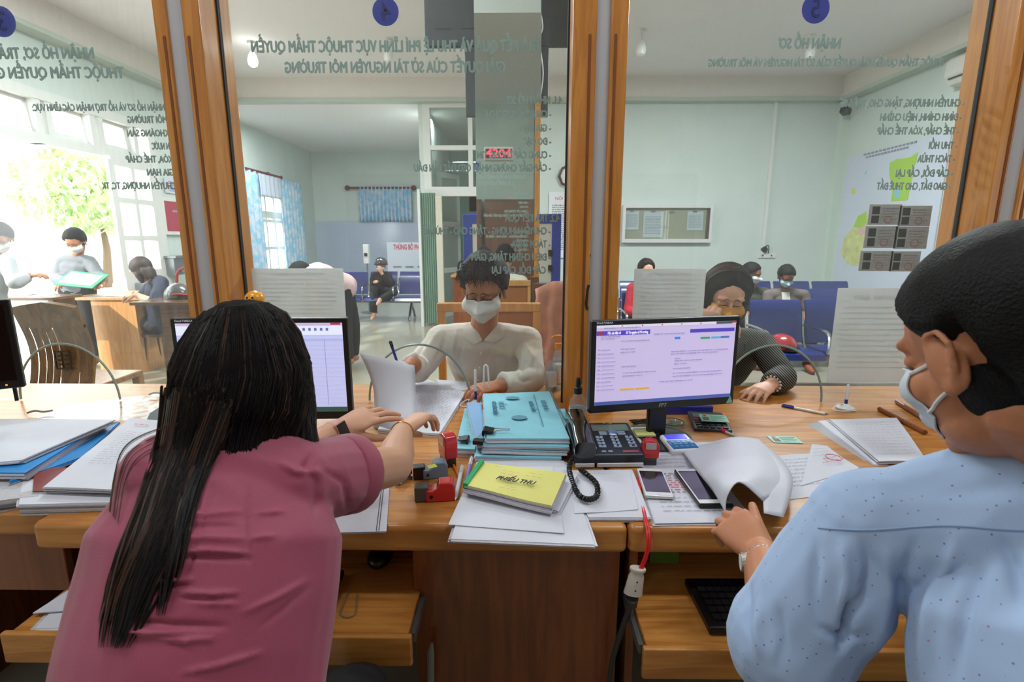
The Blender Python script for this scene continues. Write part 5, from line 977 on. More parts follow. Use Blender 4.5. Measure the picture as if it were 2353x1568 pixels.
for px, py, k in ((82, 950, 0), (358, 908, 1)):
    p = D(px, py, .006); tag(MB().tube(catmull([p + Vector(v) for v in ((-.02, -.01, .004), (0, 0, .009), (.025, .004, .004), (.05, .012, .006))], 4), .0035, 5).build('metal_chain', GREYM), ['small dark chain clasp at the left corner of the contour sheet', 'small dark chain clasp at the right corner of the contour sheet'][k], 'clasp')
CB = mat('cobalt_folder', '#2f86c8', .4, var=.15, vscale=9); GF = mat('grey_folder', '#77727c', .6); RF = mat('dark_red_folder', '#7c2422', .5)
Lx = [('form_stack', 'bottom white stack of the heaped files at the left desk edge', [(60, 1080), (250, 1100), (420, 1160), (45, 1170)], .0, .028, 8, PAPER, PAPER), ('red_folder', 'dark red folder in the left heap of files', [(80, 1070), (270, 1080), (400, 1130), (75, 1128)], .029, .035, 2, RF, RF),
      ('grey_folder', 'grey paper bundle at the far left of the heaped files', [(-60, 1000), (120, 1010), (90, 1150), (-90, 1170)], .0, .03, 6, GF, PAPERG), ('blue_folder', 'cobalt blue folder at the left picture edge below white sheets', [(-120, 985), (245, 975), (60, 1092), (-140, 1092)], .034, .054, 5, PAPER, CB),
      ('paper_stack', 'white paper stack at the left picture edge, top of the heap', [(-100, 965), (265, 965), (50, 1060), (-160, 1075)], .055, .066, 3, PAPER, PAPER), ('clipped_forms', 'printed stamped form on the left heap beside the pink blouse', [(300, 962), (400, 972), (330, 1130), (100, 1122)], .037, .048, 4, PAPER, PAPER),
      ('blue_folder', 'thin blue edged folder slanting under the stamped form', [(130, 985), (275, 970), (190, 1050), (20, 1110)], .028, .036, 3, CB, CB), ('dark_folder', 'dark bag-like folder leaning against the long hair at left', [(345, 955), (400, 915), (420, 985), (330, 985)], .0, .04, 3, DARKG, DARKG)]
for k, (nm, lab, px, z0, z1, n, mm, tp) in enumerate(Lx):
    t, C, c = leaves(px, z0, z1, nm, lab, 'folder' if 'folder' in nm else 'document', n, mm, tp, .005, seed=80 + k, wave=.0015)
    if nm == 'clipped_forms': scribble(t, C, c, z1 - z0 + .002, 16, INK, 5, .2, .85, .25, .75, .0007); scribble(t, C, c, z1 - z0 + .002, 1, RED, 5, .2, .55, .1, .16, .002, 'stamp')
# sheets on the left keyboard tray
t, C, c = leaves([(240, 1280), (330, 1300), (270, 1440), (80, 1446)], -.178, -.172, 'paper_stack', 'loose white sheets on the left keyboard tray', 'paper', 3, PAPER, PAPER, .012, seed=91)
t, C, c = leaves([(230, 1310), (300, 1300), (200, 1400), (75, 1410)], -.171, -.167, 'paper_stack', 'second bunch of white sheets crossing the tray corner', 'paper', 3, PAPER, PAPER, .01, seed=92)
def keyboard(c4, z, label):
    C = [G(x, y, Z=z) for x, y in c4]; ctr = sum(C, Vector()) / 4; W = (C[1] - C[0]).length; H = (C[3] - C[0]).length; d = (C[2] - C[3]); t = thing('keyboard', label, 'keyboard', (ctr.x, ctr.y, z + .001), math.atan2(d.y, d.x)); W = d.length
    bx((-W / 2, -H / 2, 0), (W / 2, H / 2, .018)).build('case', BLK, t, bevel=.004); KM = mat('key_black', '#17171a', .3); nc = max(6, int(W / .0195)); nr = 5 if H < .13 else 6
    for i in range(nr):
        for j in range(nc):
            x, y = lerp(-W / 2 + .014, W / 2 - .014, (j + .5) / nc), lerp(-H / 2 + .014, H / 2 - .014, (i + .5) / nr); MB().b2((x - .0078, y - .0078, .017), (x + .0078, y + .0078, .024)).build('key', KM, t)
    return t
keyboard([(1560, 1345), (1830, 1345), (1900, 1462), (1625, 1462)], .622, 'black keyboard on the right tray beside the blue shirt')
keyboard([(300, 1340), (790, 1310), (745, 1395), (180, 1400)], .633, 'black keyboard on the left tray behind the pink blouse')
p = G(875, 1285, Z=.625); tag(MB().sph((0, 0, .0), (.03, .05, .022), 20, 12).build('computer_mouse', BLK, smooth=True), 'black computer mouse on the left tray in the shade of the desk', 'mouse').location = p + Vector((0, 0, .012))
tag(MB().tube(catmull([G(x, y, Z=.624) for x, y in ((800, 1360), (790, 1385), (782, 1408), (795, 1418), (815, 1412), (820, 1385), (822, 1365))], 5), .0012, 6).build('thin_cable', mat('pale_cable', '#6c6f64', .5)), 'thin loop of cable lying on the left tray', 'cable')
# red extension cord with white plug
t = thing('extension_cord', 'red power cord with white socket hanging over the desk edge', 'cord', D(1484, 1190, .0))
for o in (-.0022, .0022): MB().tube(catmull([D(1437 + 30, 1082, .006) + Vector((o, 0, 0)), D(1470, 1130, .004) + Vector((o, 0, 0)), D(1482, 1190, .006) + Vector((o, 0, 0)), G(1490, 1225, Y=.985) + Vector((o, 0, 0)), G(1487, 1270, Y=.97) + Vector((o, 0, 0)), G(1468, 1318, Y=.965) + Vector((o, 0, 0))], 6), .0027, 8).build('red_wire', mat('red_wire', '#d01c20', .35), t, smooth=True, world=True)
a, b = G(1466, 1306, Y=.965), G(1452, 1375, Y=.965); d_ = (b - a).normalized()
MB().tube([a, a + d_ * .005, a + d_ * .006, a + d_ * .02, a + d_ * .045, a + d_ * .06], [.017, .017, .012, .0165, .0185, .020], 20, flat=.62, up=(0, 1, 0)).build('socket', mat('ivory_plastic', '#d3cac0', .35), t, smooth=True, world=True, angle=50)
for f_ in (.025, .045): q = a + d_ * f_ + Vector((0, -.0125, 0)); MB().sph(q, (.002, .001, .002)).build('screw', DARKG, t, world=True)
MB().tube(catmull([b, G(1448, 1395, Y=.97), G(1428, 1450, Y=.98), G(1405, 1530, Y=.99), G(1395, 1640, Y=1.0)], 5), [.014] * 5 + [.006] * 16, 8).build('grey_cable', mat('grey_rubber', '#3c3735', .6), t, smooth=True, world=True)
tag(MB().tube([G(990, 1600, Y=1.0), G(990, 1500, Y=1.0), G(992, 1478, Y=1.0)], [.008, .008, .003], 10).build('white_rod', mat('grey_white_rod', '#8d8a86', .5)), 'thin pale rod standing against the dark desk panel', 'rod')
tag(bx(G(1490, 1290, Z=.63), G(1560, 1270, Z=.66)).build('green_box', mat('green_label', '#5a7a1c', .5)), 'green packet in the shade at the back of the right tray', 'box')
# ================================================================== PEOPLE: tools
def evalmesh(mb, voxel, smooth=5, decimate=0):
    me = bpy.data.meshes.new('tmp'); me.from_pydata([tuple(q) for q in mb.v], [], mb.f); me.update()
    b = bmesh.new(); b.from_mesh(me); bmesh.ops.recalc_face_normals(b, faces=b.faces); b.to_mesh(me); b.free()
    o = bpy.data.objects.new('tmp', me); COL.objects.link(o)
    m = o.modifiers.new('r', 'REMESH'); m.mode = 'VOXEL'; m.voxel_size = voxel; m.use_smooth_shade = True
    if smooth: m = o.modifiers.new('s', 'SMOOTH'); m.iterations = smooth; m.factor = .5
    r = bpy.data.meshes.new_from_object(o.evaluated_get(bpy.context.evaluated_depsgraph_get())); bpy.data.objects.remove(o); bpy.data.meshes.remove(me); return r
def get_co(me): a = np.empty(len(me.vertices) * 3, 'f'); me.vertices.foreach_get('co', a); return a.reshape(-1, 3)
def get_no(me): a = np.empty(len(me.vertices) * 3, 'f'); me.vertices.foreach_get('normal', a); return a.reshape(-1, 3)
def set_co(me, a): me.vertices.foreach_set('co', a.astype('f').ravel()); me.update()
def fin(me, name, m, parent, world=True):
    if world and parent is not None: me.transform(wm(parent).inverted())
    me.materials.clear(); me.materials.append(m); me.polygons.foreach_set('use_smooth', [True] * len(me.polygons)); me.update()
    o = bpy.data.objects.new(name, me); COL.objects.link(o); o.parent = parent; return o
def folds(me, amp, f=9, seed=0, fn=None, stretch=(1, 1, 1)):
    co, no = get_co(me), get_no(me); d = np.empty(len(co)); s_ = Vector(stretch)
    for i, c in enumerate(co):
        p = Vector((c[0] * s_.x, c[1] * s_.y, c[2] * s_.z)) * f + Vector((seed, seed * 2, 0)); n1 = noise.noise(p); n2 = noise.noise(p * 2.1 + Vector((3, 1, 7)))
        d[i] = amp * ((1 - 2.2 * abs(n1)) * .8 + .5 * n2)
    if fn is not None: d += fn(co)
    set_co(me, co + no * d[:, None])
def etube(mb, pts, rx, ry, X, n=20):
    pts = [Vector(p) for p in pts]; k = len(pts); vs = []; fs = []; X = Vector(X)
    for i in range(k):
        T = (pts[min(i + 1, k - 1)] - pts[max(i - 1, 0)]).normalized(); Xi = (X - T * X.dot(T)).normalized(); Y = T.cross(Xi)
        for j in range(n): a = 2 * math.pi * j / n; vs.append(pts[i] + Xi * rx[i] * math.cos(a) + Y * ry[i] * math.sin(a))
    for i in range(k - 1):
        for j in range(n): fs.append((i * n + j, i * n + (j + 1) % n, (i + 1) * n + (j + 1) % n, (i + 1) * n + j))
    return mb.add(vs, fs + [tuple(range(n)), tuple(range((k - 1) * n, k * n))])
def limb(mb, pts, r, n=16, caps=True):
    P = catmull(pts, 5); k = len(pts); rr = []
    for i in range(len(P)): t = i / 5; a = min(int(t), k - 2); rr.append(lerp(r[a], r[a + 1], t - a))
    mb.tube(P, rr, n)
    if caps: mb.sph(P[0], rr[0] * .99, 14, 8); mb.sph(P[-1], rr[-1] * .99, 14, 8)
def frame(fwd, up):
    y = Vector(fwd).normalized(); x = y.cross(Vector(up)).normalized(); z = x.cross(y); return Matrix((x, y, z)).transposed()
def head_prims(mb, M4, s, neck=True, sex='m'):
    def S(c, r, e=None): mb.sph(M4 @ (Vector(c) * s), Vector(r) * s, 20, 14, M4.to_3x3() @ (Euler(e).to_matrix() if e else Matrix.Identity(3)))
    S((0, -.015, .036), (.075, .095, .085)); S((0, .028, .032), (.063, .064, .064)); S((0, .034, -.03), (.058, .054, .066)); jw = .048 if sex == 'm' else .042
    S((0, .028, -.07), (jw, .052, .042)); S((0, .064, -.093), (.021, .021, .019))
    for g in (-1, 1):
        S((g * .038, .056, -.028), (.023, .024, .026)); S((g * .076, -.006, -.012), (.009, .019, .032), (R(-12), 0, R(-g * 18))); S((g * .078, -.008, -.036), (.008, .009, .011)); S((g * .012, .098, -.033), (.008, .009, .007))
        S((g * .031, .074, .006), (.0165, .0135, .0125))
        mb.tube([M4 @ (Vector(q) * s) for q in ((g * .079, .012, .004), (g * .084, .004, .022), (g * .087, -.012, .024), (g * .087, -.024, .008), (g * .083, -.02, -.018), (g * .079, -.010, -.038))], .0045 * s, 6)
        mb.tube([M4 @ (Vector(q) * s) for q in ((g * .008, .089, .022), (g * .03, .086, .029), (g * .05, .070, .024))], .009 * s, 8)
    mb.tube([M4 @ (Vector(q) * s) for q in ((0, .084, .014), (0, .098, -.010), (0, .108, -.03), (0, .098, -.038))], [.008 * s, .0085 * s, .0115 * s, .006 * s], 10)
    S((0, .086, -.062), (.022, .010, .0055)); S((0, .085, -.071), (.019, .010, .0065))
_hb = MB(); head_prims(_hb, Matrix.Identity(4), 1); _hm = evalmesh(_hb, .004, 6); _hc = get_co(_hm)
HB = BVHTree.FromPolygons([tuple(c) for c in _hc], [tuple(p.vertices) for p in _hm.polygons])
_cb = MB(); [_cb.sph(c, r, 24, 16) for c, r in (((0, -.015, .036), (.078, .098, .087)), ((0, .024, .03), (.066, .064, .066)), ((0, -.015, -.03), (.070, .072, .07)))]; _cm = evalmesh(_cb, .005, 6)
CB_ = BVHTree.FromPolygons([tuple(c) for c in get_co(_cm)], [tuple(p.vertices) for p in _cm.polygons])
def surf_pt(tree, o, d, far=.4):
    d = Vector(d).normalized(); h = tree.ray_cast(Vector(o) + d * far, -d); return h[0] if h[0] is not None else Vector(o) + d * .08
def interp(keys, a):
    for (a0, v0), (a1, v1) in zip(keys, keys[1:]):
        if a <= a1: t = (a - a0) / (a1 - a0); t = t * t * (3 - 2 * t); return lerp(v0, v1, t)
    return keys[-1][1]
HAIR_M = mat('black_hair', '#0d0b0b', .6, spec=.2, bump=.4, bscale=260); HAIR_B = mat('brown_hair', '#1a100c', .55, spec=.25, bump=.5, bscale=260); HAIR_S = mat('brown_strands', '#45281a', .45)
def hair_cap(t, M4, s, m, line, thick=.016, back=-.075, name='hair', seed=0, rough=.004, top=None, nu=72, nv=44):
    P = []; top = top or (lambda a: thick)
    for i in range(nv + 1):
        row = []; th = math.pi * i / nv
        for j in range(nu + 1):
            a = 2 * math.pi * (j % nu) / nu; aa = abs((a + math.pi) % (2 * math.pi) - math.pi)          # 0 = face forward
            d = Vector((math.sin(th) * math.sin(a), math.sin(th) * math.cos(a), math.cos(th))); q = surf_pt(CB_, (0, -.01, .02), d)
            zl = interp(line, math.degrees(aa)) + .004 * noise.noise(Vector((a * 6, seed, 0))); w = (q.z - zl) / .016; w = max(-.5, min(1, w))
            n_ = noise.noise(Vector((q.x * 60, q.y * 30 + seed, q.z * 25))) * rough + noise.noise(Vector((q.x * 170, q.y * 90, q.z * 60 + seed))) * rough * .5
            off = (thick * (w if w > 0 else w * 1.2)) + (n_ if w > .2 else 0) + (top(d) if callable(top) and w > .4 else 0) * 0
            row.append(M4 @ ((q + d * off) * s))
        P.append(row)
    return MB().grid(P).build(name, m, t, smooth=True, angle=180, world=True)
MALE_LINE = [(0, .070), (30, .066), (48, .048), (62, .020), (80, -.006), (92, -.002), (108, .016), (125, -.03), (150, -.062), (180, -.066)]
FEM_LINE = [(0, .080), (25, .070), (45, .040), (60, -.005), (80, -.05), (110, -.08), (180, -.09)]
def tuft(t, M4, s, m, n, seed, spots, L=.03, name='hair_tufts'):
    rr = random.Random(seed); mb = MB()
    for _ in range(n):
        a, el = spots(rr); d = Vector((math.sin(a) * math.cos(el), math.cos(a) * math.cos(el), math.sin(el))); q = surf_pt(CB_, (0, -.01, .02), d) + d * .012
        v = (Vector((rr.uniform(-.4, .4), .9, -.25)) + d * .35).normalized() * L * rr.uniform(.6, 1.1); pts = [q, q + v * .5 + d * .006, q + v + Vector((0, 0, -.008))]
        mb.tube([M4 @ (p * s) for p in pts], [.0022 * s, .0016 * s, .0003], 4)
    return mb.build(name, m, t, smooth=True, world=True)
def mask(t, M4, s, m, top=.0, bot=-.108, wide=68, bulge=.012, loops=True, name='face_mask', ridge=.010, ear=True):
    P = []; nu, nv = 24, 16
    for i in range(nu + 1):
        u = i / nu * 2 - 1; a = R(wide) * u; row = []
        for j in range(nv + 1):
            v = j / nv; z = lerp(lerp(top, top - .014, abs(u) ** 1.5), lerp(bot, bot + .030, abs(u) ** 1.6), v)
            o = Vector((0, .005, z * .8)); q = surf_pt(HB, o, (math.sin(a), math.cos(a), (z * .2) * 3), .3)
            b_ = bulge * (1 - abs(u) ** 2.2) * math.sin(math.pi * min(1, .15 + v * .85)) ** .8 + .004 + (ridge * (1 - abs(u)) * max(0, 1 - abs(v - .45) * 3))
            row.append(M4 @ ((q + Vector((math.sin(a), math.cos(a), 0)) * b_) * s))
        P.append(row)
    o = MB().grid(P, .0022).build(name, m, t, smooth=True, angle=60, world=True)
    if ear:
        for g, e in ((-1, 0), (1, -1)):
            c = P[e]
            for k, za in ((1, .006), (nv - 2, -.032)):
                a0 = M4.inverted() @ c[k] / s; pts = []
                for q_ in range(7):
                    v = q_ / 6; p = a0.lerp(Vector((g * .080, .006, za)), v); d = Vector((p.x, p.y * .4, 0)); q2 = surf_pt(HB, (0, p.y, p.z), (g, .15, 0), .3); pts.append(M4 @ ((Vector((q2.x + g * .0025, p.y, p.z)) if v > .15 else p) * s))
                MB().tube(pts, .0024 * s, 6).build('ear_loop', mat('white_elastic', '#d5d5d3', .7), o, world=True)
    return o
def face(t, M4, s, brow_m=None, look=-.4, lids=True, lash=.0013):
    bm_ = brow_m or HAIR_M
    for g in (-1, 1):
        def on(x, z, off): q = surf_pt(HB, (x * .6, .0, z), (x * .55, 1, 0), .3); return M4 @ ((q + Vector((0, off, 0))) * s)
        MB().tube([on(g * x, z, .0012) for x, z in ((.012, .026), (.022, .031), (.034, .032), (.046, .027), (.053, .021))], [.0016 * s, .0030 * s, .0032 * s, .0024 * s, .0008 * s], 6, flat=.6).build('eyebrow', bm_, t, smooth=True, world=True)
        MB().tube([on(g * x, z, .0010) for x, z in ((.017, .000), (.024, -.0035), (.031, -.005), (.039, -.0038), (.047, .002))], [lash * .6 * s, lash * s, lash * 1.1 * s, lash * s, lash * .6 * s], 6).build('eyelashes', HAIR_M, t, smooth=True, world=True)
def dent(me, M4, s):                    # eye hollows
    co, no = get_co(me), get_no(me); inv = np.array((M4 @ Matrix.Scale(s, 4)).inverted()); l = co @ inv[:3, :3].T + inv[:3, 3]
    d = np.zeros(len(co))
    for g in (-1, 1): d += .0045 * np.exp(-(((l[:, 0] - g * .030) / .014) ** 2 + ((l[:, 2] - .016) / .007) ** 2 + ((l[:, 1] - .08) / .03) ** 2)) + .003 * np.exp(-(((l[:, 0] - g * .028) / .014) ** 2 + ((l[:, 2] + .008) / .006) ** 2 + ((l[:, 1] - .08) / .03) ** 2))
    set_co(me, co - no * (d * s)[:, None])
def hand_prims(mb, W, d, back, g, s=1, curl=(25, 30, 30, 35), spread=4, thumb=(30, 20), tcurl=15):
    """W wrist, d towards the fingers, back = direction of the back of the hand, g=+1 thumb on the +x side"""
    y = Vector(d).normalized(); z = Vector(back); z = (z - y * z.dot(y)).normalized(); x = y.cross(z); M3 = Matrix((x, y, z)).transposed(); W = Vector(W)
    def T(p): return W + M3 @ (Vector(p) * s)
    etube(mb, [T((0, -.01, 0)), T((0, .02, 0)), T((g * .002, .05, 0)), T((0, .085, .001))], [.024 * s, .031 * s, .040 * s, .040 * s], [.018 * s, .017 * s, .0155 * s, .011 * s], x)
    mb.sph(T((g * .022, .03, -.008)), (.016 * s, .024 * s, .013 * s), 14, 8, M3)
    for k, (bx_, by, L, r) in enumerate([(.029, .084, .070, .0088), (.010, .089, .078, .0090), (-.010, .086, .072, .0086), (-.029, .076, .056, .0077)]):
        c = curl[k] if isinstance(curl, (tuple, list)) else curl; p = Vector((g * bx_, by - .008, .001)); az = R((1.5 - k) * spread) * g; an = 0; pts = [p.copy()]; rs = [r * 1.05]
        for q, fr in enumerate((.46, .30, .24)):
            an += R(c) * (.75, 1.1, .75)[q]; dv = Vector((math.sin(az) * math.cos(an), math.cos(az) * math.cos(an), -math.sin(an))); p = p + dv * (L + (.012 if q == 0 else 0)) * fr; pts.append(p.copy()); rs.append(r * (.97, .88, .74)[q])
        Q = [T(q) for q in pts]; mb.tube(Q, [v * s for v in rs], 10); [mb.sph(c_, rs[i] * s * 1.0, 10, 8) for i, c_ in enumerate(Q)]
    p = Vector((g * .022, .018, -.006)); a0 = R(90 - thumb[0]); dn = R(thumb[1]); pts = [p.copy()]; rs = [.013]
    for q, L in enumerate((.038, .032, .026)): dv = Vector((g * math.cos(a0) * math.cos(dn), math.sin(a0) * math.cos(dn), -math.sin(dn))); p = p + dv * L; pts.append(p.copy()); rs.append((.0115, .0105, .008)[q]); a0 += R(tcurl)
    Q = [T(q) for q in pts]; mb.tube(Q, [v * s for v in rs], 10); [mb.sph(c_, rs[i] * s, 10, 8) for i, c_ in enumerate(Q)]
    return T
def skin_mat(name, col): return mat(name, col, .5, spec=.4, var=.05, vscale=14, bump=.06, bscale=300)
SK1, SK2, SK3 = skin_mat('skin_fair', '#cf9c80'), skin_mat('skin_tan', '#b87a58'), skin_mat('skin_brown', '#8a5238')
def person(label, H, fwd, up=(0, 0, 1), s=1., skin=SK1, sh=None, el=None, wr=None, hands=(None, None), pelvis=None, knees=None, ankles=None, tw=(.165, .15, .165), td=.105, shirt=None, sleeve=2., pants=None,
           voxel=.005, cvox=.006, armr=(.046, .040, .027), smarg=.012, foldamp=.004, foldf=9, hem=0., sex='m', sleeve_r=None, neck_open=False, feet=True, foldfn=None, shirt_name='shirt', nku=.035):
    t = thing('person', label, 'person', Vector((pelvis[0], pelvis[1], 0))); M3 = frame(fwd, up); M4 = Matrix.Translation(Vector(H)) @ M3.to_4x4()
    sh = [Vector(v) for v in sh]; el = [Vector(v) for v in el]; wr = [Vector(v) for v in wr]; P = Vector(pelvis); sc = (sh[0] + sh[1]) / 2; X = (sh[0] - sh[1]).normalized(); sp = sc - P
    nk0 = M4 @ (Vector((0, -.02, -.06)) * s); nk1 = sc + sp.normalized() * nku * s
    def torso(mb, e, top=True):
        a, b, c = tw
        etube(mb, [P - sp * .12, P, P + sp * .3, P + sp * .62, P + sp * .86, P + sp * 1.02], [a * .9 + e, a + e, b + e, (b + c) / 2 + e, c + e, c * .72 + e], [td * .95 + e, td * 1.05 + e, td * .92 + e, td + e, td * .92 + e, td * .55 + e], X, 28)
        mb.sph(P - sp * .08, (a + e, td + e, .09), 20, 12, Matrix((X, sp.normalized().cross(X), sp.normalized())).transposed())
        limb(mb, [sh[0], sc + sp * .03, sh[1]], [armr[0] * s * 1.12 + e, .06 * s + e, armr[0] * s * 1.12 + e])
        for q in sh: limb(mb, [q + (sc - q) * .12 + Vector((0, 0, .01)), nk1 + (q - nk1) * .28, nk1 + (nk0 - nk1) * .15], [armr[0] * s * .9 + e, .046 * s + e, .042 * s + e * .7])
    b = MB(); head_prims(b, M4, s, sex=sex); limb(b, [nk0, nk1.lerp(nk0, .5), nk1], [(.052 if sex == 'm' else .045) * s, (.053 if sex == 'm' else .045) * s, .058 * s]); torso(b, -.006)
    for i in (0, 1):
        limb(b, [sh[i], el[i]], [armr[0] * s, armr[1] * s]); limb(b, [el[i], el[i].lerp(wr[i], .3), wr[i]], [armr[1] * s, armr[1] * s * 1.02, armr[2] * s])
        h = hands[i]
        if h: k = dict(h); hand_prims(b, wr[i], k.pop('d'), k.pop('b'), k.pop('g', 1), k.pop('s', s), **k)
    if knees:
        for i in (0, 1):
            hp = P + X * (.09 if i == 0 else -.09) * s + Vector((0, 0, -.02)); limb(b, [hp, knees[i], ankles[i]], [.075 * s, .052 * s, .036 * s])
            if feet: fd = (Vector(ankles[i]) - Vector(knees[i])); f_ = Vector((fwd[0], fwd[1], 0)).normalized(); limb(b, [Vector(ankles[i]) - f_ * .03, Vector(ankles[i]) + f_ * .07 + Vector((0, 0, -.035)), Vector(ankles[i]) + f_ * .15 + Vector((0, 0, -.05))], [.035 * s, .036 * s, .024 * s])
    me = evalmesh(b, voxel, 4 if voxel < .005 else 3); dent(me, M4, s); fin(me, 'body', skin, t)
    if shirt:
        c = MB(); torso(c, smarg); fr = sleeve_r or (armr[0] * s + smarg + .004, armr[1] * s + smarg + .004, armr[2] * s + smarg)
        for i in (0, 1):
            if sleeve <= 1: e_ = sh[i].lerp(el[i], sleeve); limb(c, [sh[i], e_], [fr[0], fr[1]], caps=False); c.sph(sh[i], fr[0])
            else: w_ = el[i].lerp(wr[i], sleeve - 1); limb(c, [sh[i], el[i]], [fr[0], fr[1]]); limb(c, [el[i], el[i].lerp(w_, .32), w_], [fr[1], fr[1] * .99, fr[2]], caps=False); c.sph(el[i], fr[1])
        me = evalmesh(c, cvox, 5); folds(me, foldamp, foldf, len(label), foldfn); fin(me, shirt_name, shirt, t)
    if pants and knees:
        c = MB(); c.sph(P - sp * .06, (tw[0] + .012, td + .012, .10), 20, 12, Matrix((X, sp.normalized().cross(X), sp.normalized())).transposed())
        for i in (0, 1): hp = P + X * (.09 if i == 0 else -.09) * s + Vector((0, 0, -.02)); limb(c, [hp, knees[i], Vector(knees[i]).lerp(Vector(ankles[i]), .9)], [.092 * s, .07 * s, .058 * s], caps=False); c.sph(hp, .092 * s)
        me = evalmesh(c, cvox, 4); folds(me, foldamp, foldf); fin(me, 'trousers', pants, t)
    return t, M4, nk0, nk1, X, sp

def comb(t, M4, s, m, n=220, part=.012, off=.021, low=-.10, name='hair_strands', r=.0011):
    rr = random.Random(4); mb = MB()
    for _ in range(n):
        g = rr.choice((-1, 1)); yy = rr.uniform(-.085, .075); pts = []; dz = rr.uniform(.6, 1.1)
        for i in range(11):
            v = i / 10; a = v * R(125) * dz; y = yy - .05 * v * (1 if yy > 0 else .2); d = Vector((g * math.sin(a), y * 5.5 * math.cos(a * .3), math.cos(a))); q = surf_pt(CB_, (part * (1 - v), -.01, .02), d)
            if q.y > .05 and q.z < .03: break
            pts.append(M4 @ ((q + d.normalized() * (off + rr.uniform(-.001, .0025))) * s))
        if len(pts) > 4: mb.tube(pts, [r * s] * (len(pts) - 1) + [.0003], 4, cap=False)
    return mb.build(name, m, t, smooth=True, world=True)
# ================================================================== PEOPLE: the four at the counter
V = Vector
# ---- long-haired worker in the pink blouse
H = G(566, 914, Y=.80); FW1 = V((.22, .86, -.46)); s = .97
sh = [G(672, 1110, Y=.70), G(392, 1100, Y=.67)]; el = [G(902, 1072, Y=.96), G(560, 1130, Y=.93)]; wr = [G(925, 992, Y=1.20), G(778, 985, Y=1.18)]
PINK = mat('plum_pink_cloth', '#9e425c', .62, sheen=.25, bump=.08, bscale=420)
Lw = MB()
def creases(lines, front=None):       # cloth creases measured on the photo, pressed into the surface that faces the viewer
    def fn(co):
        q = proj(co); d = np.zeros(len(co)); no = front(co) if front else 1
        for pts, w, a in lines:
            best = np.full(len(co), 1e9); par = np.zeros(len(co)); tot = sum(math.dist(pts[i], pts[i + 1]) for i in range(len(pts) - 1)); acc = 0
            for i in range(len(pts) - 1):
                A, B = np.array(pts[i], float), np.array(pts[i + 1], float); e = B - A; L_ = np.hypot(*e); t_ = np.clip(((q - A) @ e) / L_ ** 2, 0, 1); dd = np.hypot(*(q - A - t_[:, None] * e).T)
                m = dd < best; best = np.where(m, dd, best); par = np.where(m, (acc + t_ * L_) / tot, par); acc += L_
            d += a * np.exp(-(best / w) ** 2) * np.sin(math.pi * np.clip(par * .96 + .02, 0, 1)) ** .6
        return d * no
    return fn
pinkfold = creases([(((392, 1270), (480, 1266), (575, 1272)), 5, .006), (((390, 1284), (480, 1280), (575, 1285)), 6, -.005), (((300, 1326), (370, 1334), (445, 1332)), 5, .007), (((300, 1342), (440, 1347)), 6, -.006), (((415, 1360), (480, 1366), (545, 1362)), 5, .006), (((415, 1374), (545, 1375)), 5, -.004), (((440, 1386), (545, 1388)), 5, .004),
    (((265, 1442), (340, 1455), (420, 1452)), 6, .008), (((250, 1424), (400, 1436), (520, 1440)), 8, -.006), (((365, 1467), (430, 1472), (490, 1468)), 5, .006), (((570, 1238), (635, 1232)), 5, .004), (((590, 1181), (655, 1176)), 5, .004), (((380, 1180), (480, 1184), (560, 1176)), 6, .004), (((380, 1210), (540, 1212)), 6, -.004), (((390, 1235), (560, 1238)), 5, .004),
    (((491, 1116), (455, 1240), (423, 1348)), 3.5, -.004), (((568, 1120), (570, 1200), (573, 1300)), 3.5, -.004), (((555, 1410), (630, 1375), (700, 1335)), 7, .004), (((600, 1440), (650, 1400), (705, 1350)), 6, -.003), (((420, 1545), (500, 1530), (600, 1500)), 7, .005), (((690, 1060), (730, 1110), (725, 1180)), 9, -.005), (((640, 1060), (680, 1085), (735, 1085)), 8, .006), (((745, 1080), (790, 1110), (800, 1180)), 7, -.004), (((720, 1040), (700, 1075)), 7, -.006)],
    lambda co: (co[:, 1] < .80))
t, M4, nk0, nk1, X, sp = person('woman in a pink blouse with very long hair, reaching over the counter', H, FW1, (0, .2, 1), s, SK1, sh, el, wr,
    (dict(d=V((.28, .55, .12)), b=V((-.3, -.1, .95)), g=-1, curl=(34, 40, 42, 46), spread=5, thumb=(24, 35), tcurl=12), dict(d=V((.72, .5, .22)), b=V((-.3, -.62, .72)), g=1, curl=(10, 16, 24, 28), spread=7, thumb=(28, 30), tcurl=10)),
    pelvis=(-.415, .42, .60), knees=[V((-.30, .80, .56)), V((-.58, .80, .56))], ankles=[V((-.30, .78, .08)), V((-.58, .78, .08))], tw=(.148, .145, .148), td=.100, shirt=PINK, sleeve=.48, pants=mat('black_trousers', '#17171b', .8), voxel=.0034, cvox=.004,
    armr=(.047, .040, .0245), smarg=.013, foldamp=.0035, foldf=8, sex='f', sleeve_r=(.062, .064, .05), foldfn=pinkfold, shirt_name='blouse')
womanR = t
e_ = sh[0].lerp(el[0], .48); a_ = (el[0] - sh[0]).normalized(); MB().tube([e_ - a_ * .035, e_ - a_ * .032, e_ + a_ * .004, e_ + a_ * .006], [.062, .0665, .0685, .062], 28).build('rolled_cuff', PINK, t, smooth=True, world=True, angle=60)
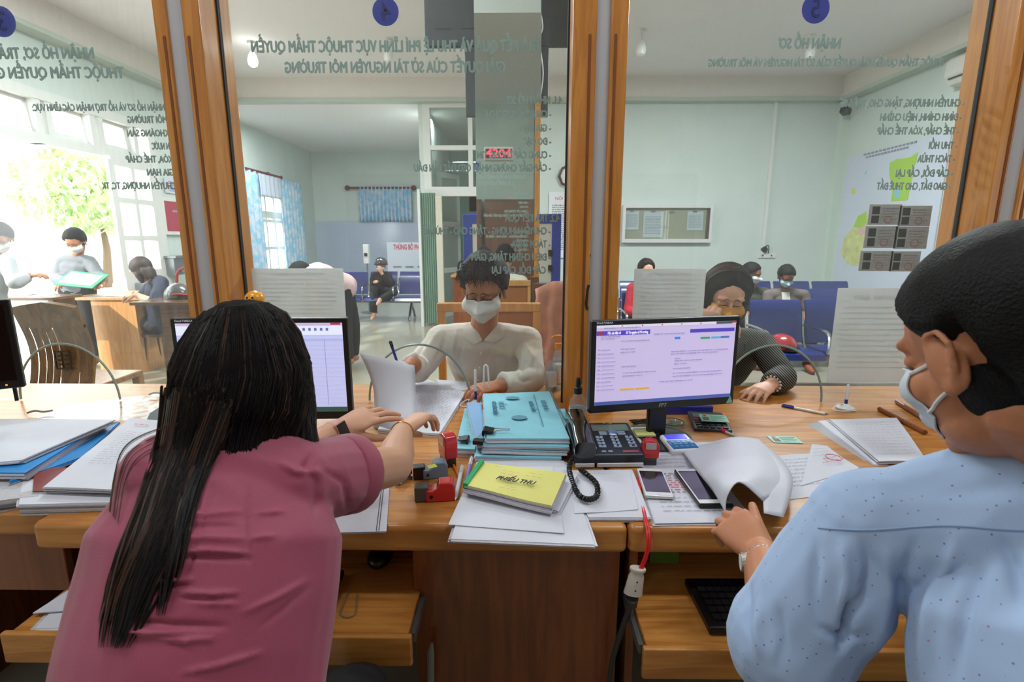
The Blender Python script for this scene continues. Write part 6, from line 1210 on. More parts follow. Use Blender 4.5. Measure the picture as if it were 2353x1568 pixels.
# hair: dome, mane and the long lock over the left of the back
hb = MB(); hb.sph(M4 @ (V((0, -.02, .035)) * s), V((.092, .112, .098)) * s, 28, 18, M4.to_3x3())
def Hp(px, py, Y): return G(px, py, Y=Y)
limb(hb, [Hp(566, 815, .78), Hp(562, 900, .745), Hp(556, 980, .725), Hp(548, 1040, .70)], [.088, .096, .090, .066], 24); limb(hb, [Hp(482, 850, .80), Hp(470, 930, .75), Hp(455, 1010, .71), Hp(440, 1080, .68)], [.050, .052, .050, .040], 20)
limb(hb, [Hp(650, 840, .80), Hp(662, 930, .77), Hp(680, 1000, .745), Hp(712, 1040, .73)], [.042, .040, .032, .016], 16)
lock = [Hp(450, 960, .70), Hp(400, 1060, .635), Hp(372, 1170, .585), Hp(330, 1300, .545), Hp(285, 1430, .52), Hp(262, 1520, .505)]
me = evalmesh(hb, .0055, 6)
co, no = get_co(me), get_no(me); d = np.array([.0025 * noise.noise(V((c[0] * 110, c[1] * 60, c[2] * 7))) + .0015 * noise.noise(V((c[0] * 260, c[1] * 200, c[2] * 9))) for c in co]); set_co(me, co + no * d[:, None])
HL = mat('long_dark_hair', '#0f0908', .5, spec=.3, bump=.2, bscale=300); hair = fin(me.copy(), 'hair', mat('hair_base', '#0d0807', .8, spec=.1), t)
bv = BVHTree.FromPolygons([tuple(c) for c in get_co(me)], [tuple(p.vertices) for p in me.polygons])
rr = random.Random(12); mb = MB(); mb2 = MB(); crown = M4 @ (V((0, -.03, .12)) * s)
for k in range(620):
    a = R(rr.uniform(95, 440)); pts = []
    zb = rr.uniform(1.02, 1.07); z0 = crown.z - .006
    for i in range(15):
        v = i / 14; z = lerp(z0, zb, v); ax = V((lerp(crown.x, Hp(548, 980, .725).x, v), lerp(.79, .735, v), z)); d_ = V((math.cos(a + .5 * (1 - v)), math.sin(a + .5 * (1 - v)), .9 * max(0, 1 - v * 5))).normalized()
        h = bv.ray_cast(ax + d_ * .4, -d_)
        if h[0] is None: break
        pts.append(h[0] + d_ * rr.uniform(-.0008, .0022))
    if len(pts) > 5: (mb if rr.random() < .92 else mb2).tube(pts, [.0008] * (len(pts) - 1) + [.0003], 4, cap=False)
mb.build('hair_strands', HL, hair, smooth=True, world=True); mb2.build('hair_strands', HAIR_S, hair, smooth=True, world=True)
bl = [o for o in bpy.data.objects if o.parent == t and o.name.startswith('blouse')][0]; bw = wm(bl)
BB = BVHTree.FromPolygons([tuple(bw @ v.co) for v in bl.data.vertices], [tuple(p.vertices) for p in bl.data.polygons]); eye = V((0, 0, CAMH))
def drape(px, py, off, Yf=.6):       # a point lying on the back of the blouse
    d_ = (G(px, py, Y=1) - eye).normalized(); hs = [h[0] for h in (BB.ray_cast(eye, d_), bv.ray_cast(eye, d_)) if h[0] is not None]; return (min(hs, key=lambda q: (q - eye).length) if hs else G(px, py, Y=Yf)) - d_ * off
lockpx = [(452, 950, 62), (430, 1030, 58), (400, 1110, 56), (372, 1190, 56), (345, 1270, 58), (312, 1350, 52), (285, 1430, 44), (258, 1510, 26)]
lock2 = [(500, 980, 24), (450, 1080, 24), (420, 1170, 22), (398, 1270, 22), (382, 1350, 18), (365, 1440, 10)]
mb = MB(); mb2 = MB()
for k in range(900):
    second = rr.random() < .22; L_ = lock2 if second else lockpx; u = max(-1.25, min(1.25, rr.gauss(0, .5))); n_ = rr.randint(len(L_) - 3, len(L_)); ph = rr.random() * 6; pts = []; dep = rr.uniform(.000, .016) * (1 - abs(u) * .6)
    for i, (x_, y_, w_) in enumerate(L_[:n_]): pts.append(drape(x_ + u * w_ + 4 * math.sin(ph + i * 1.4), y_ + rr.uniform(-3, 3) + (rr.uniform(-60, 20) if i == 0 else 0), (.0012 + dep * min(1, .1 + i / 2.5))))
    pts = catmull(pts, 3); pts = pts[:max(8, int(len(pts) * rr.uniform(.78, 1)))]; (mb if rr.random() < (.8 if u > -.3 else .6) else mb2).tube(pts, [.0017] * (len(pts) - 3) + [.0012, .0007, .0002], 4, cap=False)
for k in range(11):             # loose hairs over the left shoulder
    o = rr.uniform(-1, 1); mb2.tube(catmull([drape(x_ + a_ * o, y_ + b_ * o, .004) for x_, y_, a_, b_ in ((430, 985, 12, 16), (350, 1012, 18, 16), (300, 1045, 18, 14), (276, 1100, 14, 10), (262, 1190, 12, 16))], 4), .0004, 4, cap=False)
for k in range(16):
    o = rr.uniform(-1, 1); mb.tube(catmull([Hp(690, 860, .79), Hp(702 + 6 * o, 930, .78), Hp(716 + 10 * o, 1000, .77), Hp(735 + 12 * o, 1050 + 14 * o, .76)], 4), .0007, 4, cap=False)
mb.build('long_lock', HL, hair, smooth=True, world=True); mb2.build('long_lock', HAIR_S, hair, smooth=True, world=True)
# watch with pink strap on the left wrist, bracelet on the right, ring
def band(t, c, ax, r, w, m, name, n=28, flat=1., up=None, thick=.0015): return MB().tube([c - ax * w, c - ax * w * .9, c + ax * w * .9, c + ax * w], [r, r + thick, r + thick, r], n, flat=flat, up=up).build(name, m, t, smooth=True, world=True, angle=60)
ax = (wr[1] - el[1]).normalized(); c = wr[1] - ax * .016
w_ = thing('wristwatch', 'rose square smartwatch with pink strap on the outstretched left wrist', 'watch', c); band(w_, c, ax, .0258, .010, mat('pink_strap', '#d9a9a2', .5), 'strap')
n_ = (V((.25, -.75, .1)) - ax * V((.25, -.75, .1)).dot(ax)).normalized(); y_ = n_.cross(ax); RM3 = Matrix((ax, y_, n_)).transposed(); q = MB().box(c + n_ * .027, (.034, .038, .009), RM3).build('case', mat('rose_gold', '#c99a86', .25, metal=.7), w_, bevel=.003, world=True); MB().box(c + n_ * .0318, (.029, .033, .0012), RM3).build('display', GB, w_, bevel=.0005, world=True)
ax = (wr[0] - el[0]).normalized(); c = wr[0] - ax * .012
nn = ax.cross(V((1, 0, 0))).normalized(); mm_ = ax.cross(nn)
tag(MB().tube([c + (nn * math.cos(i * .21) + mm_ * math.sin(i * .21)) * .0275 + ax * .004 * math.sin(i * .21) for i in range(31)], .0013, 6).build('bracelet', mat('gold', '#d9a64e', .2, metal=1), smooth=True), 'thin gold bracelet on the right wrist of the woman in pink', 'bracelet')

# ---- worker in the pale blue dotted shirt
H = G(2305, 812, d=.605); s = 1.07
BLUE = mat('dotted_blue_shirt', '#a3bbd8', .75, sheen=.2); nt = BLUE.node_tree; L = nt.links.new; tc = nt.nodes.new('ShaderNodeTexCoord'); mp = nt.nodes.new('ShaderNodeMapping'); mp.inputs['Rotation'].default_value = (.3, .5, .4); vo = nt.nodes.new('ShaderNodeTexVoronoi'); vo.inputs['Scale'].default_value = 88; vo.inputs['Randomness'].default_value = .25
cr = nt.nodes.new('ShaderNodeValToRGB'); cr.color_ramp.elements[0].position = .09; cr.color_ramp.elements[0].color = (1, 1, 1, 1); cr.color_ramp.elements[1].position = .13; cr.color_ramp.elements[1].color = (0, 0, 0, 1); mx = nt.nodes.new('ShaderNodeMix'); mx.data_type = 'RGBA'
hs_ = nt.nodes.new('ShaderNodeValToRGB'); hs_.color_ramp.interpolation = 'CONSTANT'; hs_.color_ramp.elements[0].color = lin('#5c74b4'); hs_.color_ramp.elements[1].position = .6; hs_.color_ramp.elements[1].color = lin('#a07898')
L(tc.outputs['Object'], mp.inputs[0]); L(mp.outputs[0], vo.inputs['Vector']); L(vo.outputs['Distance'], cr.inputs[0]); L(vo.outputs['Color'], hs_.inputs[0]); L(cr.outputs[0], mx.inputs[0]); mx.inputs[6].default_value = lin('#a4bbdf'); L(hs_.outputs[0], mx.inputs[7]); L(mx.outputs[2], nt.nodes['Principled BSDF'].inputs['Base Color'])
sh = [V((.84, .36, 1.12)), G(1998, 1212, d=.72)]; el = [V((.98, .52, .83)), G(1812, 1470, d=.76)]; wr = [V((.86, .80, .86)), G(1752, 1278, d=.93)]
bluefold = creases([(((1985, 1240), (1996, 1300), (1985, 1370), (1950, 1410), (1935, 1480)), 13, -.013), (((1950, 1372), (1945, 1450), (1930, 1500)), 8, -.016), (((1940, 1250), (1945, 1330), (1930, 1400)), 12, .008), (((1880, 1240), (1870, 1380), (1885, 1440)), 11, -.007), (((2105, 1240), (2070, 1340), (2075, 1440)), 14, -.009), (((2045, 1250), (2030, 1380), (2000, 1500)), 15, .009),
    (((2200, 1240), (2150, 1380), (2120, 1560)), 18, .009), (((2260, 1300), (2220, 1420), (2200, 1568)), 18, -.008), (((1880, 1440), (1940, 1470), (1985, 1455)), 9, -.010), (((1745, 1370), (1735, 1450), (1745, 1520)), 12, .007), (((1790, 1400), (1800, 1480), (1790, 1540)), 11, -.006), (((2300, 1240), (2330, 1300), (2345, 1400)), 16, -.008), (((1720, 1340), (1712, 1420), (1718, 1490)), 6, -.005)], lambda co: (co[:, 1] < .75))
t, M4, nk0, nk1, X, sp = person('man in a pale blue dotted shirt with white face mask, seen from behind at right', H, V((-.10, .90, -.40)), (0, 0, 1), s, SK2, sh, el, wr,
    (dict(d=V((-.5, .7, 0)), b=V((0, 0, 1)), g=-1, curl=35), dict(d=V((-.22, .62, .18)), b=V((-.25, -.55, .75)), g=1, curl=(48, 52, 54, 56), spread=2, thumb=(22, 12), tcurl=-4, s=1.05)),
    pelvis=(.64, .25, .60), nku=.095, knees=[V((.85, .62, .55)), V((.55, .62, .55))], ankles=[V((.85, .60, .08)), V((.55, .60, .08))], tw=(.215, .21, .195), td=.13, shirt=BLUE, sleeve=1.14, pants=mat('navy_trousers', '#1a1d2c', .8), voxel=.0034, cvox=.005,
    armr=(.052, .046, .029), smarg=.016, foldamp=.0055, foldf=6.5, sleeve_r=(.074, .088, .074), foldfn=bluefold)
hair_cap(t, M4, s, HAIR_M, [(0, .062), (30, .060), (48, .048), (60, .034), (74, .016), (92, .010), (104, .022), (118, -.02), (140, -.075), (180, -.085)], .017, seed=3, rough=.002)
mask(t, M4, s, mat('pale_blue_mask', '#ccd3dc', .8, bump=.1, bscale=200), top=.004, wide=46, bulge=.012, ridge=.004); face(t, M4, s)
# collar and lanyard
cc = nk1 + V((0, 0, .006)); ring = []
for lvl, (r, dz) in enumerate(((.074, -.012), (.070, .020), (.066, .030), (.073, .022), (.080, -.012))):
    ring.append([cc + V((math.cos(R(a)) * r * 1.05, math.sin(R(a)) * r * .95, dz + .012 * math.sin(R(a) - .6))) for a in range(0, 361, 10)])
MB().grid(ring, .002).build('collar', BLUE, t, smooth=True, angle=60, world=True)
sl_ = [o for o in bpy.data.objects if o.parent == t and o.name.startswith('shirt')][0]; sw = wm(sl_); SB = BVHTree.FromPolygons([tuple(sw @ v.co) for v in sl_.data.vertices], [tuple(p.vertices) for p in sl_.data.polygons]); yk = []
for x_ in range(1880, 2420, 12):
    d_ = (G(x_, 1214 + 5 * math.sin(x_ / 60), Y=1) - eye).normalized(); h = SB.ray_cast(eye, d_)
    if h[0] is not None: yk.append(h[0] - d_ * .0004)
MB().tube(yk, .0016, 5).build('yoke_seam', mat('seam_blue', '#8fa6c8', .8), t, smooth=True, world=True)
LAN = mat('navy_lanyard', '#232a78', .6); MB().grid([[cc + V((math.cos(R(a)) * r_, math.sin(R(a)) * r_ * .92, z_ + .010 * math.sin(R(a) - .6))) for a in range(120, 330, 8)] for r_, z_ in ((.088, -.004), (.0905, .008))], .001).build('lanyard', LAN, t, smooth=True, world=True)
ax = (wr[1] - el[1]).normalized(); c = wr[1] - ax * .022
w_ = thing('wristwatch', 'silver link wristwatch on the wrist of the man in blue', 'watch', c); STL = mat('steel_links', '#b9b6b0', .25, metal=1, bump=.6, bscale=350); band(w_, c, ax, .0315, .010, STL, 'link_strap', thick=.0025)
n_ = (V((-.85, -.3, -.1)) - ax * V((-.85, -.3, -.1)).dot(ax)).normalized(); MB().cyl(c + n_ * .030, c + n_ * .040, .017, n=24).build('case', STL, w_, world=True, bevel=.001); MB().cyl(c + n_ * .0402, c + n_ * .0408, .014, n=24).build('dial', WHITE, w_, world=True)
# curled sheets in his hand
o_ = D(1700, 1080, .03); tS = thing('curled_sheets', 'white sheets held and curled up by the man in blue', 'document', o_)
for k in range(2):
    A0 = [D(1565, 1032, .004 + k * .002), D(1622, 1020, .012), D(1690, 1004, .02), D(1745, 1010, .012)]; B0 = [D(1600, 1080, .022), D(1655, 1062, .055), D(1735, 1045, .055), D(1790, 1060, .022)]
    C0 = [D(1640, 1130, .03), G(1665, 1108, Z=DZ + .075), G(1740, 1085, Z=DZ + .085), D(1815, 1110, .03)]; D0 = [D(1668, 1178, .022 + .002 * k), G(1672, 1140, Z=DZ + .06), G(1700, 1108, Z=DZ + .105), G(1752, 1150, Z=DZ + .07)]; P = []
    rows = [catmull(r_, 5) for r_ in (A0, B0, C0, D0)]
    for j in range(len(rows[0])): P.append([q + V((0, 0, -.0018 * k)) - o_ for q in catmull([r_[j] for r_ in rows], 5)])
    MB().grid(P, .0006).build('sheet', PAPER, tS, smooth=True, angle=180)
t2, C, c = leaves([(1752, 1060), (1796, 1052), (1830, 1150), (1790, 1190)], .0, .001, 'x', '', '', 1, seed=5) if False else (None, None, None)
P = []; q0 = [D(1745, 1012, .014), D(1800, 1060, .03), D(1822, 1110, .04), D(1800, 1190, .04)]; q1 = [D(1700, 1040, .02), D(1735, 1075, .05), D(1750, 1120, .07), D(1755, 1180, .06)]
for a, b in zip(catmull(q0, 5), catmull(q1, 5)): P.append([a.lerp(b, v / 4) - o_ for v in range(5)])
MB().grid(P, .0006).build('sheet', PAPER, tS, smooth=True, angle=180)

# ---- customer in the white shirt
whitefold = creases([(((1050, 760), (1040, 800), (1046, 850)), 6, .006), (((1062, 790), (1056, 830), (1062, 870)), 5, -.006), (((1025, 765), (1018, 800), (1000, 830)), 6, -.007), (((1010, 760), (990, 790), (968, 815)), 5, .006), (((1180, 780), (1172, 820), (1178, 860)), 6, .006), (((1192, 800), (1186, 840), (1170, 868)), 6, -.008), (((1205, 790), (1222, 820), (1212, 850)), 6, .006),
    (((1130, 800), (1140, 840), (1136, 880)), 6, -.005), (((1150, 790), (1158, 830), (1152, 880)), 6, .005), (((1215, 830), (1200, 848), (1190, 870)), 5, -.006), (((985, 770), (975, 800), (955, 830)), 6, -.005), (((965, 790), (955, 812), (940, 830)), 5, .005), (((1190, 868), (1205, 878), (1225, 872)), 5, -.006), (((1160, 872), (1170, 882), (1172, 894)), 4, .004)], lambda co: (co[:, 1] < 2.35))
H = G(1113, 664, d=2.02); s = 1.03; WS = mat('white_shirt_cloth', '#d3cbc0', .7, sheen=.2, bump=.05, bscale=300)
sh = [G(1012, 782, d=2.16), G(1212, 786, d=2.16)]; el = [G(962, 850, d=2.10), G(1222, 872, d=2.06)]; wr = [G(948, 838, d=1.86), G(1148, 886, d=1.95)]
t, M4, nk0, nk1, X, sp = person('man in a white shirt and white face mask sitting behind the glass', H, V((-.16, -.93, -.40)), (0, -.1, 1), s, SK2, sh, el, wr,
    (dict(d=V((-.50, -.62, .02)), b=V((-.3, -.1, .9)), g=1, curl=(34, 42, 46, 50), spread=2, thumb=(24, 26), tcurl=4), dict(d=V((-.85, -.40, -.05)), b=V((-.1, -.2, .95)), g=1, curl=(30, 36, 40, 44), spread=3, thumb=(30, 20))),
    pelvis=(-.10, 2.62, .50), knees=[V((-.22, 2.22, .50)), V((.04, 2.22, .50))], ankles=[V((-.22, 2.22, .08)), V((.04, 2.22, .08))], tw=(.16, .155, .168), td=.11, shirt=WS, sleeve=1.92, pants=mat('black_trousers', '#17171b'), voxel=.0038, cvox=.0055,
    armr=(.046, .041, .028), smarg=.010, foldamp=.004, foldf=11, sleeve_r=(.058, .052, .043), foldfn=whitefold)
hair_cap(t, M4, s, HAIR_M, MALE_LINE, .018, seed=8, rough=.006); tuft(t, M4, s, HAIR_M, 260, 9, lambda r: (R(r.uniform(-75, 75)), R(r.uniform(28, 85))), .045)
mask(t, M4, s, mat('white_mask', '#d6d6d4', .75), top=.008, bot=-.122, wide=72, bulge=.024, ridge=.004); face(t, M4, s, lash=.0019)
def shirt_collar(t, nk, H0, fwd, m, r=.068, w=.036):
    f = V((fwd[0], fwd[1], 0)).normalized(); x = V((f.y, -f.x, 0)); P = []
    for i in range(33):
        a = R(lerp(22, 338, i / 32)); dr = f * math.cos(a) + x * math.sin(a); fr = (1 + math.cos(a)) / 2; base = nk + dr * r + V((0, 0, -.030 * fr + .004)); P.append([base, base + V((0, 0, w)) - dr * .005, base + V((0, 0, w + .002)) + dr * .002, base + dr * .016 + V((0, 0, -.012 * fr - .004)) + f * .004])
    return MB().grid(P, .0015).build('collar', m, t, smooth=True, angle=70, world=True)
so = [o for o in bpy.data.objects if o.parent == t and o.name.startswith('shirt')][0]; sw = wm(so); SB2 = BVHTree.FromPolygons([tuple(sw @ v.co) for v in so.data.vertices], [tuple(p.vertices) for p in so.data.polygons])
def on_shirt(px, py, off, Yf=2.12):
    d_ = (G(px, py, Y=1) - eye).normalized(); h = SB2.ray_cast(eye, d_); return (h[0] if h[0] is not None else G(px, py, Y=Yf)) - d_ * off
V_ = [(1070, 722), (1092, 752), (1110, 782), (1132, 762), (1152, 722)]
cw = np.array([sw @ v.co for v in so.data.vertices]); q = proj(cw); ins = np.zeros(len(q), bool)
for a_, b_ in zip(V_, V_[1:] + V_[:1]):
    c_ = (a_[1] > q[:, 1]) != (b_[1] > q[:, 1]); xi = (b_[0] - a_[0]) * (q[:, 1] - a_[1]) / (b_[1] - a_[1] + 1e-9) + a_[0]; ins ^= c_ & (q[:, 0] < xi)
ins &= cw[:, 1] < nk1.y + .01
bm = bmesh.new(); bm.from_mesh(so.data); bm.verts.ensure_lookup_table(); bmesh.ops.delete(bm, geom=[bm.verts[i] for i in np.nonzero(ins)[0]], context='VERTS'); bm.to_mesh(so.data); bm.free()
for nm_, inner, outer in (('collar', [(1077, 742), (1080, 746), (1092, 752), (1108, 782)], [(1064, 752), (1065, 756), (1066, 772), (1090, 792)]), ('collar', [(1147, 741), (1144, 746), (1133, 758), (1112, 782)], [(1160, 750), (1159, 756), (1156, 776), (1134, 788)])):
    A_, B_2 = catmull([V((x_, y_, 0)) for x_, y_ in inner], 4), catmull([V((x_, y_, 0)) for x_, y_ in outer], 4)
    MB().grid([[on_shirt(lerp(a_.x, b_.x, k / 4), lerp(a_.y, b_.y, k / 4), .006 + .004 * math.sin(math.pi * k / 4)) for k in range(5)] for a_, b_ in zip(A_, B_2)], .003).build(nm_, WS, t, smooth=True, world=True, angle=60)
MB().grid([[on_shirt(1108 + dx - (y_ - 785) * .10, y_, .0035) for dx in (-6, -2, 2, 6)] for y_ in range(788, 884, 6)], .0025).build('button_placket', WS, t, smooth=True, world=True, angle=60)
for y_ in (812, 845, 874): MB().sph(on_shirt(1108 - (y_ - 785) * .10, y_, .0065), .004, 10, 8).build('button', WHITE, t, world=True)
ax = V((.36, .25, .9)).normalized(); a = G(924, 828, d=1.80); pen(G(914, 836, d=1.80), G(896, 784, d=1.80), 'blue ballpoint pen in the hand of the man in the white shirt', BLUP, BLK, .0048, BLK)

# ---- customer in the striped jacket
STRIPE = mat('striped_jacket', '#1c1c1e', .8); nt = STRIPE.node_tree; L = nt.links.new; tc = nt.nodes.new('ShaderNodeTexCoord'); mp = nt.nodes.new('ShaderNodeMapping'); mp.inputs['Rotation'].default_value = (.2, .75, .3); wv = nt.nodes.new('ShaderNodeTexWave'); wv.inputs['Scale'].default_value = 42; wv.inputs['Distortion'].default_value = .3; cr = nt.nodes.new('ShaderNodeValToRGB'); cr.color_ramp.elements[0].position = .78; cr.color_ramp.elements[0].color = lin('#161617'); cr.color_ramp.elements[1].position = .9; cr.color_ramp.elements[1].color = lin('#8d8a80')
L(tc.outputs['Object'], mp.inputs[0]); L(mp.outputs[0], wv.inputs['Vector']); L(wv.outputs['Color'], cr.inputs[0]); L(cr.outputs[0], nt.nodes['Principled BSDF'].inputs['Base Color'])
H = G(1668, 684, d=2.12); s = .97
sh = [G(1600, 800, d=2.22), G(1750, 792, d=2.22)]; el = [G(1600, 880, d=2.02), G(1798, 868, d=2.08)]; wr = [G(1618, 762, d=2.00), G(1772, 884, d=2.0)]
t, M4, nk0, nk1, X, sp = person('woman in a striped dark jacket and mustard face mask, leaning on her fist', H, V((-.14, -.93, -.30)), (.05, -.1, 1), s, SK1, sh, el, wr,
    (dict(d=V((.22, .05, .95)), b=V((-.5, -.8, .1)), g=1, curl=(70, 74, 76, 78), spread=0, thumb=(10, 30)), dict(d=V((-.62, -.45, -.12)), b=V((-.25, -.35, .85)), g=1, curl=(16, 22, 26, 28), spread=5, thumb=(32, 14), tcurl=6)),
    pelvis=(.84, 2.62, .50), knees=[V((.76, 2.25, .50)), V((.96, 2.25, .50))], ankles=[V((.76, 2.25, .08)), V((.96, 2.25, .08))], tw=(.16, .145, .16), td=.105, shirt=STRIPE, sleeve=1.9, pants=mat('black_trousers', '#17171b'), voxel=.0038, cvox=.0055,
    armr=(.044, .038, .025), smarg=.012, foldamp=.004, foldf=9, sex='f', sleeve_r=(.058, .052, .043), shirt_name='jacket')
hair_cap(t, M4, s, mat('brown_hair_base', '#1c110d', .85, spec=.08), [(0, .082), (14, .074), (35, .056), (50, .028), (62, -.02), (76, -.07), (110, -.11), (180, -.12)], .020, seed=5, rough=.003)
comb(t, M4, s, HAIR_B, 260, off=.0215); comb(t, M4, s, mat('warm_brown_strands', '#4a2d1f', .5), 90, off=.0225, r=.0009)
for g in (-1, 1): mb = MB(); limb(mb, [M4 @ (V((g * .066, .020, .045)) * s), M4 @ (V((g * .080, .0, -.02)) * s), M4 @ (V((g * .078, -.02, -.08)) * s), M4 @ (V((g * .066, -.03, -.15)) * s)], [.016, .021, .024, .014]); mb.build('side_hair', HAIR_B, t, smooth=True, world=True, angle=180)
mask(t, M4, s, mat('mustard_cloth', '#c8881e', .8), top=.000, bot=-.112, wide=76, bulge=.012, ear=False, ridge=.002); face(t, M4, s, look=-.2, lash=.0022)
shirt_collar(t, nk1 + V((0, -.01, .0)), H, (-.1, -.95), mat('plain_dark_collar', '#202022', .8), .066, .03)
ax = (wr[1] - el[1]).normalized(); c = wr[1] - ax * .014; nn = ax.cross(V((0, 0, 1))).normalized(); mm_ = ax.cross(nn)
b_ = MB(); [b_.sph(c + (nn * math.cos(i * .45) + mm_ * math.sin(i * .45)) * .030, .0065, 10, 8) for i in range(14)]; tag(b_.build('beaded_bracelet', mat('pearl_beads', '#cfc9bd', .3), smooth=True), 'pale beaded bracelet on the wrist of the woman in stripes', 'bracelet')
# ================================================================== PEOPLE: the waiting hall
LH = dict(d=V((0, -.6, -.6)), b=V((0, -.5, .8)), g=1, curl=30)
def bgp(label, head, fwd, shp, elp, wrp, pel, kn, an, **k):
    d = head[2]; H = G(head[0], head[1], d=d)
    hd = k.pop('hd', (V((0, -.8, -.2)), V((0, -.8, -.2)))); hb_ = k.pop('hb', (V((0, -.2, 1)), V((0, -.2, 1))))
    hands = (dict(d=hd[0], b=hb_[0], g=1, curl=30), dict(d=hd[1], b=hb_[1], g=-1, curl=30))
    f = lambda q: G(q[0], q[1], d=q[2])
    return person(label, H, fwd, k.pop('up', (0, 0, 1)), k.pop('s', .98), k.pop('skin', SK2), [f(q) for q in shp], [f(q) for q in elp], [f(q) for q in wrp], hands, pelvis=pel, knees=kn, ankles=an, voxel=k.pop('voxel', .008), cvox=.010, armr=k.pop('armr', (.047, .042, .028)), foldamp=.005, **k)
BLKC = mat('black_cloth', '#18181c', .85); GREYC = mat('grey_shirt_cloth', '#74777c', .8)
WM = mat('white_mask', '#d6d6d4')
# man at the doorway
p = G(178, 668, d=5.75)
t, M4, *_ = bgp('man in a grey shirt standing in the doorway reading a green edged folder', (174, 556, 5.6), V((.18, -.85, -.5)), [(146, 602, 5.7), (206, 602, 5.7)], [(131, 640, 5.65), (228, 636, 5.65)], [(152, 648, 5.4), (238, 646, 5.45)], (p.x, p.y, .86),
    [V((p.x - .1, p.y - .03, .46)), V((p.x + .1, p.y - .03, .46))], [V((p.x - .1, p.y, .07)), V((p.x + .1, p.y, .07))], shirt=GREYC, sleeve=1.9, pants=BLKC, tw=(.16, .15, .165), s=1.05)
hair_cap(t, M4, 1.05, HAIR_M, MALE_LINE, .02, nu=36, nv=24); mask(t, M4, 1.05, WM, top=.002, bulge=.016); face(t, M4, 1.05, lash=.002)
f_ = thing('green_folder', 'green edged folder with photographs held by the man in the doorway', 'folder', G(188, 644, d=5.35), (R(28), R(6), 0)); bx((-.2, -.13, 0), (.2, .13, .012)).build('cover', mat('green_cover', '#2f9a6a', .4), f_, bevel=.003); bx((-.17, -.10, .012), (.17, .10, .015)).build('page', mat('photo_page', '#aab0aa', .6, var=.25, vscale=18), f_)
# person at the left picture edge
p = G(-40, 700, d=4.5)
t, M4, *_ = bgp('person in a pale coat at the left edge of the picture reaching out one hand', (2, 548, 4.5), V((.35, -.6, -.45)), [(-75, 598, 4.5), (16, 604, 4.55)], [(-95, 660, 4.5), (34, 650, 4.5)], [(-60, 690, 4.3), (68, 634, 4.6)], (p.x, p.y, .84), [V((p.x - .1, p.y, .45)), V((p.x + .1, p.y, .45))],
    [V((p.x - .1, p.y, .07)), V((p.x + .1, p.y, .07))], shirt=mat('pale_coat', '#b9bcc0', .8), sleeve=1.9, pants=mat('grey_trousers', '#6f7278', .8), hd=(V((0, -.8, -.2)), V((.9, .1, .1))))
hair_cap(t, M4, .98, HAIR_M, MALE_LINE, .02, nu=36, nv=24); mask(t, M4, .98, WM, top=.002); face(t, M4, .98, lash=.002)
# woman in navy at the orange table
p = G(358, 700, d=5.55)
t, M4, *_ = bgp('woman in a navy blouse with auburn bob writing at the orange table', (326, 622, 5.3), V((-.80, .25, -.55)), [(352, 652, 5.55), (372, 650, 5.25)], [(322, 690, 5.6), (356, 697, 5.1)], [(306, 676, 5.35), (312, 678, 5.15)], (p.x + .02, p.y, .50), [V((p.x - .33, p.y + .14, .48)), V((p.x - .33, p.y - .04, .48))],
    [V((p.x - .30, p.y + .14, .08)), V((p.x - .26, p.y + .02, .08))], shirt=mat('navy_blouse', '#20263c', .8), sleeve=1.25, pants=mat('dark_skirt', '#2a2430', .8), hd=(V((-.9, -.1, -.2)), V((-.9, -.2, -.2))), sex='f', skin=SK1, tw=(.16, .14, .155))
AUB = mat('auburn_hair', '#2e1812', .6); hair_cap(t, M4, .98, AUB, FEM_LINE, .022, nu=36, nv=24)
mb = MB(); [limb(mb, [M4 @ V(q) for q in ((x * .9, y, .03), (x, y - .01, -.05), (x * .95, y, -.12))], [.03, .034, .022]) for x, y in ((-.06, .01), (.06, .01), (-.04, -.06), (.04, -.06), (0, -.075))]; fin(evalmesh(mb, .008, 5), 'bob_hair', AUB, t)
st = thing('stool', 'stool hidden behind the dark brown table under the woman in navy', 'stool', (p.x, p.y, 0)); MB().lathe([(.17, .38), (.17, .41)], 24).build('seat', BROWN, st); [MB().cyl((x, y, 0), (x * .8, y * .8, .38), .015).build('leg', BROWN, st) for x in (-.12, .12) for y in (-.12, .12)]
# bending person
B0 = G(792, 668, d=5.6); S0 = G(716, 628, d=5.2); hh = V((B0.x, B0.y, .90))
t, M4, *_ = bgp('person in a pale pink top and black trousers bending forward behind the notice', (694, 634, 5.1), V((-.5, -.3, -.8)), [(712, 630, 5.05), (722, 622, 5.35)], [(704, 680, 5.0), (716, 680, 5.3)], [(690, 712, 4.9), (700, 716, 5.2)], (B0.x, B0.y, .90), [V((B0.x + .02, B0.y - .08, .46)), V((B0.x + .04, B0.y + .1, .46))],
    [V((B0.x + .02, B0.y - .08, .08)), V((B0.x + .02, B0.y + .1, .08))], shirt=mat('pale_pink_top', '#c9adad', .8), sleeve=1.6, pants=BLKC, tw=(.15, .135, .15), td=.12, up=(-.8, -.3, .5))
hair_cap(t, M4, .98, HAIR_M, MALE_LINE, .024, nu=36, nv=24)
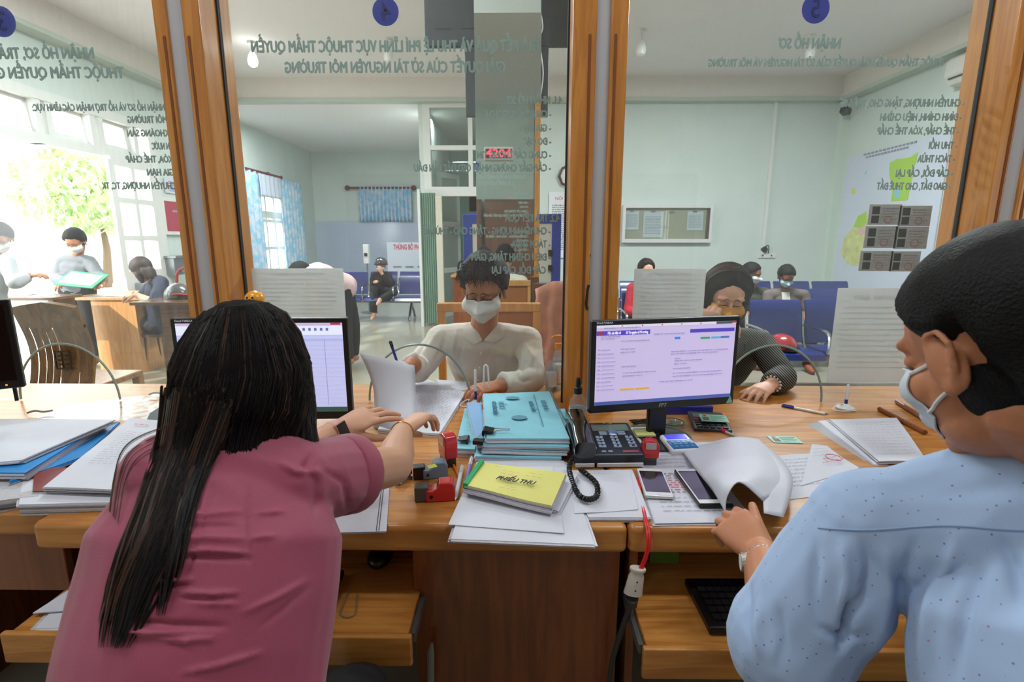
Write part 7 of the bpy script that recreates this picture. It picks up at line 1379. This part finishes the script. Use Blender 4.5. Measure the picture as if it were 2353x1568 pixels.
# woman with helmet
p = G(878, 690, d=9.35)
kn = [G(858, 668, d=8.95), G(905, 672, d=8.95)]; an = [G(859, 724, d=8.95), G(872, 690, d=8.75)]
t, M4, *_ = bgp('woman in black wearing a grey helmet, sitting cross-legged in the back room', (875, 612, 9.2), V((.0, -.95, -.25)), [(860, 634, 9.25), (893, 634, 9.25)], [(858, 660, 9.15), (898, 656, 9.1)], [(862, 648, 8.95), (877, 628, 9.02)], (p.x, p.y - .05, .50), kn, an, shirt=BLKC, sleeve=1.9, pants=BLKC, hd=(V((.3, -.6, .2)), V((-.1, -.1, .9))), sex='f', skin=SK1, tw=(.16, .145, .15))
mask(t, M4, .98, WM, top=.006, ear=False); face(t, M4, .98, lash=.002)
hm = helmet(M4 @ V((0, -.02, .022)), .118, 'dark grey helmet worn by the woman in black', mat('helmet_dark', '#3a3d42', .2, coat=.6), GREYM, R(180))
# woman in red behind the taped notice
def seated(label, hx, hy, d, fwd, shirt, w=36, drop=34, **k):
    H = G(hx, hy, d=d); q = G(hx, 700, d=d + .12); s_ = k.get('s', .98); e = .17
    sh_ = [G(hx - w, hy + drop, d=d + .08), G(hx + w, hy + drop, d=d + .08)]; el_ = [sh_[0] + V((-.05, -.08, -.26)), sh_[1] + V((.05, -.08, -.26))]; wr_ = [V((H.x - .12, el_[0].y - .2, .60)), V((H.x + .12, el_[1].y - .2, .60))]
    hands = (dict(d=V((.3, -.8, -.1)), b=V((0, -.2, 1)), g=1, curl=30), dict(d=V((-.3, -.8, -.1)), b=V((0, -.2, 1)), g=-1, curl=30)); P_ = V((H.x, q.y + .02, .50))
    return person(label, H, fwd, (0, 0, 1), s_, k.get('skin', SK2), sh_, el_, wr_, hands, pelvis=P_, knees=[P_ + V((-.12, -.44, 0)), P_ + V((.12, -.44, 0))], ankles=[P_ + V((-.12, -.46, -.42)), P_ + V((.12, -.46, -.42))], voxel=.009, cvox=.010, shirt=shirt, sleeve=1.9, pants=BLKC, foldamp=.005, tw=k.get('tw', (.16, .15, .165)), sex=k.get('sex', 'm'))
t, M4, *_ = seated('woman in red seated in the middle row, mostly behind the taped notice', 1485, 622, 5.8, V((.1, -.95, -.1)), mat('red_cloth', '#b81f30', .8), 32, 40, sex='f', skin=SK1)
hair_cap(t, M4, .98, HAIR_B, FEM_LINE, .02, nu=36, nv=24); mask(t, M4, .98, WM); face(t, M4, .98, lash=.002)
t, M4, *_ = seated('man in a dark green jacket with white mask, turned to the right', 1727, 630, 5.85, V((.75, -.6, -.25)), mat('dark_olive_jacket', '#36372f', .85), 34, 44, skin=SK3)
hair_cap(t, M4, .98, HAIR_M, MALE_LINE, .016, nu=36, nv=24); mask(t, M4, .98, WM); face(t, M4, .98, lash=.002)
t, M4, *_ = seated('man in a grey brown jacket with pale blue mask, looking down', 1806, 636, 5.75, V((-.05, -.85, -.5)), mat('taupe_jacket', '#6b5f5c', .85), 40, 42, skin=SK3)
hair_cap(t, M4, .98, HAIR_M, MALE_LINE, .016, nu=36, nv=24); mask(t, M4, .98, mat('sky_mask', '#a9cbdc', .8)); face(t, M4, .98, lash=.002)
H = M4.translation; MB().grid([[V((H.x + x, H.y - .035 - .02 * v, H.z - .17 - .06 * v)) for v in range(5)] for x in (-.05, -.02, .01, .04)], .004).build('white_shirt_front', WS, t, smooth=True, world=True)

# ------------------------------------------------------------------ repeats belong together
GR = {'waiting_bench': 'rows of blue waiting seats', 'taped_photocopy': 'photocopied cards taped on the glass', 'taped_notice': 'notice sheets taped on the glass', 'screen_post': 'wooden posts of the counter screen', 'glass_screen': 'glass panes of the counter screen',
      'counter_desk': 'counter desks', 'keyboard_tray': 'keyboard trays under the counter', 'computer_monitor': 'monitors on the counter', 'blue_folder': 'blue folders on the counter', 'binder_clip': 'binder clips on the blue folders', 'smartphone': 'phones on the counter',
      'identity_card': 'green identity cards', 'self_inking_stamp': 'red self-inking stamps', 'pen': 'pens on the counter', 'pen_stand': 'tethered pen stands', 'pinned_notice': 'notices pinned in the cabinet', 'ceiling_bulb': 'bulbs on the hall ceiling', 'pump_bottle': 'bottles behind the middle post',
      'motorbike_helmet': 'motorbike helmets', 'window_curtain': 'blue patterned curtains', 'paper_stack': 'white paper stacks', 'loose_form': 'white forms on the hall tables', 'tree': 'trees outside the doorway', 'calculator': 'calculators on the counter', 'keyboard': 'black keyboards', 'wristwatch': 'watches worn at the counter'}
for o in bpy.data.objects:
    k = o.name.split('.')[0]
    if o.parent is None and k in GR and 'group' not in o and sum(1 for q in bpy.data.objects if q.parent is None and q.name.split('.')[0] == k) > 1: o['group'] = GR[k]
